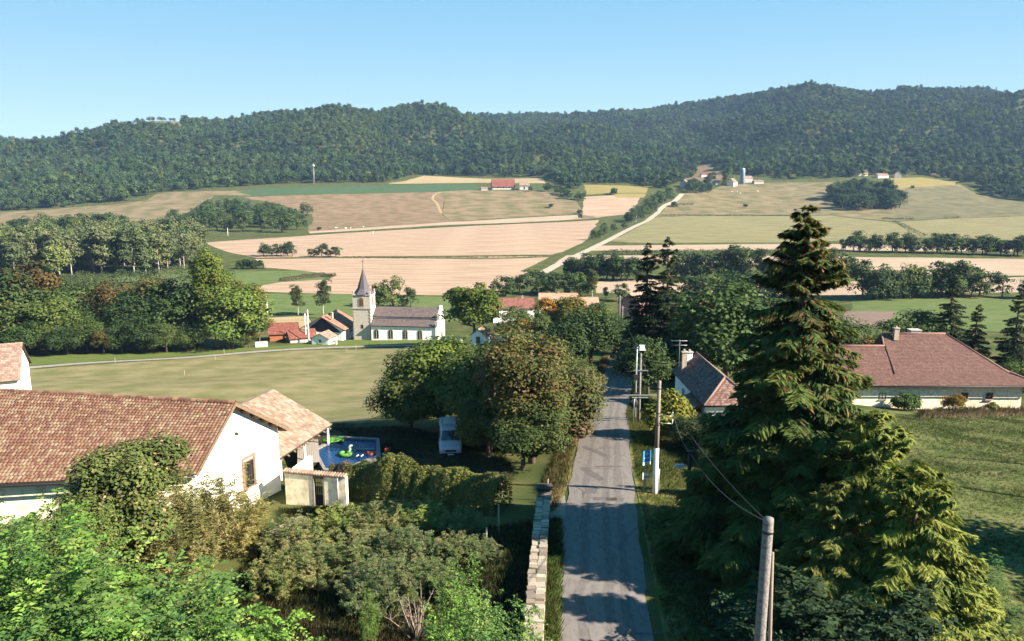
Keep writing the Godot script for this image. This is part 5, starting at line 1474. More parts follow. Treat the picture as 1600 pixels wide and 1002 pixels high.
func build_left_farm() -> void:
	rng.seed = 51
	# ---- the long barn ----
	var org := Vector3(-32.0, 26.9, -52.0)
	var barn := thing("barn", "long barn with mottled terracotta roof and bright white gable", "barn", org)
	var r0 := Vector3(-18.56, 34.89, -50.00) - org
	var f0 := Vector3(-19.66, 31.58, -45.50) - org
	var b0 := Vector3(-16.43, 31.5, -54.7) - org
	var r1 := Vector3(-46.0, r0.y + org.y, -54.6) - org
	var f1 := Vector3(-44.0, 31.5, -42.6) - org
	var b1 := Vector3(-47.0, 31.5, -62.0) - org
	var cols := [Color(0.185, 0.092, 0.062), Color(0.21, 0.115, 0.078), Color(0.16, 0.08, 0.058), Color(0.225, 0.135, 0.093), Color(0.26, 0.175, 0.12), Color(0.31, 0.225, 0.155)]
	var rd := (r1 - r0).normalized()
	var down := Vector3(0, 0.2, 0)
	var st := mb()
	# the walls stand half a metre inside the eaves and the verge
	var inn := func(e: Vector3, r: Vector3, s: float) -> Vector3:
		var p := e.lerp(r, 0.085) + rd * s
		return p - down
	var wf0: Vector3 = inn.call(f0, r0, 0.6)
	var wb0: Vector3 = inn.call(b0, r0, 0.6)
	var wf1: Vector3 = inn.call(f1, r1, -0.3)
	var wb1: Vector3 = inn.call(b1, r1, -0.3)
	var ap0 := r0 + rd * 0.6 - down
	var ap1 := r1 - rd * 0.3 - down
	var lowv := func(p: Vector3) -> Vector3:
		return Vector3(p.x, -1.6, p.z)
	quad(st, lowv.call(wf0), wf0, wb0, lowv.call(wb0))
	tri(st, wf0, ap0, wb0)
	quad(st, lowv.call(wb0), wb0, wb1, lowv.call(wb1))
	quad(st, lowv.call(wb1), wb1, wf1, lowv.call(wf1))
	tri(st, wb1, ap1, wf1)
	obj("wall", st, M["barn_wall"], barn)
	st = mb()
	quad(st, lowv.call(wf1), wf1, wf0, lowv.call(wf0))
	obj("front_wall", st, M["cream_wall"], barn)
	var tl := mb()
	tile_slope(tl, f1, f0, r0, r1, 0.24, 0.30, cols, 0.035, 0.0, 0.25)
	tile_slope(tl, b0, b1, r1, r0, 0.24, 0.30, cols, 0.035, 0.0, 0.25)
	var roof := obj("roof", tl, M["tile"], barn)
	roof.set_meta("kind", "stuff")
	var bd := mb()
	var dn := Vector3(0, 0.03, 0)
	for q in 24:   # in strips, since the old roof is slightly twisted
		for v in 4:
			for e in [[f1, f0, r0, r1], [b0, b1, r1, r0]]:
				var s0 := q / 24.0
				var s1 := (q + 1) / 24.0
				var lo0: Vector3 = (e[0] as Vector3).lerp(e[1], s0)
				var lo1: Vector3 = (e[0] as Vector3).lerp(e[1], s1)
				var hi0: Vector3 = (e[3] as Vector3).lerp(e[2], s0)
				var hi1: Vector3 = (e[3] as Vector3).lerp(e[2], s1)
				slab(bd, lo0.lerp(hi0, v / 4.0) - dn, lo1.lerp(hi1, v / 4.0) - dn, lo1.lerp(hi1, (v + 1) / 4.0) - dn, lo0.lerp(hi0, (v + 1) / 4.0) - dn, 0.05)
	obj("boarding", bd, M["wood_dark"], barn)
	var rl := r0.distance_to(r1)
	var rb := Basis(-rd, Vector3.UP, (-rd).cross(Vector3.UP)).orthonormalized()
	for q in 62:   # ridge tiles, one by one
		st = mb()
		st.set_color((cols[rng.randi() % 4] as Color) * rf(0.85, 1.3))
		var c0 := r0.lerp(r1, (q + 1.0) / 62.0) + Vector3(0, rf(-0.01, 0.02), 0)
		for e in 4:
			var g0 := PI * e / 4.0
			var g1 := PI * (e + 1) / 4.0
			var e0 := Vector3(0, sin(g0) * 0.15, cos(g0) * 0.2)
			var e1 := Vector3(0, sin(g1) * 0.15, cos(g1) * 0.2)
			var ll := rl / 62.0 + 0.04
			quad(st, c0 + rb * e0, c0 + rb * e1, c0 + rb * (e1 * 0.86 + Vector3(ll, -0.02, 0)), c0 + rb * (e0 * 0.86 + Vector3(ll, -0.02, 0)))
		obj("ridge_tile", st, M["tile"], roof)
	for e in [f0, b0]:   # purlin ends under the verge, then the bargeboard
		for q in 6:
			st = mb()
			var p: Vector3 = (e as Vector3).lerp(r0, lerpf(0.06, 0.92, q / 5.0)) + rd * 0.32 - Vector3(0, 0.24, 0)
			box(st, p, Vector3(0.62, 0.2, 0.16), rb)
			obj("purlin_end", st, M["wood"], barn)
		st = mb()
		slab(st, (e as Vector3) - rd * 0.02, (e as Vector3) - rd * 0.07, r0 - rd * 0.07, r0 - rd * 0.02, 0.24)
		obj("bargeboard", st, M["wood"], barn)
	st = mb()
	tube(st, [f1 - Vector3(0, 0.12, -0.1), f0 - Vector3(0, 0.12, -0.1)], 0.085, 0.085, 6)
	obj("gutter", st, M["iron"], barn)
	var gn2 := (wb0 - wf0).cross(Vector3.UP).normalized()
	if gn2.x < 0:
		gn2 = -gn2
	var gc := (wf0 + wb0) * 0.5 + (wb0 - wf0).normalized() * 1.0
	var w := window(barn, Vector3(gc.x, 2.5, gc.z) + gn2 * 0.01, 0.95, 1.9, gn2, "window", 0, "wood")
	var gb := Basis(Vector3.UP.cross(gn2).normalized(), Vector3.UP, gn2)
	gc.y = 2.5
	st = mb()
	for s in [-1, 1]:
		box(st, gc + gb * Vector3(s * 0.62, 0, 0.03), Vector3(0.16, 2.3, 0.1), gb)
	box(st, gc + gb * Vector3(0, 1.22, 0.033), Vector3(1.4, 0.2, 0.1), gb)
	obj("surround", st, M["brick_trim"], w)
	st = mb()
	for q in 3:
		box(st, gc + gb * Vector3(-0.25 + q * 0.25, 0, 0.1), Vector3(0.03, 1.85, 0.03), gb)
	obj("bar", st, M["iron"], w)
	st = mb()
	box(st, (wf0 + wb0) * 0.5 + gn2 * 0.02 + Vector3(0, 1.0, 0), Vector3(0.06, 0.22, 0.22), gb)
	obj("vent", st, M["black_plastic"], barn)
	var fn := (wf1 - wf0).cross(Vector3.UP).normalized()
	if fn.z < 0:
		fn = -fn
	for t in [0.12, 0.3, 0.52, 0.7]:
		var c := wf0.lerp(wf1, t) + fn * 0.03
		window(barn, Vector3(c.x, 2.3, c.z), 0.9, 1.2, fn, "window", 0, "wood")
	# ---- open shed by the pool ----
	var A := Vector3(-17.8, 28.55, -56.0)
	var B := Vector3(-15.6, 28.55, -64.4)
	var C := Vector3(-21.35, 30.95, -67.0)
	var shed := thing("open_shed", "open poolside shed under a faded tan tile roof", "shed", Vector3(A.x, 26.4, A.z))
	var to := -shed.position
	A += to
	B += to
	C += to
	var Dd := C + (A - B)
	var pale := [Color(0.33, 0.225, 0.17), Color(0.37, 0.27, 0.205), Color(0.30, 0.195, 0.145), Color(0.41, 0.315, 0.25), Color(0.27, 0.19, 0.15)]
	st = mb()
	tile_slope(st, A, B, C, Dd, 0.26, 0.32, pale, 0.035, 0.0, 0.2)
	obj("roof", st, M["tile"], shed).set_meta("kind", "stuff")
	st = mb()
	slab(st, A, B, C, Dd, 0.14)
	obj("boarding", st, M["wood_dark"], shed)
	st = mb()
	tile_slope(st, C + Vector3(-4.5, -1.9, 1.2), Dd + Vector3(-4.5, -1.9, 1.2), Dd, C, 0.3, 0.34, pale, 0.035)
	obj("rear_roof", st, M["tile"], shed).set_meta("kind", "stuff")
	for f in [0.08, 0.5, 0.96]:
		st = mb()
		var p := A.lerp(B, f) + (C - B) * 0.05
		tube(st, [Vector3(p.x, -1.5, p.z), Vector3(p.x, p.y - 0.15, p.z)], 0.11, 0.1, 7)
		obj("post", st, M["white_lime"], shed)
	st = mb()
	var wn := (B - A).normalized()
	slab(st, Vector3(Dd.x, 4.0, Dd.z), Vector3(C.x, 4.0, C.z), Vector3(C.x, 4.02, C.z) + Vector3(-0.3, 0, 0), Vector3(Dd.x, 4.02, Dd.z) + Vector3(-0.3, 0, 0), 5.5)
	obj("back_wall", st, M["stone_pale"], shed)
	for q in 9:
		st = mb()
		var p := A.lerp(B, (q + 0.5) / 9.0)
		var e := Dd.lerp(C, (q + 0.5) / 9.0)
		tube(st, [p.lerp(e, -0.02) - Vector3(0, 0.2, 0), e - Vector3(0, 0.2, 0)], 0.07, 0.07, 4)
		obj("rafter", st, M["wood"], shed)
	# ---- the pool ----
	var wy := 26.72
	var pool := [Vector3(-16.67, 26.72, -62.78), Vector3(-15.32, 26.72, -65.85), Vector3(-11.99, 26.72, -65.35), Vector3(-11.32, 26.72, -61.42), Vector3(-13.68, 26.72, -58.31), Vector3(-14.86, 26.72, -58.58)]
	var basin := thing("swimming_pool", "blue swimming pool between the shed and the shaded yard", "pool", Vector3(-14.0, wy - 1.5, -63.0))
	st = mb()
	var rim := mb()
	var lin_st := mb()
	var cen := Vector3.ZERO
	for p in pool:
		cen += p / 6.0
	for q in 6:
		var a: Vector3 = pool[q] - basin.position
		var b: Vector3 = pool[(q + 1) % 6] - basin.position
		var o: Vector3 = cen - basin.position
		tri(st, Vector3(o.x, 1.5, o.z), a, b)
		var oa: Vector3 = a + (a - o).normalized() * 0.4
		var ob: Vector3 = b + (b - o).normalized() * 0.4
		hexa(rim, [a - Vector3(0, 2.2, 0), b - Vector3(0, 2.2, 0), ob - Vector3(0, 2.2, 0), oa - Vector3(0, 2.2, 0), a + Vector3(0, 0.14, 0), b + Vector3(0, 0.14, 0), ob + Vector3(0, 0.14, 0), oa + Vector3(0, 0.14, 0)])
	obj("water", st, M["water"], basin)
	obj("coping", rim, M["concrete"], basin)
	# wooden deck along the shed side
	st = mb()
	var deck := thing("pool_deck", "weathered plank deck between the shed posts and the pool", "deck", Vector3(-17.3, 26.85, -62.4), 0.26)
	for q in 11:
		st = mb()
		box(st, Vector3(-0.75 + q * 0.16, 0.0, 0), Vector3(0.145, 0.05, 5.6), Basis(), 0.004)
		obj("plank", st, M["wood_grey"], deck)
	st = mb()
	box(st, Vector3(0.05, -0.6, 0), Vector3(1.7, 1.12, 5.4))
	obj("frame", st, M["wood_dark"], deck)
	# floats and toys
	var fl := thing("pool_float", "green and white ring float with a bird's head on the pool", "pool float", Vector3(-13.94, 26.78, -61.71), 0.6)
	st = mb()
	ring(st, Vector3(0, 0.1, 0), 0.42, 0.17)
	obj("ring", st, M["toy_green"], fl)
	st = mb()
	tube(st, [Vector3(0.2, 0.1, 0), Vector3(0.42, 0.35, 0), Vector3(0.36, 0.62, 0), Vector3(0.46, 0.72, 0), Vector3(0.62, 0.68, 0)], 0.17, 0.07, 8)
	obj("neck", st, M["toy_pale"], fl)
	fl = thing("pool_float", "long lime green float at the far pool corner", "pool float", Vector3(-15.76, 26.78, -65.01), 0.5)
	st = mb()
	for s in [-1, 0, 1]:
		tube(st, [Vector3(-0.85, 0.1, s * 0.28), Vector3(0, 0.12, s * 0.28), Vector3(0.85, 0.1, s * 0.28)], 0.16, 0.16, 8)
	obj("mattress", st, M["toy_green"], fl)
	for s in [[Vector3(-12.85, 26.76, -61.61), "white pool noodle floating upright beside the bird float"], [Vector3(-12.47, 26.76, -61.61), "second pool noodle, nearer the yard edge of the pool"]]:
		st = mb()
		tube(st, [s[0], s[0] + Vector3(0.1, 0.25, 0.5), s[0] + Vector3(0.05, 0.3, 1.0)], 0.06, 0.06, 6)
		tag(obj("pool_noodle", st, M["white_paint"]), s[1], "pool noodle")
	st = mb()
	tube(st, [Vector3(-13.32, 26.78, -62.93), Vector3(-12.48, 26.78, -63.09), Vector3(-11.71, 26.78, -63.09)], 0.05, 0.05, 5)
	tag(obj("float_line", st, M["toy_pale"]), "pale float line across the corner of the pool", "rope")
	var tp := Vector2(-11.77, -62.09)
	var toy := thing("toy_tractor", "small red ride-on toy on the grass by the pool", "toy", gv(tp), 0.5)
	st = mb()
	hexa(st, [Vector3(-0.5, 0.2, -0.22), Vector3(0.5, 0.2, -0.2), Vector3(0.5, 0.2, 0.2), Vector3(-0.5, 0.2, 0.22), Vector3(-0.45, 0.62, -0.18), Vector3(0.4, 0.45, -0.16), Vector3(0.4, 0.45, 0.16), Vector3(-0.45, 0.62, 0.18)])
	obj("body", st, M["toy_red"], toy)
	for q in [[-0.35, 0.25], [-0.35, -0.25], [0.35, 0.22], [0.35, -0.22]]:
		st = mb()
		tube(st, [Vector3(q[0], 0.16, q[1] - 0.05), Vector3(q[0], 0.16, q[1] + 0.05)], 0.16, 0.16, 10)
		obj("wheel", st, M["tyre"], toy)
	var ch := thing("garden_chair", "pale garden chair in the shade beside the red toy", "chair", gv(Vector2(-10.57, -61.73)), 2.2)
	st = mb()
	box(st, Vector3(0, 0.42, 0), Vector3(0.5, 0.05, 0.5))
	obj("seat", st, M["toy_pale"], ch)
	st = mb()
	box(st, Vector3(-0.26, 0.75, 0), Vector3(0.05, 0.6, 0.5), Basis(Vector3(0, 0, 1), 0.2))
	obj("backrest", st, M["toy_red"], ch)
	for s in [[-1, -1], [1, -1], [1, 1], [-1, 1]]:
		st = mb()
		tube(st, [Vector3(s[0] * 0.23, 0, s[1] * 0.23), Vector3(s[0] * 0.2, 0.42, s[1] * 0.2)], 0.022, 0.022, 5)
		obj("leg", st, M["white_paint"], ch)
	st = mb()
	var bp := gv(Vector2(-9.91, -61.26), 0.2)
	var sm := SphereMesh.new()
	sm.radius = 0.22
	sm.height = 0.44
	sm.radial_segments = 20
	sm.rings = 10
	var ball := put("ball", sm, M["white_paint"])
	ball.position = bp
	tag(ball, "white ball lying in the shade near the pale chair", "ball")
	# ---- yellow courtyard wall with its gate ----
	var yw := thing("courtyard_wall", "cream courtyard wall with a tiled cap and a barred gate", "wall", Vector3(-13.7, 27.1, -51.0), -0.22)
	for seg in [[-2.25, -0.12], [0.72, 2.35]]:
		st = mb()
		box(st, Vector3((seg[0] + seg[1]) * 0.5, 0.7, 0), Vector3(seg[1] - seg[0], 3.2, 0.34))
		obj("wall", st, M["cream_wall"], yw)
	st = mb()
	box(st, Vector3(0.3, 2.16, 0.003), Vector3(0.84, 0.28, 0.33))
	obj("lintel", st, M["wood"], yw)
	st = mb()
	hexa(st, [Vector3(-2.25, -0.9, -3.4), Vector3(-1.93, -0.9, -3.4), Vector3(-1.93, -0.9, -0.18), Vector3(-2.25, -0.9, -0.18), Vector3(-2.25, 2.2, -3.4), Vector3(-1.93, 2.2, -3.4), Vector3(-1.93, 2.2, -0.18), Vector3(-2.25, 2.2, -0.18)])
	obj("return_wall", st, M["cream_wall"], yw)
	for q in 23:   # cap tiles one by one
		st = mb()
		st.set_color((pale[rng.randi() % 5] as Color) * rf(0.8, 1.1))
		tube(st, [Vector3(-2.28 + q * 0.205, 2.42, -0.24), Vector3(-2.28 + q * 0.205, 2.36, 0.26)], 0.1, 0.115, 6)
		obj("cap_tile", st, M["tile"], yw)
	for x in [-0.1, 0.7]:
		st = mb()
		box(st, Vector3(x, 0.7, 0.1), Vector3(0.12, 2.7, 0.22))
		obj("door_post", st, M["wood_grey"], yw)
	st = mb()
	for q in 5:
		box(st, Vector3(0.02 + q * 0.14, 0.9, 0.06), Vector3(0.035, 2.1, 0.035))
	for y in [0.1, 0.8, 1.7]:
		box(st, Vector3(0.3, y, 0.063), Vector3(0.68, 0.05, 0.03))
	obj("gate", st, M["iron"], yw)
	st = mb()
	box(st, Vector3(0.3, 0.3, 0.03), Vector3(0.62, 0.9, 0.02))
	obj("gate_panel", st, M["wood_dark"], yw)
	st = mb()
	tube(st, [Vector3(1.75, -0.6, 0.22), Vector3(1.75, 2.3, 0.22)], 0.045, 0.045, 6)
	obj("drainpipe", st, M["zinc"], yw)
	# ---- grey planks and rubble in front ----
	var pp := gv(Vector2(-14.49, -46.31))
	var pile := thing("plank_pile", "leaning pile of grey weathered planks in front of the courtyard wall", "wood pile", pp, 0.5)
	for q in 9:
		st = mb()
		box(st, Vector3(rf(-0.1, 0.1), 0.35 + 0.06 * (q % 3) + absf(q - 4) * -0.05, -0.8 + q * 0.2), Vector3(2.4 + rf(-0.4, 0.3), 0.05, 0.18), Basis(Vector3(0, 0, 1), 0.28 + rf(-0.04, 0.04)).rotated(Vector3.UP, rf(-0.08, 0.08)))
		obj("plank", st, M["wood_grey"], pile)
	st = mb()
	box(st, Vector3(0.6, 0.25, 0), Vector3(0.2, 0.7, 1.6))
	obj("trestle", st, M["wood"], pile)
	# ---- white box and posts by the yard corner ----
	var wb := thing("post_box", "white box with a round hole on a post in the yard corner", "box", gv(Vector2(-0.69, -49.10)))
	st = mb()
	tube(st, [Vector3(0, -0.3, 0), Vector3(0, 1.4, 0)], 0.05, 0.045, 6)
	obj("post", st, M["wood_grey"], wb)
	st = mb()
	box(st, Vector3(0, 1.6, 0), Vector3(0.26, 0.55, 0.22))
	obj("box", st, M["white_lime"], wb)
	st = mb()
	tube(st, [Vector3(0, 1.62, 0.1), Vector3(0, 1.62, 0.12)], 0.06, 0.06, 10)
	obj("hole", st, M["black_plastic"], wb)
	st = mb()
	box(st, Vector3(0, 1.9, 0), Vector3(0.34, 0.05, 0.3))
	obj("lid", st, M["zinc"], wb)
	for s in [[Vector2(-0.80, -43.24), 1.9, "pale fence post at the end of the clipped hedge"], [Vector2(7.12, -44.52), 0.2, ""], [Vector2(2.36, -48.85), 1.5, "thin dark post beside the wall's far end"], [Vector2(-1.47, -41.25), 1.3, "short stake below the clipped hedge"]]:
		if s[2] == "":
			continue
		var o := thing("fence_post", s[2], "post", gv(s[0]))
		st = mb()
		tube(st, [Vector3(0, -0.3, 0), Vector3(rf(-0.05, 0.05), s[1], 0)], 0.06, 0.05, 6)
		obj("shaft", st, M["wood_grey"], o)
	build_stone_wall()
	build_van()

func ring(st: SurfaceTool, c: Vector3, R: float, r: float) -> void:
	st.set_smooth_group(0)
	for i in 16:
		for k in 8:
			var q := []
			for e in [[i, k], [i + 1, k], [i + 1, k + 1], [i, k + 1]]:
				var a: float = TAU * e[0] / 16.0
				var b: float = TAU * e[1] / 8.0
				q.append(c + Vector3(cos(a) * (R + r * cos(b)), r * sin(b), sin(a) * (R + r * cos(b))))
			quad(st, q[0], q[3], q[2], q[1])
	st.set_smooth_group(-1)

func build_stone_wall() -> void:
	rng.seed = 61
	var path := [Vector3(0.80, 30.80, -28.07), Vector3(0.86, 30.75, -29.45), Vector3(1.23, 30.50, -35.16), Vector3(1.67, 30.00, -41.86), Vector3(2.08, 29.60, -47.36)]
	var o := thing("stone_wall", "old dry stone wall with pale coping beside the road", "wall", Vector3(path[0].x, 29.3, path[0].z))
	var at := func(s: float) -> Vector3:
		var i := 0
		while i < path.size() - 2 and s > (path[i] as Vector3).distance_to(path[i + 1]):
			s -= (path[i] as Vector3).distance_to(path[i + 1])
			i += 1
		return (path[i] as Vector3).lerp(path[i + 1], s / (path[i] as Vector3).distance_to(path[i + 1])) - o.position
	var total := 0.0
	for i in path.size() - 1:
		total += (path[i] as Vector3).distance_to(path[i + 1])
	var tones := [Color(0.50, 0.44, 0.37), Color(0.58, 0.52, 0.44), Color(0.42, 0.36, 0.30), Color(0.62, 0.57, 0.50), Color(0.36, 0.31, 0.27)]
	var core := mb()
	var n := 22
	core.set_color(Color(0.16, 0.13, 0.1))
	for i in n:
		var a: Vector3 = at.call(total * i / n)
		var b: Vector3 = at.call(total * (i + 1) / n)
		var t := (b - a).normalized()
		var s := Vector3(-t.z, 0, t.x) * 0.34
		hexa(core, [a - s - Vector3(0, 2.6, 0), b - s - Vector3(0, 2.6, 0), b + s - Vector3(0, 2.6, 0), a + s - Vector3(0, 2.6, 0), a - s - Vector3(0, 0.1, 0), b - s - Vector3(0, 0.1, 0), b + s - Vector3(0, 0.1, 0), a + s - Vector3(0, 0.1, 0)])
	var body := obj("mortar", core, M["stone"], o)
	# coping stones, one by one
	var s := 0.0
	while s < total - 0.2:
		var len := rf(0.34, 0.6)
		for side in [-1.0, 1.0]:
			var c: Vector3 = at.call(s + len * 0.5)
			var e: Vector3 = at.call(minf(s + len * 0.5 + 0.3, total))
			var t := (e - c).normalized()
			var b := Basis(t, Vector3.UP, t.cross(Vector3.UP).normalized()).orthonormalized()
			var st := mb()
			st.set_color((tones[rng.randi() % 5] as Color) * rf(0.85, 1.15))
			box(st, c + b * Vector3(0, -0.06 + rf(-0.04, 0.05), side * rf(0.19, 0.24)), Vector3(len * rf(0.86, 0.97), rf(0.16, 0.26), rf(0.36, 0.46)), b.rotated(Vector3.UP, rf(-0.12, 0.12)), 0.025)
			obj("coping_stone", st, M["stone"], o)
		s += len
	# the faces: upper course single stones, the rest joined
	var rest := mb()
	for side in [-1.0, 1.0]:
		for row in 8:
			s = rf(0, 0.3)
			while s < total - 0.3:
				var len := rf(0.3, 0.6)
				var c: Vector3 = at.call(s + len * 0.5)
				var e: Vector3 = at.call(minf(s + len * 0.5 + 0.3, total))
				var t := (e - c).normalized()
				var b := Basis(t, Vector3.UP, t.cross(Vector3.UP).normalized()).orthonormalized()
				var st := mb() if row == 0 and side > 0 else rest
				st.set_color((tones[rng.randi() % 5] as Color) * rf(0.8, 1.1))
				box(st, c + b * Vector3(0, -0.32 - row * 0.27, side * 0.33), Vector3(len * 0.93, rf(0.2, 0.25), 0.2), b, 0.022)
				if row == 0 and side > 0:
					obj("stone", st, M["stone"], o)
				s += len
	obj("lower_stones", rest, M["stone"], o).set_meta("kind", "stuff")
	var pier: Vector3 = at.call(total - 0.3)
	for r in 7:
		var st := mb()
		st.set_color((tones[rng.randi() % 5] as Color) * rf(0.7, 1.0))
		box(st, pier + Vector3(0.05, -1.55 + r * 0.28, -0.15), Vector3(0.86, 0.26, 0.84), Basis(Vector3.UP, rf(-0.05, 0.05)), 0.03)
		obj("pier_stone", st, M["stone"], o)
	var st2 := mb()
	st2.set_color(Color(0.12, 0.1, 0.09))
	box(st2, pier + Vector3(0.05, 0.42, -0.15), Vector3(1.0, 0.14, 0.96), Basis(), 0.03)
	obj("pier_cap", st2, M["stone"], o)

func build_van() -> void:
	var p := Vector2(-5.46, -64.94)
	var o := thing("van", "white camper van parked under the walnut tree, facing the road", "van", gv(p, 0.02), deg_to_rad(-84))
	o.rotation.z = 0.03
	var st := mb()
	# sections: x, bottom, belt, top, half width at belt, half width at top
	var sec := [[2.62, 0.42, 0.72, 0.86, 0.82, 0.72], [2.52, 0.3, 0.85, 1.02, 0.93, 0.84], [2.0, 0.28, 1.0, 1.2, 0.97, 0.88], [1.72, 0.28, 1.08, 1.3, 0.98, 0.86], [1.02, 0.28, 1.25, 2.12, 0.99, 0.74], [0.7, 0.28, 1.25, 2.3, 0.99, 0.8], [-2.3, 0.3, 1.25, 2.34, 0.99, 0.82], [-2.55, 0.34, 1.2, 2.2, 0.95, 0.76]]
	var ringof := func(s: Array) -> Array:
		return [Vector3(s[0], s[1], -s[4] * 0.94), Vector3(s[0], s[2], -s[4]), Vector3(s[0], lerpf(s[2], s[3], 0.9), -lerpf(s[4], s[5], 0.9)), Vector3(s[0], s[3], -s[5] * 0.86), Vector3(s[0], s[3], s[5] * 0.86), Vector3(s[0], lerpf(s[2], s[3], 0.9), lerpf(s[4], s[5], 0.9)), Vector3(s[0], s[2], s[4]), Vector3(s[0], s[1], s[4] * 0.94)]
	for i in sec.size() - 1:
		var a: Array = ringof.call(sec[i])
		var b: Array = ringof.call(sec[i + 1])
		for k in 8:
			quad(st, a[k], a[(k + 1) % 8], b[(k + 1) % 8], b[k])
	for e in [[sec[0], false], [sec[-1], true]]:
		var r: Array = ringof.call(e[0])
		for k in range(1, 7):
			if e[1]:
				tri(st, r[0], r[k], r[k + 1])
			else:
				tri(st, r[0], r[k + 1], r[k])
	obj("body", st, M["van_paint"], o)
	st = mb()
	var n := Vector3(0.8, 0.66, 0).normalized() * 0.025
	quad(st, Vector3(1.68, 1.36, -0.8) + n, Vector3(1.68, 1.36, 0.8) + n, Vector3(1.07, 2.06, 0.66) + n, Vector3(1.07, 2.06, -0.66) + n)
	obj("windscreen", st, M["glass_dark"], o)
	for s in [-1.0, 1.0]:
		st = mb()
		quad(st, Vector3(1.5, 1.35, s * 1.0), Vector3(0.95, 2.0, s * 0.845), Vector3(0.35, 2.0, s * 0.845), Vector3(0.35, 1.35, s * 1.0))
		obj("side_window", st, M["glass_dark"], o)
		st = mb()
		quad(st, Vector3(0.2, 1.4, s * 0.99), Vector3(0.2, 2.0, s * 0.86), Vector3(-2.0, 2.0, s * 0.86), Vector3(-2.0, 1.4, s * 0.99))
		obj("side_window", st, M["glass_dark"], o)
		st = mb()
		hexa(st, [Vector3(2.42, 0.72, s * 0.5), Vector3(2.6, 0.72, s * 0.5), Vector3(2.5, 0.72, s * 0.9), Vector3(2.2, 0.72, s * 0.95), Vector3(2.3, 1.0, s * 0.52), Vector3(2.53, 0.94, s * 0.52), Vector3(2.42, 1.0, s * 0.88), Vector3(2.1, 1.06, s * 0.94)])
		obj("headlight", st, M["lamp_glass"], o)
		st = mb()
		box(st, Vector3(1.35, 1.42, s * 1.16), Vector3(0.12, 0.32, 0.2))
		box(st, Vector3(1.38, 1.32, s * 1.04), Vector3(0.06, 0.06, 0.16))
		obj("mirror", st, M["black_plastic"], o)
		for x in [1.75, -1.6]:
			st = mb()
			tube(st, [Vector3(x, 0.33, s * 0.76), Vector3(x, 0.33, s * 0.97)], 0.34, 0.34, 18)
			var w := obj("wheel", st, M["tyre"], o)
			st = mb()
			tube(st, [Vector3(x, 0.33, s * 0.96), Vector3(x, 0.33, s * 0.985)], 0.2, 0.17, 14)
			obj("rim", st, M["galvanised"], w)
	st = mb()
	box(st, Vector3(2.6, 0.44, 0), Vector3(0.22, 0.24, 1.75))
	obj("bumper", st, M["black_plastic"], o)
	st = mb()
	box(st, Vector3(2.585, 0.74, 0), Vector3(0.1, 0.17, 0.95))
	obj("grille", st, M["black_plastic"], o)
	st = mb()
	box(st, Vector3(2.72, 0.46, 0), Vector3(0.02, 0.11, 0.5))
	obj("number_plate", st, M["sign_white"], o)
	for s in [-0.4, 0.25]:
		st = mb()
		tube(st, [Vector3(1.72, 1.36, s), Vector3(1.4, 1.76, s + 0.25)], 0.014, 0.014, 4)
		obj("wiper", st, M["black_plastic"], o)
	st = mb()
	box(st, Vector3(-0.8, 2.42, 0), Vector3(1.6, 0.12, 1.1))
	obj("roof_hatch", st, M["white_paint"], o)

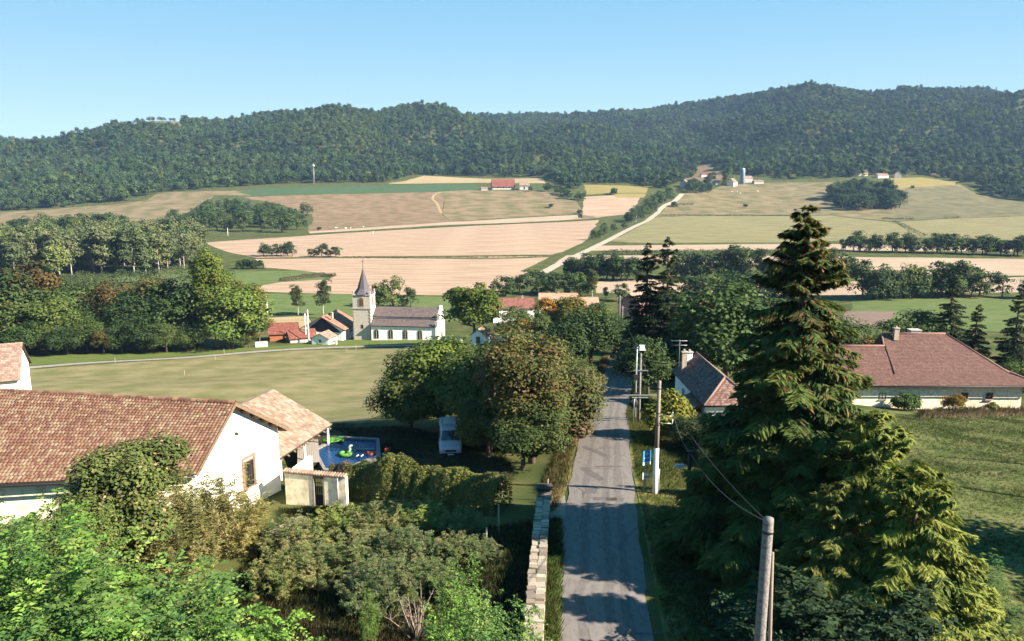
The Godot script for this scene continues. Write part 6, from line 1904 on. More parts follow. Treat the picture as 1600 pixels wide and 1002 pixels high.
func build_right_side() -> void:
	rng.seed = 71
	# ---- the house by the road ----
	var o := thing("house", "small white house with a steep half-hipped red tile roof", "house", Vector3(21.1, 24.7, -79.0), 0.03)
	var st := mb()
	for f in [[-2.35, -6.4, 2.35, 6.4]]:
		box(st, Vector3(0, 0.9, 0), Vector3(4.7, 5.0, 12.8))
	obj("wall", st, M["white_wall"], o)
	var cols := [Color(0.19, 0.105, 0.09), Color(0.225, 0.135, 0.115), Color(0.155, 0.085, 0.075), Color(0.26, 0.17, 0.145), Color(0.13, 0.08, 0.072)]
	var e := 3.15
	var r := 5.25
	st = mb()
	tile_slope(st, Vector3(-2.75, e, -6.8), Vector3(-2.75, e, 6.8), Vector3(0, r, 4.2), Vector3(0, r, -6.8), 0.22, 0.26, cols)
	tile_slope(st, Vector3(2.75, e, 6.8), Vector3(2.75, e, -6.8), Vector3(0, r, -6.8), Vector3(0, r, 4.2), 0.22, 0.26, cols)
	var roof := obj("roof", st, M["tile"], o)
	st = mb()
	tile_slope(st, Vector3(-2.75, e, 6.8), Vector3(2.75, e, 6.8), Vector3(0.03, r, 4.2), Vector3(-0.03, r, 4.2), 0.22, 0.26, cols)
	obj("hip", st, M["tile"], o)
	st = mb()
	slab(st, Vector3(-2.75, e - 0.03, -6.8), Vector3(-2.75, e - 0.03, 6.8), Vector3(0, r - 0.03, 4.2), Vector3(0, r - 0.03, -6.8), 0.1)
	slab(st, Vector3(2.75, e - 0.03, 6.8), Vector3(2.75, e - 0.03, -6.8), Vector3(0, r - 0.03, -6.8), Vector3(0, r - 0.03, 4.2), 0.1)
	slab(st, Vector3(-2.75, e - 0.03, 6.8), Vector3(2.75, e - 0.03, 6.8), Vector3(0.03, r - 0.03, 4.2), Vector3(-0.03, r - 0.03, 4.2), 0.1)
	tri(st, Vector3(-2.6, e, -6.4), Vector3(0, r, -6.4), Vector3(2.6, e, -6.4))
	obj("boarding", st, M["wood_dark"], roof)
	for s in [[Vector3(0, r, -6.8), Vector3(0, r, 4.2)], [Vector3(0, r, 4.2), Vector3(-2.75, e, 6.8)], [Vector3(0, r, 4.2), Vector3(2.75, e, 6.8)]]:
		st = mb()
		st.set_color(Color(0.28, 0.19, 0.16))
		tube(st, [s[0] + Vector3(0, 0.05, 0), s[1] + Vector3(0, 0.05, 0)], 0.11, 0.11, 6)
		obj("ridge_tiles", st, M["tile"], roof)
	st = mb()
	tube(st, [Vector3(-2.78, e - 0.05, 6.88), Vector3(2.78, e - 0.05, 6.88)], 0.07, 0.07, 6)
	obj("gutter", st, M["iron"], o)
	window(o, Vector3(0.6, 1.2, 6.4), 0.8, 1.0, Vector3(0, 0, 1))
	window(o, Vector3(-2.35, 1.7, 2.0), 0.8, 1.1, Vector3(-1, 0, 0))
	window(o, Vector3(-2.35, 1.7, -2.5), 0.8, 1.1, Vector3(-1, 0, 0))
	chimney(o, Vector3(-1.9, 3.4, -4.6), 0.5, 2.4, M["render_warm"], 1)
	chimney(o, Vector3(-1.0, 4.2, -5.8), 0.6, 1.3, M["white_wall"], 1)
	st = mb()
	tube(st, [Vector3(-2.2, 3.2, -5.6), Vector3(-2.2, 7.0, -5.6)], 0.03, 0.03, 5)
	for y in [6.9, 6.4]:
		tube(st, [Vector3(-3.2, y, -5.6), Vector3(-1.4, y, -5.5)], 0.025, 0.025, 4)
	for q in 6:
		tube(st, [Vector3(-3.1 + q * 0.3, 6.9, -5.9), Vector3(-3.1 + q * 0.3, 6.9, -5.3)], 0.018, 0.018, 4)
	obj("tv_aerial", st, M["galvanised"], o)
	# lean-to on its road side
	st = mb()
	box(st, Vector3(-3.7, 0.1, 3.2), Vector3(2.6, 3.6, 4.2))
	var lt := obj("lean_to", st, M["grey_wall"], o)
	st = mb()
	tile_slope(st, Vector3(-5.2, 1.75, 1.0), Vector3(-5.2, 1.75, 5.5), Vector3(-2.36, 2.85, 5.5), Vector3(-2.36, 2.85, 1.0), 0.24, 0.28, cols)
	slab(st, Vector3(-5.2, 1.72, 1.0), Vector3(-5.2, 1.72, 5.5), Vector3(-2.36, 2.82, 5.5), Vector3(-2.36, 2.82, 1.0), 0.1)
	obj("lean_to_roof", st, M["tile"], lt)
	# ---- the big barn ----
	var b := thing("barn", "big cream barn under a sweeping plum-red hipped roof", "barn", Vector3(58.0, 17.2, -105.0))
	st = mb()
	box(st, Vector3(0.6, 1.2, -5.6), Vector3(26.0, 5.6, 11.2))
	obj("wall", st, M["ochre_wall"], b)
	st = mb()
	box(st, Vector3(-3.4, 1.25, 0.06), Vector3(13.5, 3.4, 0.1))
	obj("limed_panel", st, M["cream_wall"], b)
	var plum := [Color(0.155, 0.086, 0.076), Color(0.175, 0.098, 0.085), Color(0.14, 0.077, 0.07), Color(0.195, 0.115, 0.098)]
	var ey := 3.75
	var ry := 9.75
	var my := 5.1
	st = mb()
	# front slope: flared foot, then the steep part; the east hip likewise
	tile_slope(st, Vector3(-13.6, ey, 1.0), Vector3(16.2, ey, 1.0), Vector3(12.0, my, -0.9), Vector3(-13.6, my, -0.9), 0.22, 0.26, plum)
	tile_slope(st, Vector3(-4.2, my, -0.9), Vector3(12.0, my, -0.9), Vector3(5.2, ry, -5.6), Vector3(-4.2, ry, -5.6), 0.22, 0.26, plum)
	tile_slope(st, Vector3(-13.6, my, -0.9), Vector3(-4.2, my, -0.9), Vector3(-4.4, 8.25, -4.1), Vector3(-13.6, 8.25, -4.1), 0.22, 0.26, plum)
	tile_slope(st, Vector3(16.2, ey, 1.0), Vector3(16.2, ey, -12.2), Vector3(12.0, my, -10.3), Vector3(12.0, my, -0.9), 0.22, 0.26, plum)
	tile_slope(st, Vector3(12.0, my, -0.9), Vector3(12.0, my, -10.3), Vector3(5.2, ry, -5.65), Vector3(5.2, ry, -5.6), 0.22, 0.26, plum)
	tile_slope(st, Vector3(16.2, ey, -12.2), Vector3(-4.2, ey, -12.2), Vector3(-4.2, ry, -5.6), Vector3(5.2, ry, -5.6), 0.4, 0.4, plum)
	tile_slope(st, Vector3(-4.2, ey, -9.5), Vector3(-13.6, ey, -9.5), Vector3(-13.6, 8.25, -4.1), Vector3(-4.2, 8.25, -4.1), 0.4, 0.4, plum)
	var br := obj("roof", st, M["tile"], b)
	br.set_meta("kind", "stuff")
	st = mb()
	slab(st, Vector3(-13.6, ey - 0.05, 1.0), Vector3(16.2, ey - 0.05, 1.0), Vector3(12.0, my - 0.05, -0.9), Vector3(-13.6, my - 0.05, -0.9), 0.18)
	tri(st, Vector3(-4.2, 5, -0.5), Vector3(-4.2, ry, -5.6), Vector3(-4.2, 5, -10.5))
	tri(st, Vector3(-13.4, 3.5, 0.4), Vector3(-13.4, 8.2, -4.1), Vector3(-13.4, 3.5, -9.0))
	obj("boarding", st, M["wood_dark"], br)
	for s in [[Vector3(-4.2, ry, -5.6), Vector3(5.2, ry, -5.6)], [Vector3(-13.6, 8.27, -4.1), Vector3(-4.3, 8.27, -4.1)], [Vector3(5.2, ry, -5.6), Vector3(12, my, -0.9)], [Vector3(12, my, -0.9), Vector3(16.2, ey, 1.0)], [Vector3(-4.2, ry, -5.6), Vector3(-4.4, 8.25, -4.1)]]:
		st = mb()
		st.set_color(Color(0.27, 0.15, 0.13))
		tube(st, [s[0] + Vector3(0, 0.05, 0), s[1] + Vector3(0, 0.05, 0)], 0.13, 0.13, 6)
		obj("ridge_tiles", st, M["tile"], br)
	st = mb()
	tube(st, [Vector3(-13.6, ey - 0.1, 1.1), Vector3(16.3, ey - 0.1, 1.1)], 0.08, 0.08, 6)
	obj("gutter", st, M["iron"], b)
	chimney(b, Vector3(-2.4, 9.0, -4.9), 0.7, 1.7, M["render_warm"], 1)
	chimney(b, Vector3(0.9, 9.4, -6.2), 1.5, 0.8, M["zinc"], 0)
	door(b, Vector3(-11.6, 1.3, 0.02), 2.4, 2.7, Vector3(0, 0, 1), M["wood_dark"], "barn_door")
	for x in [-6.0, 5.5, 9.0]:
		window(b, Vector3(x, 2.0, 0.08), 0.9, 0.9, Vector3(0, 0, 1), "window", 0, "wood")
	# low ruined fence in front of it
	for q in [[Vector2(56.41, -99.85), Vector2(61.57, -104.66), "white-grey fallen rail in front of the big barn"], [Vector2(60.41, -105.01), Vector2(64.52, -109.31), "second leaning rail in front of the big barn"]]:
		st = mb()
		tube(st, [gv(q[0], 0.1), gv(q[1], 1.1)], 0.07, 0.06, 5)
		tag(obj("fence_rail", st, M["wood_grey"]), q[2], "rail")
	for q in 8:
		var fp: Vector2 = (Vector2(59.62, -100.49) as Vector2).lerp(Vector2(76.01, -105.32), q / 7.0)
		var po := thing("fence_post", "%s thin post from the west of the fence before the big barn" % ORD[q], "post", gv(fp), 0, "posts before the big barn")
		st = mb()
		tube(st, [Vector3(0, -0.3, 0), Vector3(0.03, 1.25, 0)], 0.05, 0.045, 5)
		obj("shaft", st, M["wood_grey"], po)
	# out of the picture to the east: two poles and trees that throw the lawn's long shadows
	for q in [[Vector2(58.6, -64.9), 12.0, "slim pole east of the lawn, the farther"], [Vector2(52.3, -53.0), 12.0, "slim pole east of the lawn, the nearer"]]:
		var po := thing("pole", q[2], "pole", gv(q[0]))
		st = mb()
		tube(st, [Vector3(0, -0.4, 0), Vector3(0, q[1], 0)], 0.3, 0.2, 8)
		obj("shaft", st, M["pole_wood"], po)
	tree("tree", "dark tree standing out on the lawn's east side", 44.5, -42.5, 11.0, "village_dark", 1)
	tree("tree", "tall tree at the lawn's east edge", 43.0, -38.8, 11.0, "village", 1)

func build_road_things() -> void:
	rng.seed = 81
	# tall pale pole with a limed foot
	var p := gv(Vector2(9.71, -49.63))
	var o := thing("utility_pole", "tall pale utility pole with whitewashed foot beside the blue sign", "utility pole", p)
	var st := mb()
	tube(st, [Vector3(0, -0.4, 0), Vector3(0.02, 3.3, 0)], 0.175, 0.16, 10)
	obj("limed_foot", st, M["white_lime"], o)
	st = mb()
	tube(st, [Vector3(0.02, 3.3, 0), Vector3(0.05, 7.95, 0)], 0.155, 0.115, 10)
	obj("shaft", st, M["pole_wood"], o)
	for y in [5.55, 5.05]:
		st = mb()
		tube(st, [Vector3(0.03, y, 0.1), Vector3(1.0, y + (0.0 if y > 5.4 else -0.02), 0.1)], 0.03, 0.03, 5)
		var a := obj("crossarm", st, M["galvanised"], o)
		st = mb()
		tube(st, [Vector3(0.97, y, 0.1), Vector3(1.0, y + 0.28, 0.1)], 0.05, 0.035, 6)
		obj("insulator", st, M["sign_white"], a)
	st = mb()
	for y in [4.9, 5.7, 7.4]:
		tube(st, [Vector3(0.04, y, 0), Vector3(0.04, y + 0.06, 0)], 0.165, 0.165, 10)
	obj("band", st, M["iron"], o)
	# cable guard post
	var gp2 := gv(Vector2(9.94, -49.67), 0.0)
	o = thing("cable_post", "short grey post standing right against the whitewashed pole", "post", gp2)
	st = mb()
	tube(st, [Vector3(0, -0.3, 0), Vector3(0.02, 1.75, 0)], 0.065, 0.06, 7)
	obj("shaft", st, M["galvanised"], o)
	st = mb()
	tube(st, [Vector3(0.02, 1.75, 0), Vector3(0.02, 1.8, 0)], 0.07, 0.03, 7)
	obj("cap", st, M["galvanised"], o)
	# the blue sign
	var sp := gv(Vector2(9.13, -49.83))
	o = thing("road_sign", "blue square sign with a white panel below on a thin post", "sign", sp, 0.42)
	st = mb()
	tube(st, [Vector3(0, -0.3, -0.05), Vector3(0, 2.95, -0.05)], 0.035, 0.035, 7)
	obj("post", st, M["galvanised"], o)
	st = mb()
	box(st, Vector3(0, 2.62, 0), Vector3(0.62, 0.78, 0.03))
	var plate := obj("plate", st, M["sign_blue"], o)
	st = mb()
	tube(st, [Vector3(0, 2.78, 0.016), Vector3(0, 2.78, 0.022)], 0.1, 0.1, 6)
	for q in 6:
		var g := TAU * q / 6
		box(st, Vector3(cos(g) * 0.085, 2.78 + sin(g) * 0.085, 0.019), Vector3(0.055, 0.055, 0.008), Basis(Vector3(0, 0, 1), g))
	obj("emblem", st, M["sign_white"], plate)
	st = mb()
	for q in 7:
		box(st, Vector3(-0.2 + q * 0.065, 2.5, 0.018), Vector3(0.045, 0.06 if q % 3 else 0.08, 0.006))
	obj("lettering", st, M["sign_white"], plate)
	st = mb()
	box(st, Vector3(0, 2.1, 0), Vector3(0.62, 0.22, 0.03))
	var lower := obj("lower_plate", st, M["sign_white"], o)
	st = mb()
	for q in 6:
		box(st, Vector3(-0.18 + q * 0.075, 2.1, 0.018), Vector3(0.05, 0.05, 0.006))
	obj("lettering", st, M["zinc"], lower)
	var sp2 := gv(Vector2(9.00, -49.81))
	o = thing("direction_sign", "two small white name plates on a low post under the blue sign", "sign", sp2, 0.4)
	st = mb()
	box(st, Vector3(0, 0.5, -0.03), Vector3(0.1, 1.9, 0.06))
	obj("post", st, M["galvanised"], o)
	st = mb()
	box(st, Vector3(0.0, 1.36, 0.02), Vector3(0.32, 0.17, 0.03))
	obj("upper_plate", st, M["sign_white"], o)
	st = mb()
	box(st, Vector3(0.1, 1.12, 0.02), Vector3(0.5, 0.28, 0.03))
	var low := obj("name_plate", st, M["sign_white"], o)
	st = mb()
	for q in 5:
		box(st, Vector3(-0.07 + q * 0.085, 1.12, 0.038), Vector3(0.06, 0.085 if q % 2 else 0.11, 0.006))
	obj("lettering", st, M["black_print"], low)
	# the two poles farther along with the lamp and the round sign
	p = gv(Vector2(12.38, -74.92))
	o = thing("lamp_post", "street lamp on a grey pole at the road bend", "street lamp", p)
	st = mb()
	tube(st, [Vector3(0, -0.4, 0), Vector3(0, 7.4, 0)], 0.11, 0.08, 8)
	obj("shaft", st, M["galvanised"], o)
	st = mb()
	tube(st, [Vector3(0, 7.2, 0), Vector3(0.15, 7.5, 0.2), Vector3(0.3, 7.55, 0.5)], 0.05, 0.04, 6)
	obj("bracket", st, M["galvanised"], o)
	st = mb()
	hexa(st, [Vector3(0.05, 7.3, 0.3), Vector3(0.75, 7.3, 0.3), Vector3(0.7, 7.3, 0.95), Vector3(0.1, 7.3, 0.95), Vector3(0.15, 7.75, 0.4), Vector3(0.62, 7.75, 0.4), Vector3(0.6, 7.7, 0.85), Vector3(0.17, 7.7, 0.85)])
	obj("lantern", st, M["lamp_glass"], o)
	st = mb()
	box(st, Vector3(-0.02, 4.4, 0.12), Vector3(0.4, 0.55, 0.3))
	box(st, Vector3(-0.02, 2.6, 0.12), Vector3(0.36, 0.4, 0.3))
	obj("junction_box", st, M["black_plastic"], o)
	p = gv(Vector2(12.61, -73.94))
	o = thing("utility_pole", "slender concrete pole with crossarms next to the street lamp", "utility pole", p)
	st = mb()
	tube(st, [Vector3(0, -0.4, 0), Vector3(0, 6.9, 0)], 0.16, 0.1, 8)
	obj("shaft", st, M["concrete"], o)
	for y in [[5.2, 0.7], [2.7, 1.7], [2.45, 0.8]]:
		st = mb()
		box(st, Vector3(0.05, y[0], 0.12), Vector3(y[1] * 2.0, 0.08, 0.08))
		obj("crossarm", st, M["galvanised"], o)
	p = gv(Vector2(11.98, -73.22))
	o = thing("road_sign", "round road sign seen from behind beside the lamp post", "sign", p, 0.2)
	st = mb()
	tube(st, [Vector3(0, -0.3, 0), Vector3(0, 2.4, 0)], 0.035, 0.035, 6)
	obj("post", st, M["galvanised"], o)
	st = mb()
	tube(st, [Vector3(0, 1.9, -0.06), Vector3(0, 1.9, -0.03)], 0.45, 0.45, 20)
	obj("disc", st, M["black_plastic"], o)
	# the dark pole on the verge with a small lamp, and the wire to the near pole
	p = gv(Vector2(10.02, -41.47))
	o = thing("utility_pole", "dark wooden pole on the shaded verge", "utility pole", p)
	st = mb()
	tube(st, [Vector3(0, -0.4, 0), Vector3(0, 5.55, 0)], 0.14, 0.1, 9)
	obj("shaft", st, M["pole_dark"], o)
	st = mb()
	box(st, Vector3(0, 5.6, 0), Vector3(0.34, 0.08, 0.3))
	obj("cap", st, M["pole_dark"], o)
	st = mb()
	tube(st, [Vector3(0, 4.75, 0), Vector3(-0.35, 4.78, 0)], 0.03, 0.03, 5)
	obj("lamp_arm", st, M["galvanised"], o)
	st = mb()
	hexa(st, [Vector3(-0.85, 4.68, -0.14), Vector3(-0.3, 4.7, -0.14), Vector3(-0.3, 4.7, 0.14), Vector3(-0.85, 4.68, 0.14), Vector3(-0.75, 4.83, -0.08), Vector3(-0.33, 4.84, -0.08), Vector3(-0.33, 4.84, 0.08), Vector3(-0.75, 4.83, 0.08)])
	obj("lamp_head", st, M["zinc"], o)
	# the near concrete pole with its stay
	var q0 := Vector3(8.5, ground(8.5, -24.0), -24.0)
	o = thing("utility_pole", "thick weathered pole rising close by at the road's edge", "utility pole", q0)
	st = mb()
	var H := 38.76 - q0.y
	tube(st, [Vector3(-0.05, -0.5, 0), Vector3(-0.03, H * 0.5, 0), Vector3(0, H - 0.08, 0), Vector3(0, H, 0)], 0.2, 0.165, 14)
	obj("shaft", st, M["concrete"], o)
	st = mb()
	tube(st, [Vector3(0, H - 0.5, 0), Vector3(0, H - 0.42, 0)], 0.2, 0.2, 14)
	obj("band", st, M["iron"], o)
	st = mb()
	tube(st, [Vector3(0.62, -0.4, -0.3), Vector3(0.22, H * 0.87, -0.05)], 0.07, 0.06, 7)
	obj("strut", st, M["pole_wood"], o)
	var top_near := Vector3(8.5, 38.6, -24.0)
	var top_dark := gv(Vector2(10.02, -41.47), 5.5)
	var top_pale := gv(Vector2(9.71, -49.63), 5.5) + Vector3(1.0, 0.25, 0.1)
	wire("cable", "slack cable from the near pole to the dark verge pole", top_near, top_dark, 0.5, 0.02)
	wire("cable", "cable from the dark verge pole to the pale pole's arm", top_dark, top_pale, 0.35, 0.02)
	wire("cable", "cable from the pale pole to the slender concrete pole", gv(Vector2(9.71, -49.63), 7.7), gv(Vector2(12.61, -73.94), 6.7), 0.5, 0.02)
	wire("cable", "upper cable from the near pole to the tall pale pole", top_near + Vector3(-0.1, 0.1, 0), gv(Vector2(9.71, -49.63), 7.85), 0.6, 0.012)
	wire("cable", "thin cable from the slender concrete pole down the village road", gv(Vector2(12.61, -73.94), 6.8), Vector3(23.5, ground(23.5, -170.0) + 10.0, -170.0), 1.2, 0.02)
	wire("cable", "cable crossing in front of the dark trees to the white house", gv(Vector2(12.61, -73.94), 6.5), Vector3(19.0, 29.4, -83.5), 0.3, 0.02)

func near_kind(kind: String, seed: int, h: float, y0: float, rx: float, nc: int, rc: float, nl: int, ls: float, pal: Array, tr: float, taper := 0.25, flat := 0.35, odd := 0.0, reach := 3.0) -> void:
	KIND[kind] = {"h": h, "w": 1.18, "crowns": [crown(seed, y0, h, rx, nc, rc, nl, ls, pal, taper, flat, odd)]}
	if tr > 0.0:
		KIND[kind]["trunk"] = trunk_mesh(seed + 1, h * 0.8, tr, 7, reach)
	else:
		KIND[kind]["part"] = "foliage"

func build_near_plants() -> void:
	var walnut := [Color(0.10, 0.135, 0.038), Color(0.075, 0.105, 0.032), Color(0.135, 0.165, 0.05), Color(0.065, 0.09, 0.032), Color(0.17, 0.16, 0.07)]
	var rust := [Color(0.105, 0.12, 0.042), Color(0.08, 0.10, 0.034), Color(0.135, 0.105, 0.05), Color(0.10, 0.12, 0.04), Color(0.22, 0.115, 0.075)]
	var olive := [Color(0.17, 0.185, 0.06), Color(0.115, 0.135, 0.045), Color(0.23, 0.22, 0.085), Color(0.33, 0.28, 0.12)]
	var acacia := [Color(0.13, 0.25, 0.06), Color(0.09, 0.18, 0.045), Color(0.17, 0.29, 0.075), Color(0.21, 0.30, 0.08), Color(0.07, 0.14, 0.045)]
	var greygreen := [Color(0.14, 0.18, 0.07), Color(0.105, 0.14, 0.058), Color(0.185, 0.215, 0.095), Color(0.26, 0.24, 0.12)]
	near_kind("walnut", 300, 9.6, 0.5, 7.0, 64, 1.7, 32000, 0.32, walnut, 0.3, 0.35, 0.4, 0.03, 4.0)
	near_kind("walnut_small", 303, 9.0, 0.6, 5.0, 52, 1.5, 20000, 0.30, walnut, 0.25, 0.3, 0.4, 0.04)
	near_kind("rust_tree", 306, 12.5, 0.2, 4.9, 78, 1.4, 36000, 0.235, rust, 0.28, 0.3, 0.35, 0.08, 2.0)
	near_kind("rust_low", 309, 8.0, -0.6, 4.2, 50, 1.3, 22000, 0.235, rust, 0.22, 0.25, 0.35, 0.05, 1.5)
	near_kind("pinkish", 312, 9.0, 0.3, 3.4, 46, 1.0, 24000, 0.17, [Color(0.13, 0.17, 0.05), Color(0.095, 0.13, 0.04), Color(0.17, 0.20, 0.06), Color(0.14, 0.17, 0.05), Color(0.36, 0.25, 0.16)], 0.16, 0.35, 0.35, 0.05, 2.0)
	KIND["olive_bush"] = {"h": 7.0, "w": 1.0, "crowns": [shoots_mesh(315, 7.0, 2.9, 95, 32, 4, 0.17, 0.34, olive, 0.36, 0.2, 0.15, 0.04), shoots_mesh(316, 7.0, 2.6, 85, 32, 4, 0.17, 0.34, olive, 0.36, 0.2, 0.15, 0.06)], "trunk": trunk_mesh(317, 5.0, 0.1, 6, 2.0)}
	KIND["acacia"] = {"h": 5.0, "w": 1.0, "crowns": [shoots_mesh(318, 5.0, 2.6, 125, 26, 6, 0.10, 0.34, acacia, 0.5, 0.5, 0.2), shoots_mesh(319, 5.0, 2.4, 110, 26, 6, 0.095, 0.32, acacia, 0.5, 0.55, 0.25)], "trunk": trunk_mesh(320, 3.6, 0.1, 6, 1.6)}
	KIND["acacia_b"] = {"h": 5.0, "w": 1.0, "crowns": [shoots_mesh(321, 5.0, 1.9, 55, 22, 6, 0.10, 0.34, acacia, 0.5, 0.5, 0.2)], "trunk": trunk_mesh(322, 3.6, 0.08, 6, 1.3)}
	KIND["greybush"] = {"h": 4.0, "w": 1.2, "crowns": [shoots_mesh(324, 4.0, 3.0, 120, 22, 4, 0.16, 0.3, greygreen, 0.42, 0.3, 0.1, 0.05)], "part": "foliage"}
	KIND["greybush_b"] = {"h": 4.0, "w": 1.2, "crowns": [shoots_mesh(327, 4.0, 2.7, 100, 22, 4, 0.15, 0.28, [Color(0.15, 0.20, 0.065), Color(0.11, 0.155, 0.055), Color(0.20, 0.225, 0.085), Color(0.27, 0.25, 0.11)], 0.45, 0.25, 0.1, 0.05)], "part": "foliage"}
	KIND["darkbush"] = {"h": 3.5, "w": 1.1, "crowns": [shoots_mesh(330, 3.5, 2.4, 90, 24, 4, 0.13, 0.26, [Color(0.045, 0.075, 0.034), Color(0.06, 0.095, 0.045), Color(0.035, 0.06, 0.028)], 0.5, 0.3, 0.08), shoots_mesh(331, 3.5, 2.1, 70, 24, 4, 0.13, 0.28, [Color(0.05, 0.085, 0.036), Color(0.065, 0.105, 0.048), Color(0.035, 0.06, 0.028)], 0.5, 0.3, 0.08)], "part": "foliage"}
	near_kind("roadbush", 333, 5.5, -0.8, 3.9, 52, 1.1, 15000, 0.24, [Color(0.05, 0.08, 0.027), Color(0.07, 0.10, 0.034), Color(0.04, 0.06, 0.024), Color(0.13, 0.14, 0.06)], 0.0, 0.3, 0.35, 0.03)
	# spruces
	var sp := [Color(0.048, 0.088, 0.030), Color(0.036, 0.068, 0.025), Color(0.070, 0.115, 0.036), Color(0.12, 0.165, 0.044), Color(0.22, 0.115, 0.06)]
	KIND["great_spruce"] = {"h": 19.6, "w": 1.2, "crowns": [conifer_mesh(340, 19.6, 5.2, 0.6, 40, 17, 560, 0.40, sp, 0.36, 0.5)], "trunk": trunk_mesh(341, 18.5, 0.34, 0, 1)}
	KIND["light_spruce"] = {"h": 11.5, "w": 1.15, "crowns": [conifer_mesh(343, 11.5, 5.2, 0.3, 28, 16, 430, 0.36, [Color(0.115, 0.15, 0.042), Color(0.085, 0.12, 0.036), Color(0.15, 0.18, 0.05), Color(0.21, 0.225, 0.065), Color(0.12, 0.13, 0.04)], 0.26)], "trunk": trunk_mesh(344, 10.5, 0.2, 0, 1)}

	# ---- left: the yard trees ----
	for t in [[-6.77, -73.00, 9.21, "walnut", 6, "broad green walnut tree spreading over the parked van"], [-9.78, -72.00, 6.69, "walnut_small", 0, "lower green tree on the pool side of the walnut"], [-1.90, -64.00, 8.81, "walnut_small", 3, "dense tree between the walnut and the rust-tinged tree"], [1.59, -59.00, 11.36, "rust_tree", 2, "tall rust-tinged tree leaning over the road"], [0.88, -57.00, 5.64, "walnut_small", 4, "low green thicket at the foot of the tall tree"], [-2.03, -62.50, 5.48, "walnut_small", 0, "green tree overhanging the parked van's side"], [0.00, -70.00, 9.35, "walnut", 4, "broad green tree behind the rust-tinged one"], [3.79, -66.00, 8.78, "rust_low", 0, "rust-tinged roadside tree behind the tall one"], [6.39, -82.00, 6.41, "rust_low", 3, "green-brown roadside tree farthest along the bank"]]:
		tree("tree", t[5], t[0], t[1], t[2], t[3], t[4])
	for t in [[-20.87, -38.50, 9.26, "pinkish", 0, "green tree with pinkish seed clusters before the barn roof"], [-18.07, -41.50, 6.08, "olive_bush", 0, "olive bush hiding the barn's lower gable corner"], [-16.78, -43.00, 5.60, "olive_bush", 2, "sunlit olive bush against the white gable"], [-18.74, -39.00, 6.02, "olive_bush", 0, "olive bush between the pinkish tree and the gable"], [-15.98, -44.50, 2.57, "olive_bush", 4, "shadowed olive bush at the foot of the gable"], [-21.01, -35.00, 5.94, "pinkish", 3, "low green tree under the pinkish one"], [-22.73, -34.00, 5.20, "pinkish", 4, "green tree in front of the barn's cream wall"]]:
		tree("tree", t[5], t[0], t[1], t[2], t[3], t[4])
	var k := 0
	for t in [[-18.20, -25.00, 7.58, "acacia"], [-14.77, -22.50, 8.32, "acacia_b"], [-12.20, -21.50, 8.60, "acacia"], [-9.24, -20.00, 8.63, "acacia_b"], [-8.61, -20.50, 7.70, "acacia"], [-11.33, -18.00, 8.80, "acacia_b"], [-9.35, -18.00, 8.79, "acacia"], [-12.59, -18.00, 8.74, "acacia"]]:
		tree("acacia", ["bright acacia at the frame's far west corner", "bright green acacia under the barn's cream wall", "bright green acacia below the pinkish tree", "bright acacia beside the dark gap in the bushes", "bright acacia reaching the bare soil patch", "lowest bright acacia toward the west corner", "lowest bright acacia toward the soil patch", "nearest bright acacia filling the west corner"][k], t[0], t[1], t[2], t[3], [0, 6, 2, 0, 6, 2, 6, 0][k], "bright acacias on the bank")
		k += 1
	k = 0
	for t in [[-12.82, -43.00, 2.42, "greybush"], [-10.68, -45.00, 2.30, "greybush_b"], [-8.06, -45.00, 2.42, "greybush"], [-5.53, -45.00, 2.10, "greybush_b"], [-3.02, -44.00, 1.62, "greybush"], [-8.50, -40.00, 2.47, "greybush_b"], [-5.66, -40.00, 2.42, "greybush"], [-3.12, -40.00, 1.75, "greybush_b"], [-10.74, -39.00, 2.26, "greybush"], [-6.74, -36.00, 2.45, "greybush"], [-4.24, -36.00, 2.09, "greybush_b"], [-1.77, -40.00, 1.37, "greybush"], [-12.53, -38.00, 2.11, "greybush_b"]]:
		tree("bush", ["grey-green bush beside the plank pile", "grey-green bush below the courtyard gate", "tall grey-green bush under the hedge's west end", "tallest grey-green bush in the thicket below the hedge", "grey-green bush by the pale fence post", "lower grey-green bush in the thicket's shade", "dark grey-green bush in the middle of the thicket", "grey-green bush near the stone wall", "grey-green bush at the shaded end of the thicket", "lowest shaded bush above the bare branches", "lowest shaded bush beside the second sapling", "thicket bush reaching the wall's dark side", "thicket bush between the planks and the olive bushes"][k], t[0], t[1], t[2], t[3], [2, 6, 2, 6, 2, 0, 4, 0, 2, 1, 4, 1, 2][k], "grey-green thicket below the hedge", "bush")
		k += 1
	k = 0
	for t in [[-1.80, -27.00, 6.87, "acacia_b"], [-0.93, -23.00, 7.70, "acacia"], [-2.04, -24.00, 7.28, "acacia_b"], [0.00, -21.50, 7.56, "acacia_b"], [0.91, -20.00, 7.64, "acacia"], [-0.72, -20.00, 8.01, "acacia"]]:
		tree("acacia", ["soft green acacia top rising left of the stone wall", "acacia sapling in front of the wall's dark face", "acacia sapling at the edge of the dark thicket", "acacia sapling covering the wall's near end", "lowest acacia sapling at the road's edge", "lowest acacia sapling under the dark thicket"][k], t[0], t[1], t[2], t[3], [2, 0, 6, 0, 2, 0][k], "acacia saplings by the stone wall").scale *= Vector3(0.58, 1, 0.58)
		k += 1
	for t in [[-6.47, -32.00, 3.00, "acacia_b", "slender green sapling beside the bare branches"], [-3.08, -31.00, 2.07, "acacia_b", "second green sapling, between bare branches and stone wall"]]:
		var o := tree("sapling", t[4], t[0], t[1], t[2], t[3], 2)
		o.scale *= Vector3(0.5, 1, 0.5)
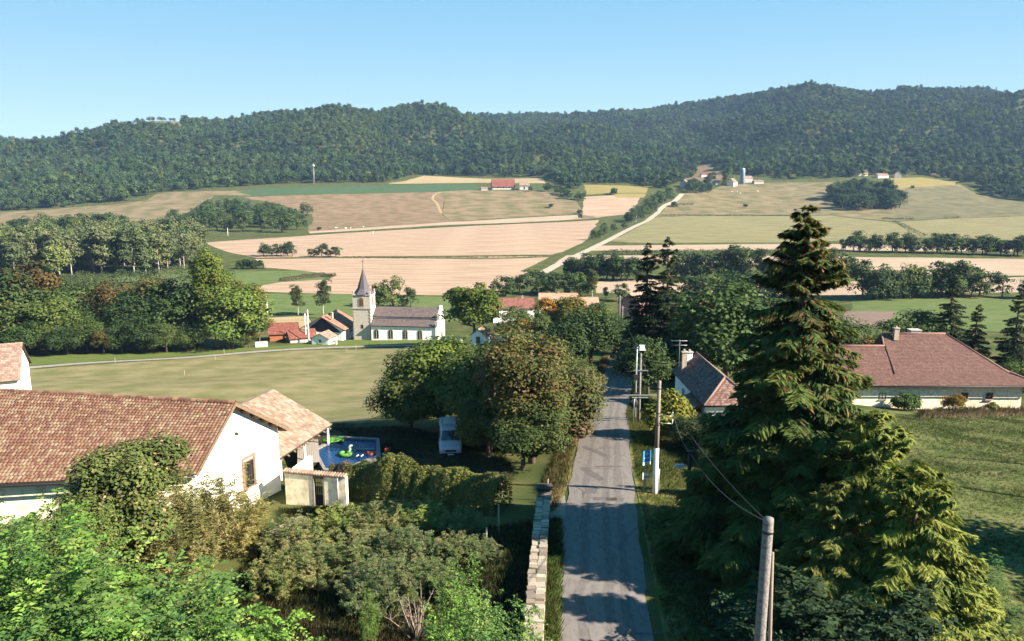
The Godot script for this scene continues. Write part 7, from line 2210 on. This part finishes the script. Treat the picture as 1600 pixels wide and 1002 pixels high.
	# clipped hedge of the yard
	var hd := put("yard_hedge", hedge_mesh(350, [Vector2(-11.69, -52.89), Vector2(-9.08, -51.67), Vector2(-6.17, -50.13), Vector2(-3.43, -48.78), Vector2(-0.58, -47.10)], 2.5, 2.4, 34000, 0.16, [Color(0.17, 0.185, 0.045), Color(0.12, 0.15, 0.04), Color(0.21, 0.20, 0.06), Color(0.085, 0.12, 0.034)], 0.26), M["leaf"][0])
	tag(hd, "thick yellow-green hedge between the courtyard wall and the yard posts", "hedge")
	var iv := put("ivy", hedge_mesh(351, [Vector2(-13.17, -53.66), Vector2(-11.75, -53.17)], 1.4, 2.3, 4000, 0.13, [Color(0.16, 0.12, 0.06), Color(0.10, 0.10, 0.04), Color(0.2, 0.14, 0.1)], 0.3), M["leaf"][0])
	tag(iv, "browned climber over the east end of the courtyard wall", "ivy")
	# bare dead bush
	rng.seed = 91
	var dp := Vector2(-4.39, -32.12)
	var db := thing("dead_bush", "bare grey dead bush at the bottom of the slope", "bush", gv(dp))
	for q in 15:
		var st := mb()
		var g := rf(0, TAU)
		var rr := rf(0.35, 1.25)
		var top := Vector3(cos(g) * rr, rf(0.9, 2.2), sin(g) * rr)
		var a := Vector3(rf(-0.08, 0.08), -0.2, rf(-0.08, 0.08))
		var m1 := a.lerp(top, 0.5) + Vector3(rf(-0.15, 0.15), 0.1, rf(-0.15, 0.15))
		tube(st, [a, m1, top], 0.045, 0.012, 5)
		for e in 4:
			var b := m1.lerp(top, rf(0.1, 0.9))
			tube(st, [b, b + Vector3(rf(-0.35, 0.35), rf(0.1, 0.45), rf(-0.35, 0.35))], 0.014, 0.006, 4)
		obj("branch", st, M["dead_wood"], db)

	# ---- right ----
	tree("conifer", "great dark spruce towering over the verge and the white house", 14.77, -39.00, 19.29, "great_spruce", 2)
	tree("conifer", "lighter yellow-green spruce on the lawn side of the great spruce", 16.83, -34.00, 11.07, "light_spruce", 6)
	tree("conifer", "low yellow-green spruce at the lawn's edge", 16.47, -29.50, 10.47, "light_spruce", 6)
	tree("conifer", "young spruce filling in below the great spruce", 13.68, -30.50, 8.67, "light_spruce", 2)
	tree("conifer", "dark spruce hanging over the verge left of the great spruce", 16.32, -48.00, 6.42, "spruce", 2)
	tree("conifer", "twin conifer, the one toward the road", 19.68, -112.00, 18.84, "spruce", 4)
	tree("conifer", "twin conifer, the taller one away from the road", 22.20, -110.00, 19.76, "spruce", 0)
	tree("tree", "big dark leafy tree behind the white house", 27.76, -98.00, 14.42, "village_dark", 3)
	tree("tree", "dark leafy tree between the white house and the great spruce", 33.68, -102.00, 13.02, "village_dark", 1)
	tree("tree", "leafy tree just right of the twin conifers", 29.29, -120.00, 10.97, "village_dark", 4)
	tree("tree", "dark tree behind the slender concrete pole", 16.69, -92.00, 7.13, "village_dark", 1)
	tree("tree", "dark tree over the roof of the white house", 24.09, -104.00, 7.36, "village_dark", 1)
	tree("tree", "tree behind the great spruce on the barn side", 54.75, -125.00, 11.24, "village_dark", 1)
	tree("tree", "broad bushy tree behind the big barn's lower roof", 73.28, -140.00, 13.11, "village", 1)
	tree("tree", "rusty low tree at the big barn's west gable", 58.47, -122.00, 10.73, "autumn", 4)
	tree("conifer", "pointed dark conifer behind the big barn's ridge", 79.42, -138.00, 18.59, "spruce", 0)
	tree("conifer", "shorter conifer beside the pointed one", 80.67, -132.00, 14.11, "spruce", 4)
	tree("conifer", "broad dark conifer at the lawn's far east side", 84.95, -128.00, 16.41, "spruce", 4)
	tree("tree", "round green bush at the barn's east hip", 81.97, -124.00, 6.28, "village", 3)
	k = 0
	for t in [[14.13, -66.00, 3.84, "bright_shrub", 5], [15.04, -62.00, 3.00, "roadbush", 0], [16.65, -60.00, 3.05, "roadbush", 3], [17.37, -57.00, 2.41, "roadbush", 2], [15.22, -57.00, 1.67, "roadbush", 4], [15.98, -54.00, 1.38, "roadbush", 1], [16.22, -72.00, 1.26, "roadbush", 4]]:
		tree("bush", ["feathery yellowish bush by the white house's lean-to", "bushy shrub below the lean-to roof", "grey-green shrub under the white house wall", "shrub between the white house and the spruce", "dark shrub on the verge behind the pole lamp", "dark low shrub at the spruce's skirt", "dark bush behind the tall pale pole"][k], t[0], t[1], t[2], t[3], t[4], "garden shrubs by the white house", "bush")
		k += 1
	k = 0
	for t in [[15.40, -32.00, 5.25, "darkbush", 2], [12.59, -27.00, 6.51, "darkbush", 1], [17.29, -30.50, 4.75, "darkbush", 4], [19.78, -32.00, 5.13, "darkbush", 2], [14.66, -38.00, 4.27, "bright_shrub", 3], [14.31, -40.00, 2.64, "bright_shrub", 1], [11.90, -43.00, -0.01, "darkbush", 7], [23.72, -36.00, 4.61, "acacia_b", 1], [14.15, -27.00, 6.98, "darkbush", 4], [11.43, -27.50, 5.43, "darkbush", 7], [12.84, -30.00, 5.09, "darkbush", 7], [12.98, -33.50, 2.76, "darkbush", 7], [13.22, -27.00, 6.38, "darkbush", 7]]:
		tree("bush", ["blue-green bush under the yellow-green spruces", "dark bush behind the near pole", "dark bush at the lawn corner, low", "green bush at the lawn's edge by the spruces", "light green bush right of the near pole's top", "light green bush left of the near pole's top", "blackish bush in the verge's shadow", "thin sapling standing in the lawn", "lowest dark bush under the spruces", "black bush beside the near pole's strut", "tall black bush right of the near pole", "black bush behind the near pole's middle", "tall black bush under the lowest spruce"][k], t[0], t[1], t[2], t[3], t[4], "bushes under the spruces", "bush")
		k += 1
	for t in [[55.03, -103.00, 2.68, "shrub", 3, "dark shrub against the big barn's cream panel"], [53.32, -103.00, 2.03, "shrub", 1, "low dark shrub beside the barn door"], [67.03, -104.00, 1.46, "shrub", 5, "dry shrub under the barn's ochre wall"], [60.34, -102.00, 3.03, "autumn", 5, "half-bare shrub before the big barn"]]:
		tree("bush", t[5], t[0], t[1], t[2], t[3], t[4], "", "bush")

func tuft_mesh(seed: int, blades: int, h: float, spread: float) -> ArrayMesh:
	rng.seed = seed
	var V := PackedVector3Array()
	var N := PackedVector3Array()
	var C := PackedColorArray()
	var I := PackedInt32Array()
	for b in blades:
		var g := rf(0, TAU)
		var r := spread * sqrt(rf(0, 1))
		var p := Vector3(cos(g) * r, 0, sin(g) * r)
		var lean := Vector3(rf(-1, 1), 0, rf(-1, 1)) * h * 0.5
		var side := Vector3(cos(g + 1.3), 0, sin(g + 1.3)) * h * 0.07
		var hh := h * rf(0.5, 1.1)
		var at := V.size()
		V.append_array(PackedVector3Array([p - side, p + side, p + lean + Vector3(0, hh, 0)]))
		var n := (Vector3(0, 1, 0) + Vector3(cos(g), 0, sin(g)) * 0.5).normalized()
		var c := Color(1, 1, 1) * rf(0.7, 1.25)
		for q in 3:
			N.append(n)
			C.append(c)
		I.append_array(PackedInt32Array([at, at + 1, at + 2]))
	return mesh_of(V, N, I, C)

func grass(called: String, label: String, poly: Array, n: int, smin: float, smax: float, cols: Array, mesh: ArrayMesh, seed: int, road_clear := 0.0) -> void:
	rng.seed = seed
	var pp := pv(poly)
	var lo: Vector2 = pp[0]
	var hi: Vector2 = pp[0]
	for p in pp:
		lo = lo.min(p)
		hi = hi.max(p)
	var nz := FastNoiseLite.new()
	nz.seed = seed
	nz.frequency = 0.12
	var at := []
	var tries := 0
	while at.size() < n and tries < n * 6:
		tries += 1
		var p := Vector2(rf(lo.x, hi.x), rf(lo.y, hi.y))
		if Geometry2D.is_point_in_polygon(p, pp):
			at.append(p)
	var mm := MultiMesh.new()
	mm.transform_format = MultiMesh.TRANSFORM_3D
	mm.use_colors = true
	mm.mesh = mesh
	mm.instance_count = at.size()
	for i in at.size():
		var p: Vector2 = at[i]
		var t := nz.get_noise_2d(p.x, p.y) * 0.9 + 0.5 + rf(-0.2, 0.2)
		var s := rf(smin, smax) * (0.7 + 0.6 * clampf(1.0 - t, 0, 1))
		mm.set_instance_transform(i, Transform3D(Basis(Vector3.UP, rf(0, TAU)).scaled(Vector3(s, s, s)), gv(p, 0.01)))
		mm.set_instance_color(i, (cols[0] as Color).lerp(cols[1], clampf(t, 0, 1)) * rf(0.8, 1.2))
	var mi := MultiMeshInstance3D.new()
	mi.name = numbered(called, self)
	mi.multimesh = mm
	mi.material_override = M["blade"]
	add_child(mi, true)
	tag(mi, label, "grass", "", "stuff")

func build_undergrowth() -> void:
	M["blade"] = vcol_mat(0.8, 0.4)
	M["blade"].albedo_color = lin(0.62, 0.62, 0.62)
	var tuft := tuft_mesh(400, 9, 0.3, 0.22)
	var green := [Color(0.09, 0.135, 0.032), Color(0.19, 0.19, 0.065)]
	var dry := [Color(0.13, 0.15, 0.04), Color(0.36, 0.27, 0.13)]
	grass("grass", "dry and green grass on the bank left of the road", [Vector2(1.73, -46.61), Vector2(2.10, -52.25), Vector2(2.67, -54.64), Vector2(4.55, -65.74), Vector2(7.38, -81.91), Vector2(12.05, -108.79), Vector2(16.23, -132.99), Vector2(17.09, -132.69), Vector2(13.87, -114.83), Vector2(9.56, -91.58), Vector2(6.31, -70.30), Vector2(3.51, -50.02), Vector2(2.78, -46.37)], 9000, 0.7, 1.6, dry, tuft, 401)
	grass("grass", "rough grass on the verge right of the road", [Vector2(11.80, -76.67), Vector2(10.51, -64.58), Vector2(8.69, -49.78), Vector2(8.05, -43.98), Vector2(7.50, -37.34), Vector2(6.76, -28.89), Vector2(14.00, -30.42), Vector2(16.04, -40.81), Vector2(18.33, -53.67), Vector2(18.11, -75.10), Vector2(16.42, -79.59), Vector2(16.98, -99.44), Vector2(15.32, -95.34)], 22000, 0.45, 1.0, green, tuft, 402)
	grass("grass", "bright grass between the stone wall and the road", [Vector2(1.86, -43.73), Vector2(2.84, -44.61), Vector2(2.48, -37.36), Vector2(1.80, -28.75), Vector2(1.11, -28.79), Vector2(1.22, -33.71)], 3500, 0.7, 1.5, [Color(0.08, 0.15, 0.03), Color(0.17, 0.2, 0.06)], tuft, 403)
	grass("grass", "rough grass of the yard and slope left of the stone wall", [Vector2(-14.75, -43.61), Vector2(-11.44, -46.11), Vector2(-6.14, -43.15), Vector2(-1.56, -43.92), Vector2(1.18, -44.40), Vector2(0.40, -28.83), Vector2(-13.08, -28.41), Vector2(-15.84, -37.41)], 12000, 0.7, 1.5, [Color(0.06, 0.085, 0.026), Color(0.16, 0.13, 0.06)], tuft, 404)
	grass("grass", "mown grass of the lawn", [Vector2(50.66, -98.20), Vector2(81.07, -104.79), Vector2(30.36, -32.97), Vector2(14.00, -30.42), Vector2(25.22, -51.09)], 45000, 0.3, 0.62, [Color(0.075, 0.115, 0.03), Color(0.165, 0.165, 0.065)], tuft, 405)
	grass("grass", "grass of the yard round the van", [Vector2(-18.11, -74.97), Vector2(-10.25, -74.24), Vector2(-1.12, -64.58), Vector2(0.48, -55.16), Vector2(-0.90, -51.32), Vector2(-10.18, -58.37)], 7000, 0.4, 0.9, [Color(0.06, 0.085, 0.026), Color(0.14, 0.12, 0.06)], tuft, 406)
	grass("grass", "tall dry weeds before the big barn", [Vector2(55.67, -101.22), Vector2(78.83, -108.00), Vector2(75.28, -103.00), Vector2(52.53, -95.36)], 1800, 1.2, 3.0, [Color(0.12, 0.11, 0.05), Color(0.30, 0.22, 0.14)], tuft, 407)
	grass("grass", "grass at the foot of the cream courtyard wall", [Vector2(-15.84, -49.92), Vector2(-13.27, -50.22), Vector2(-10.40, -49.17), Vector2(-10.70, -46.50), Vector2(-14.84, -46.55)], 1200, 0.7, 1.3, [Color(0.10, 0.13, 0.04), Color(0.2, 0.2, 0.08)], tuft, 408)
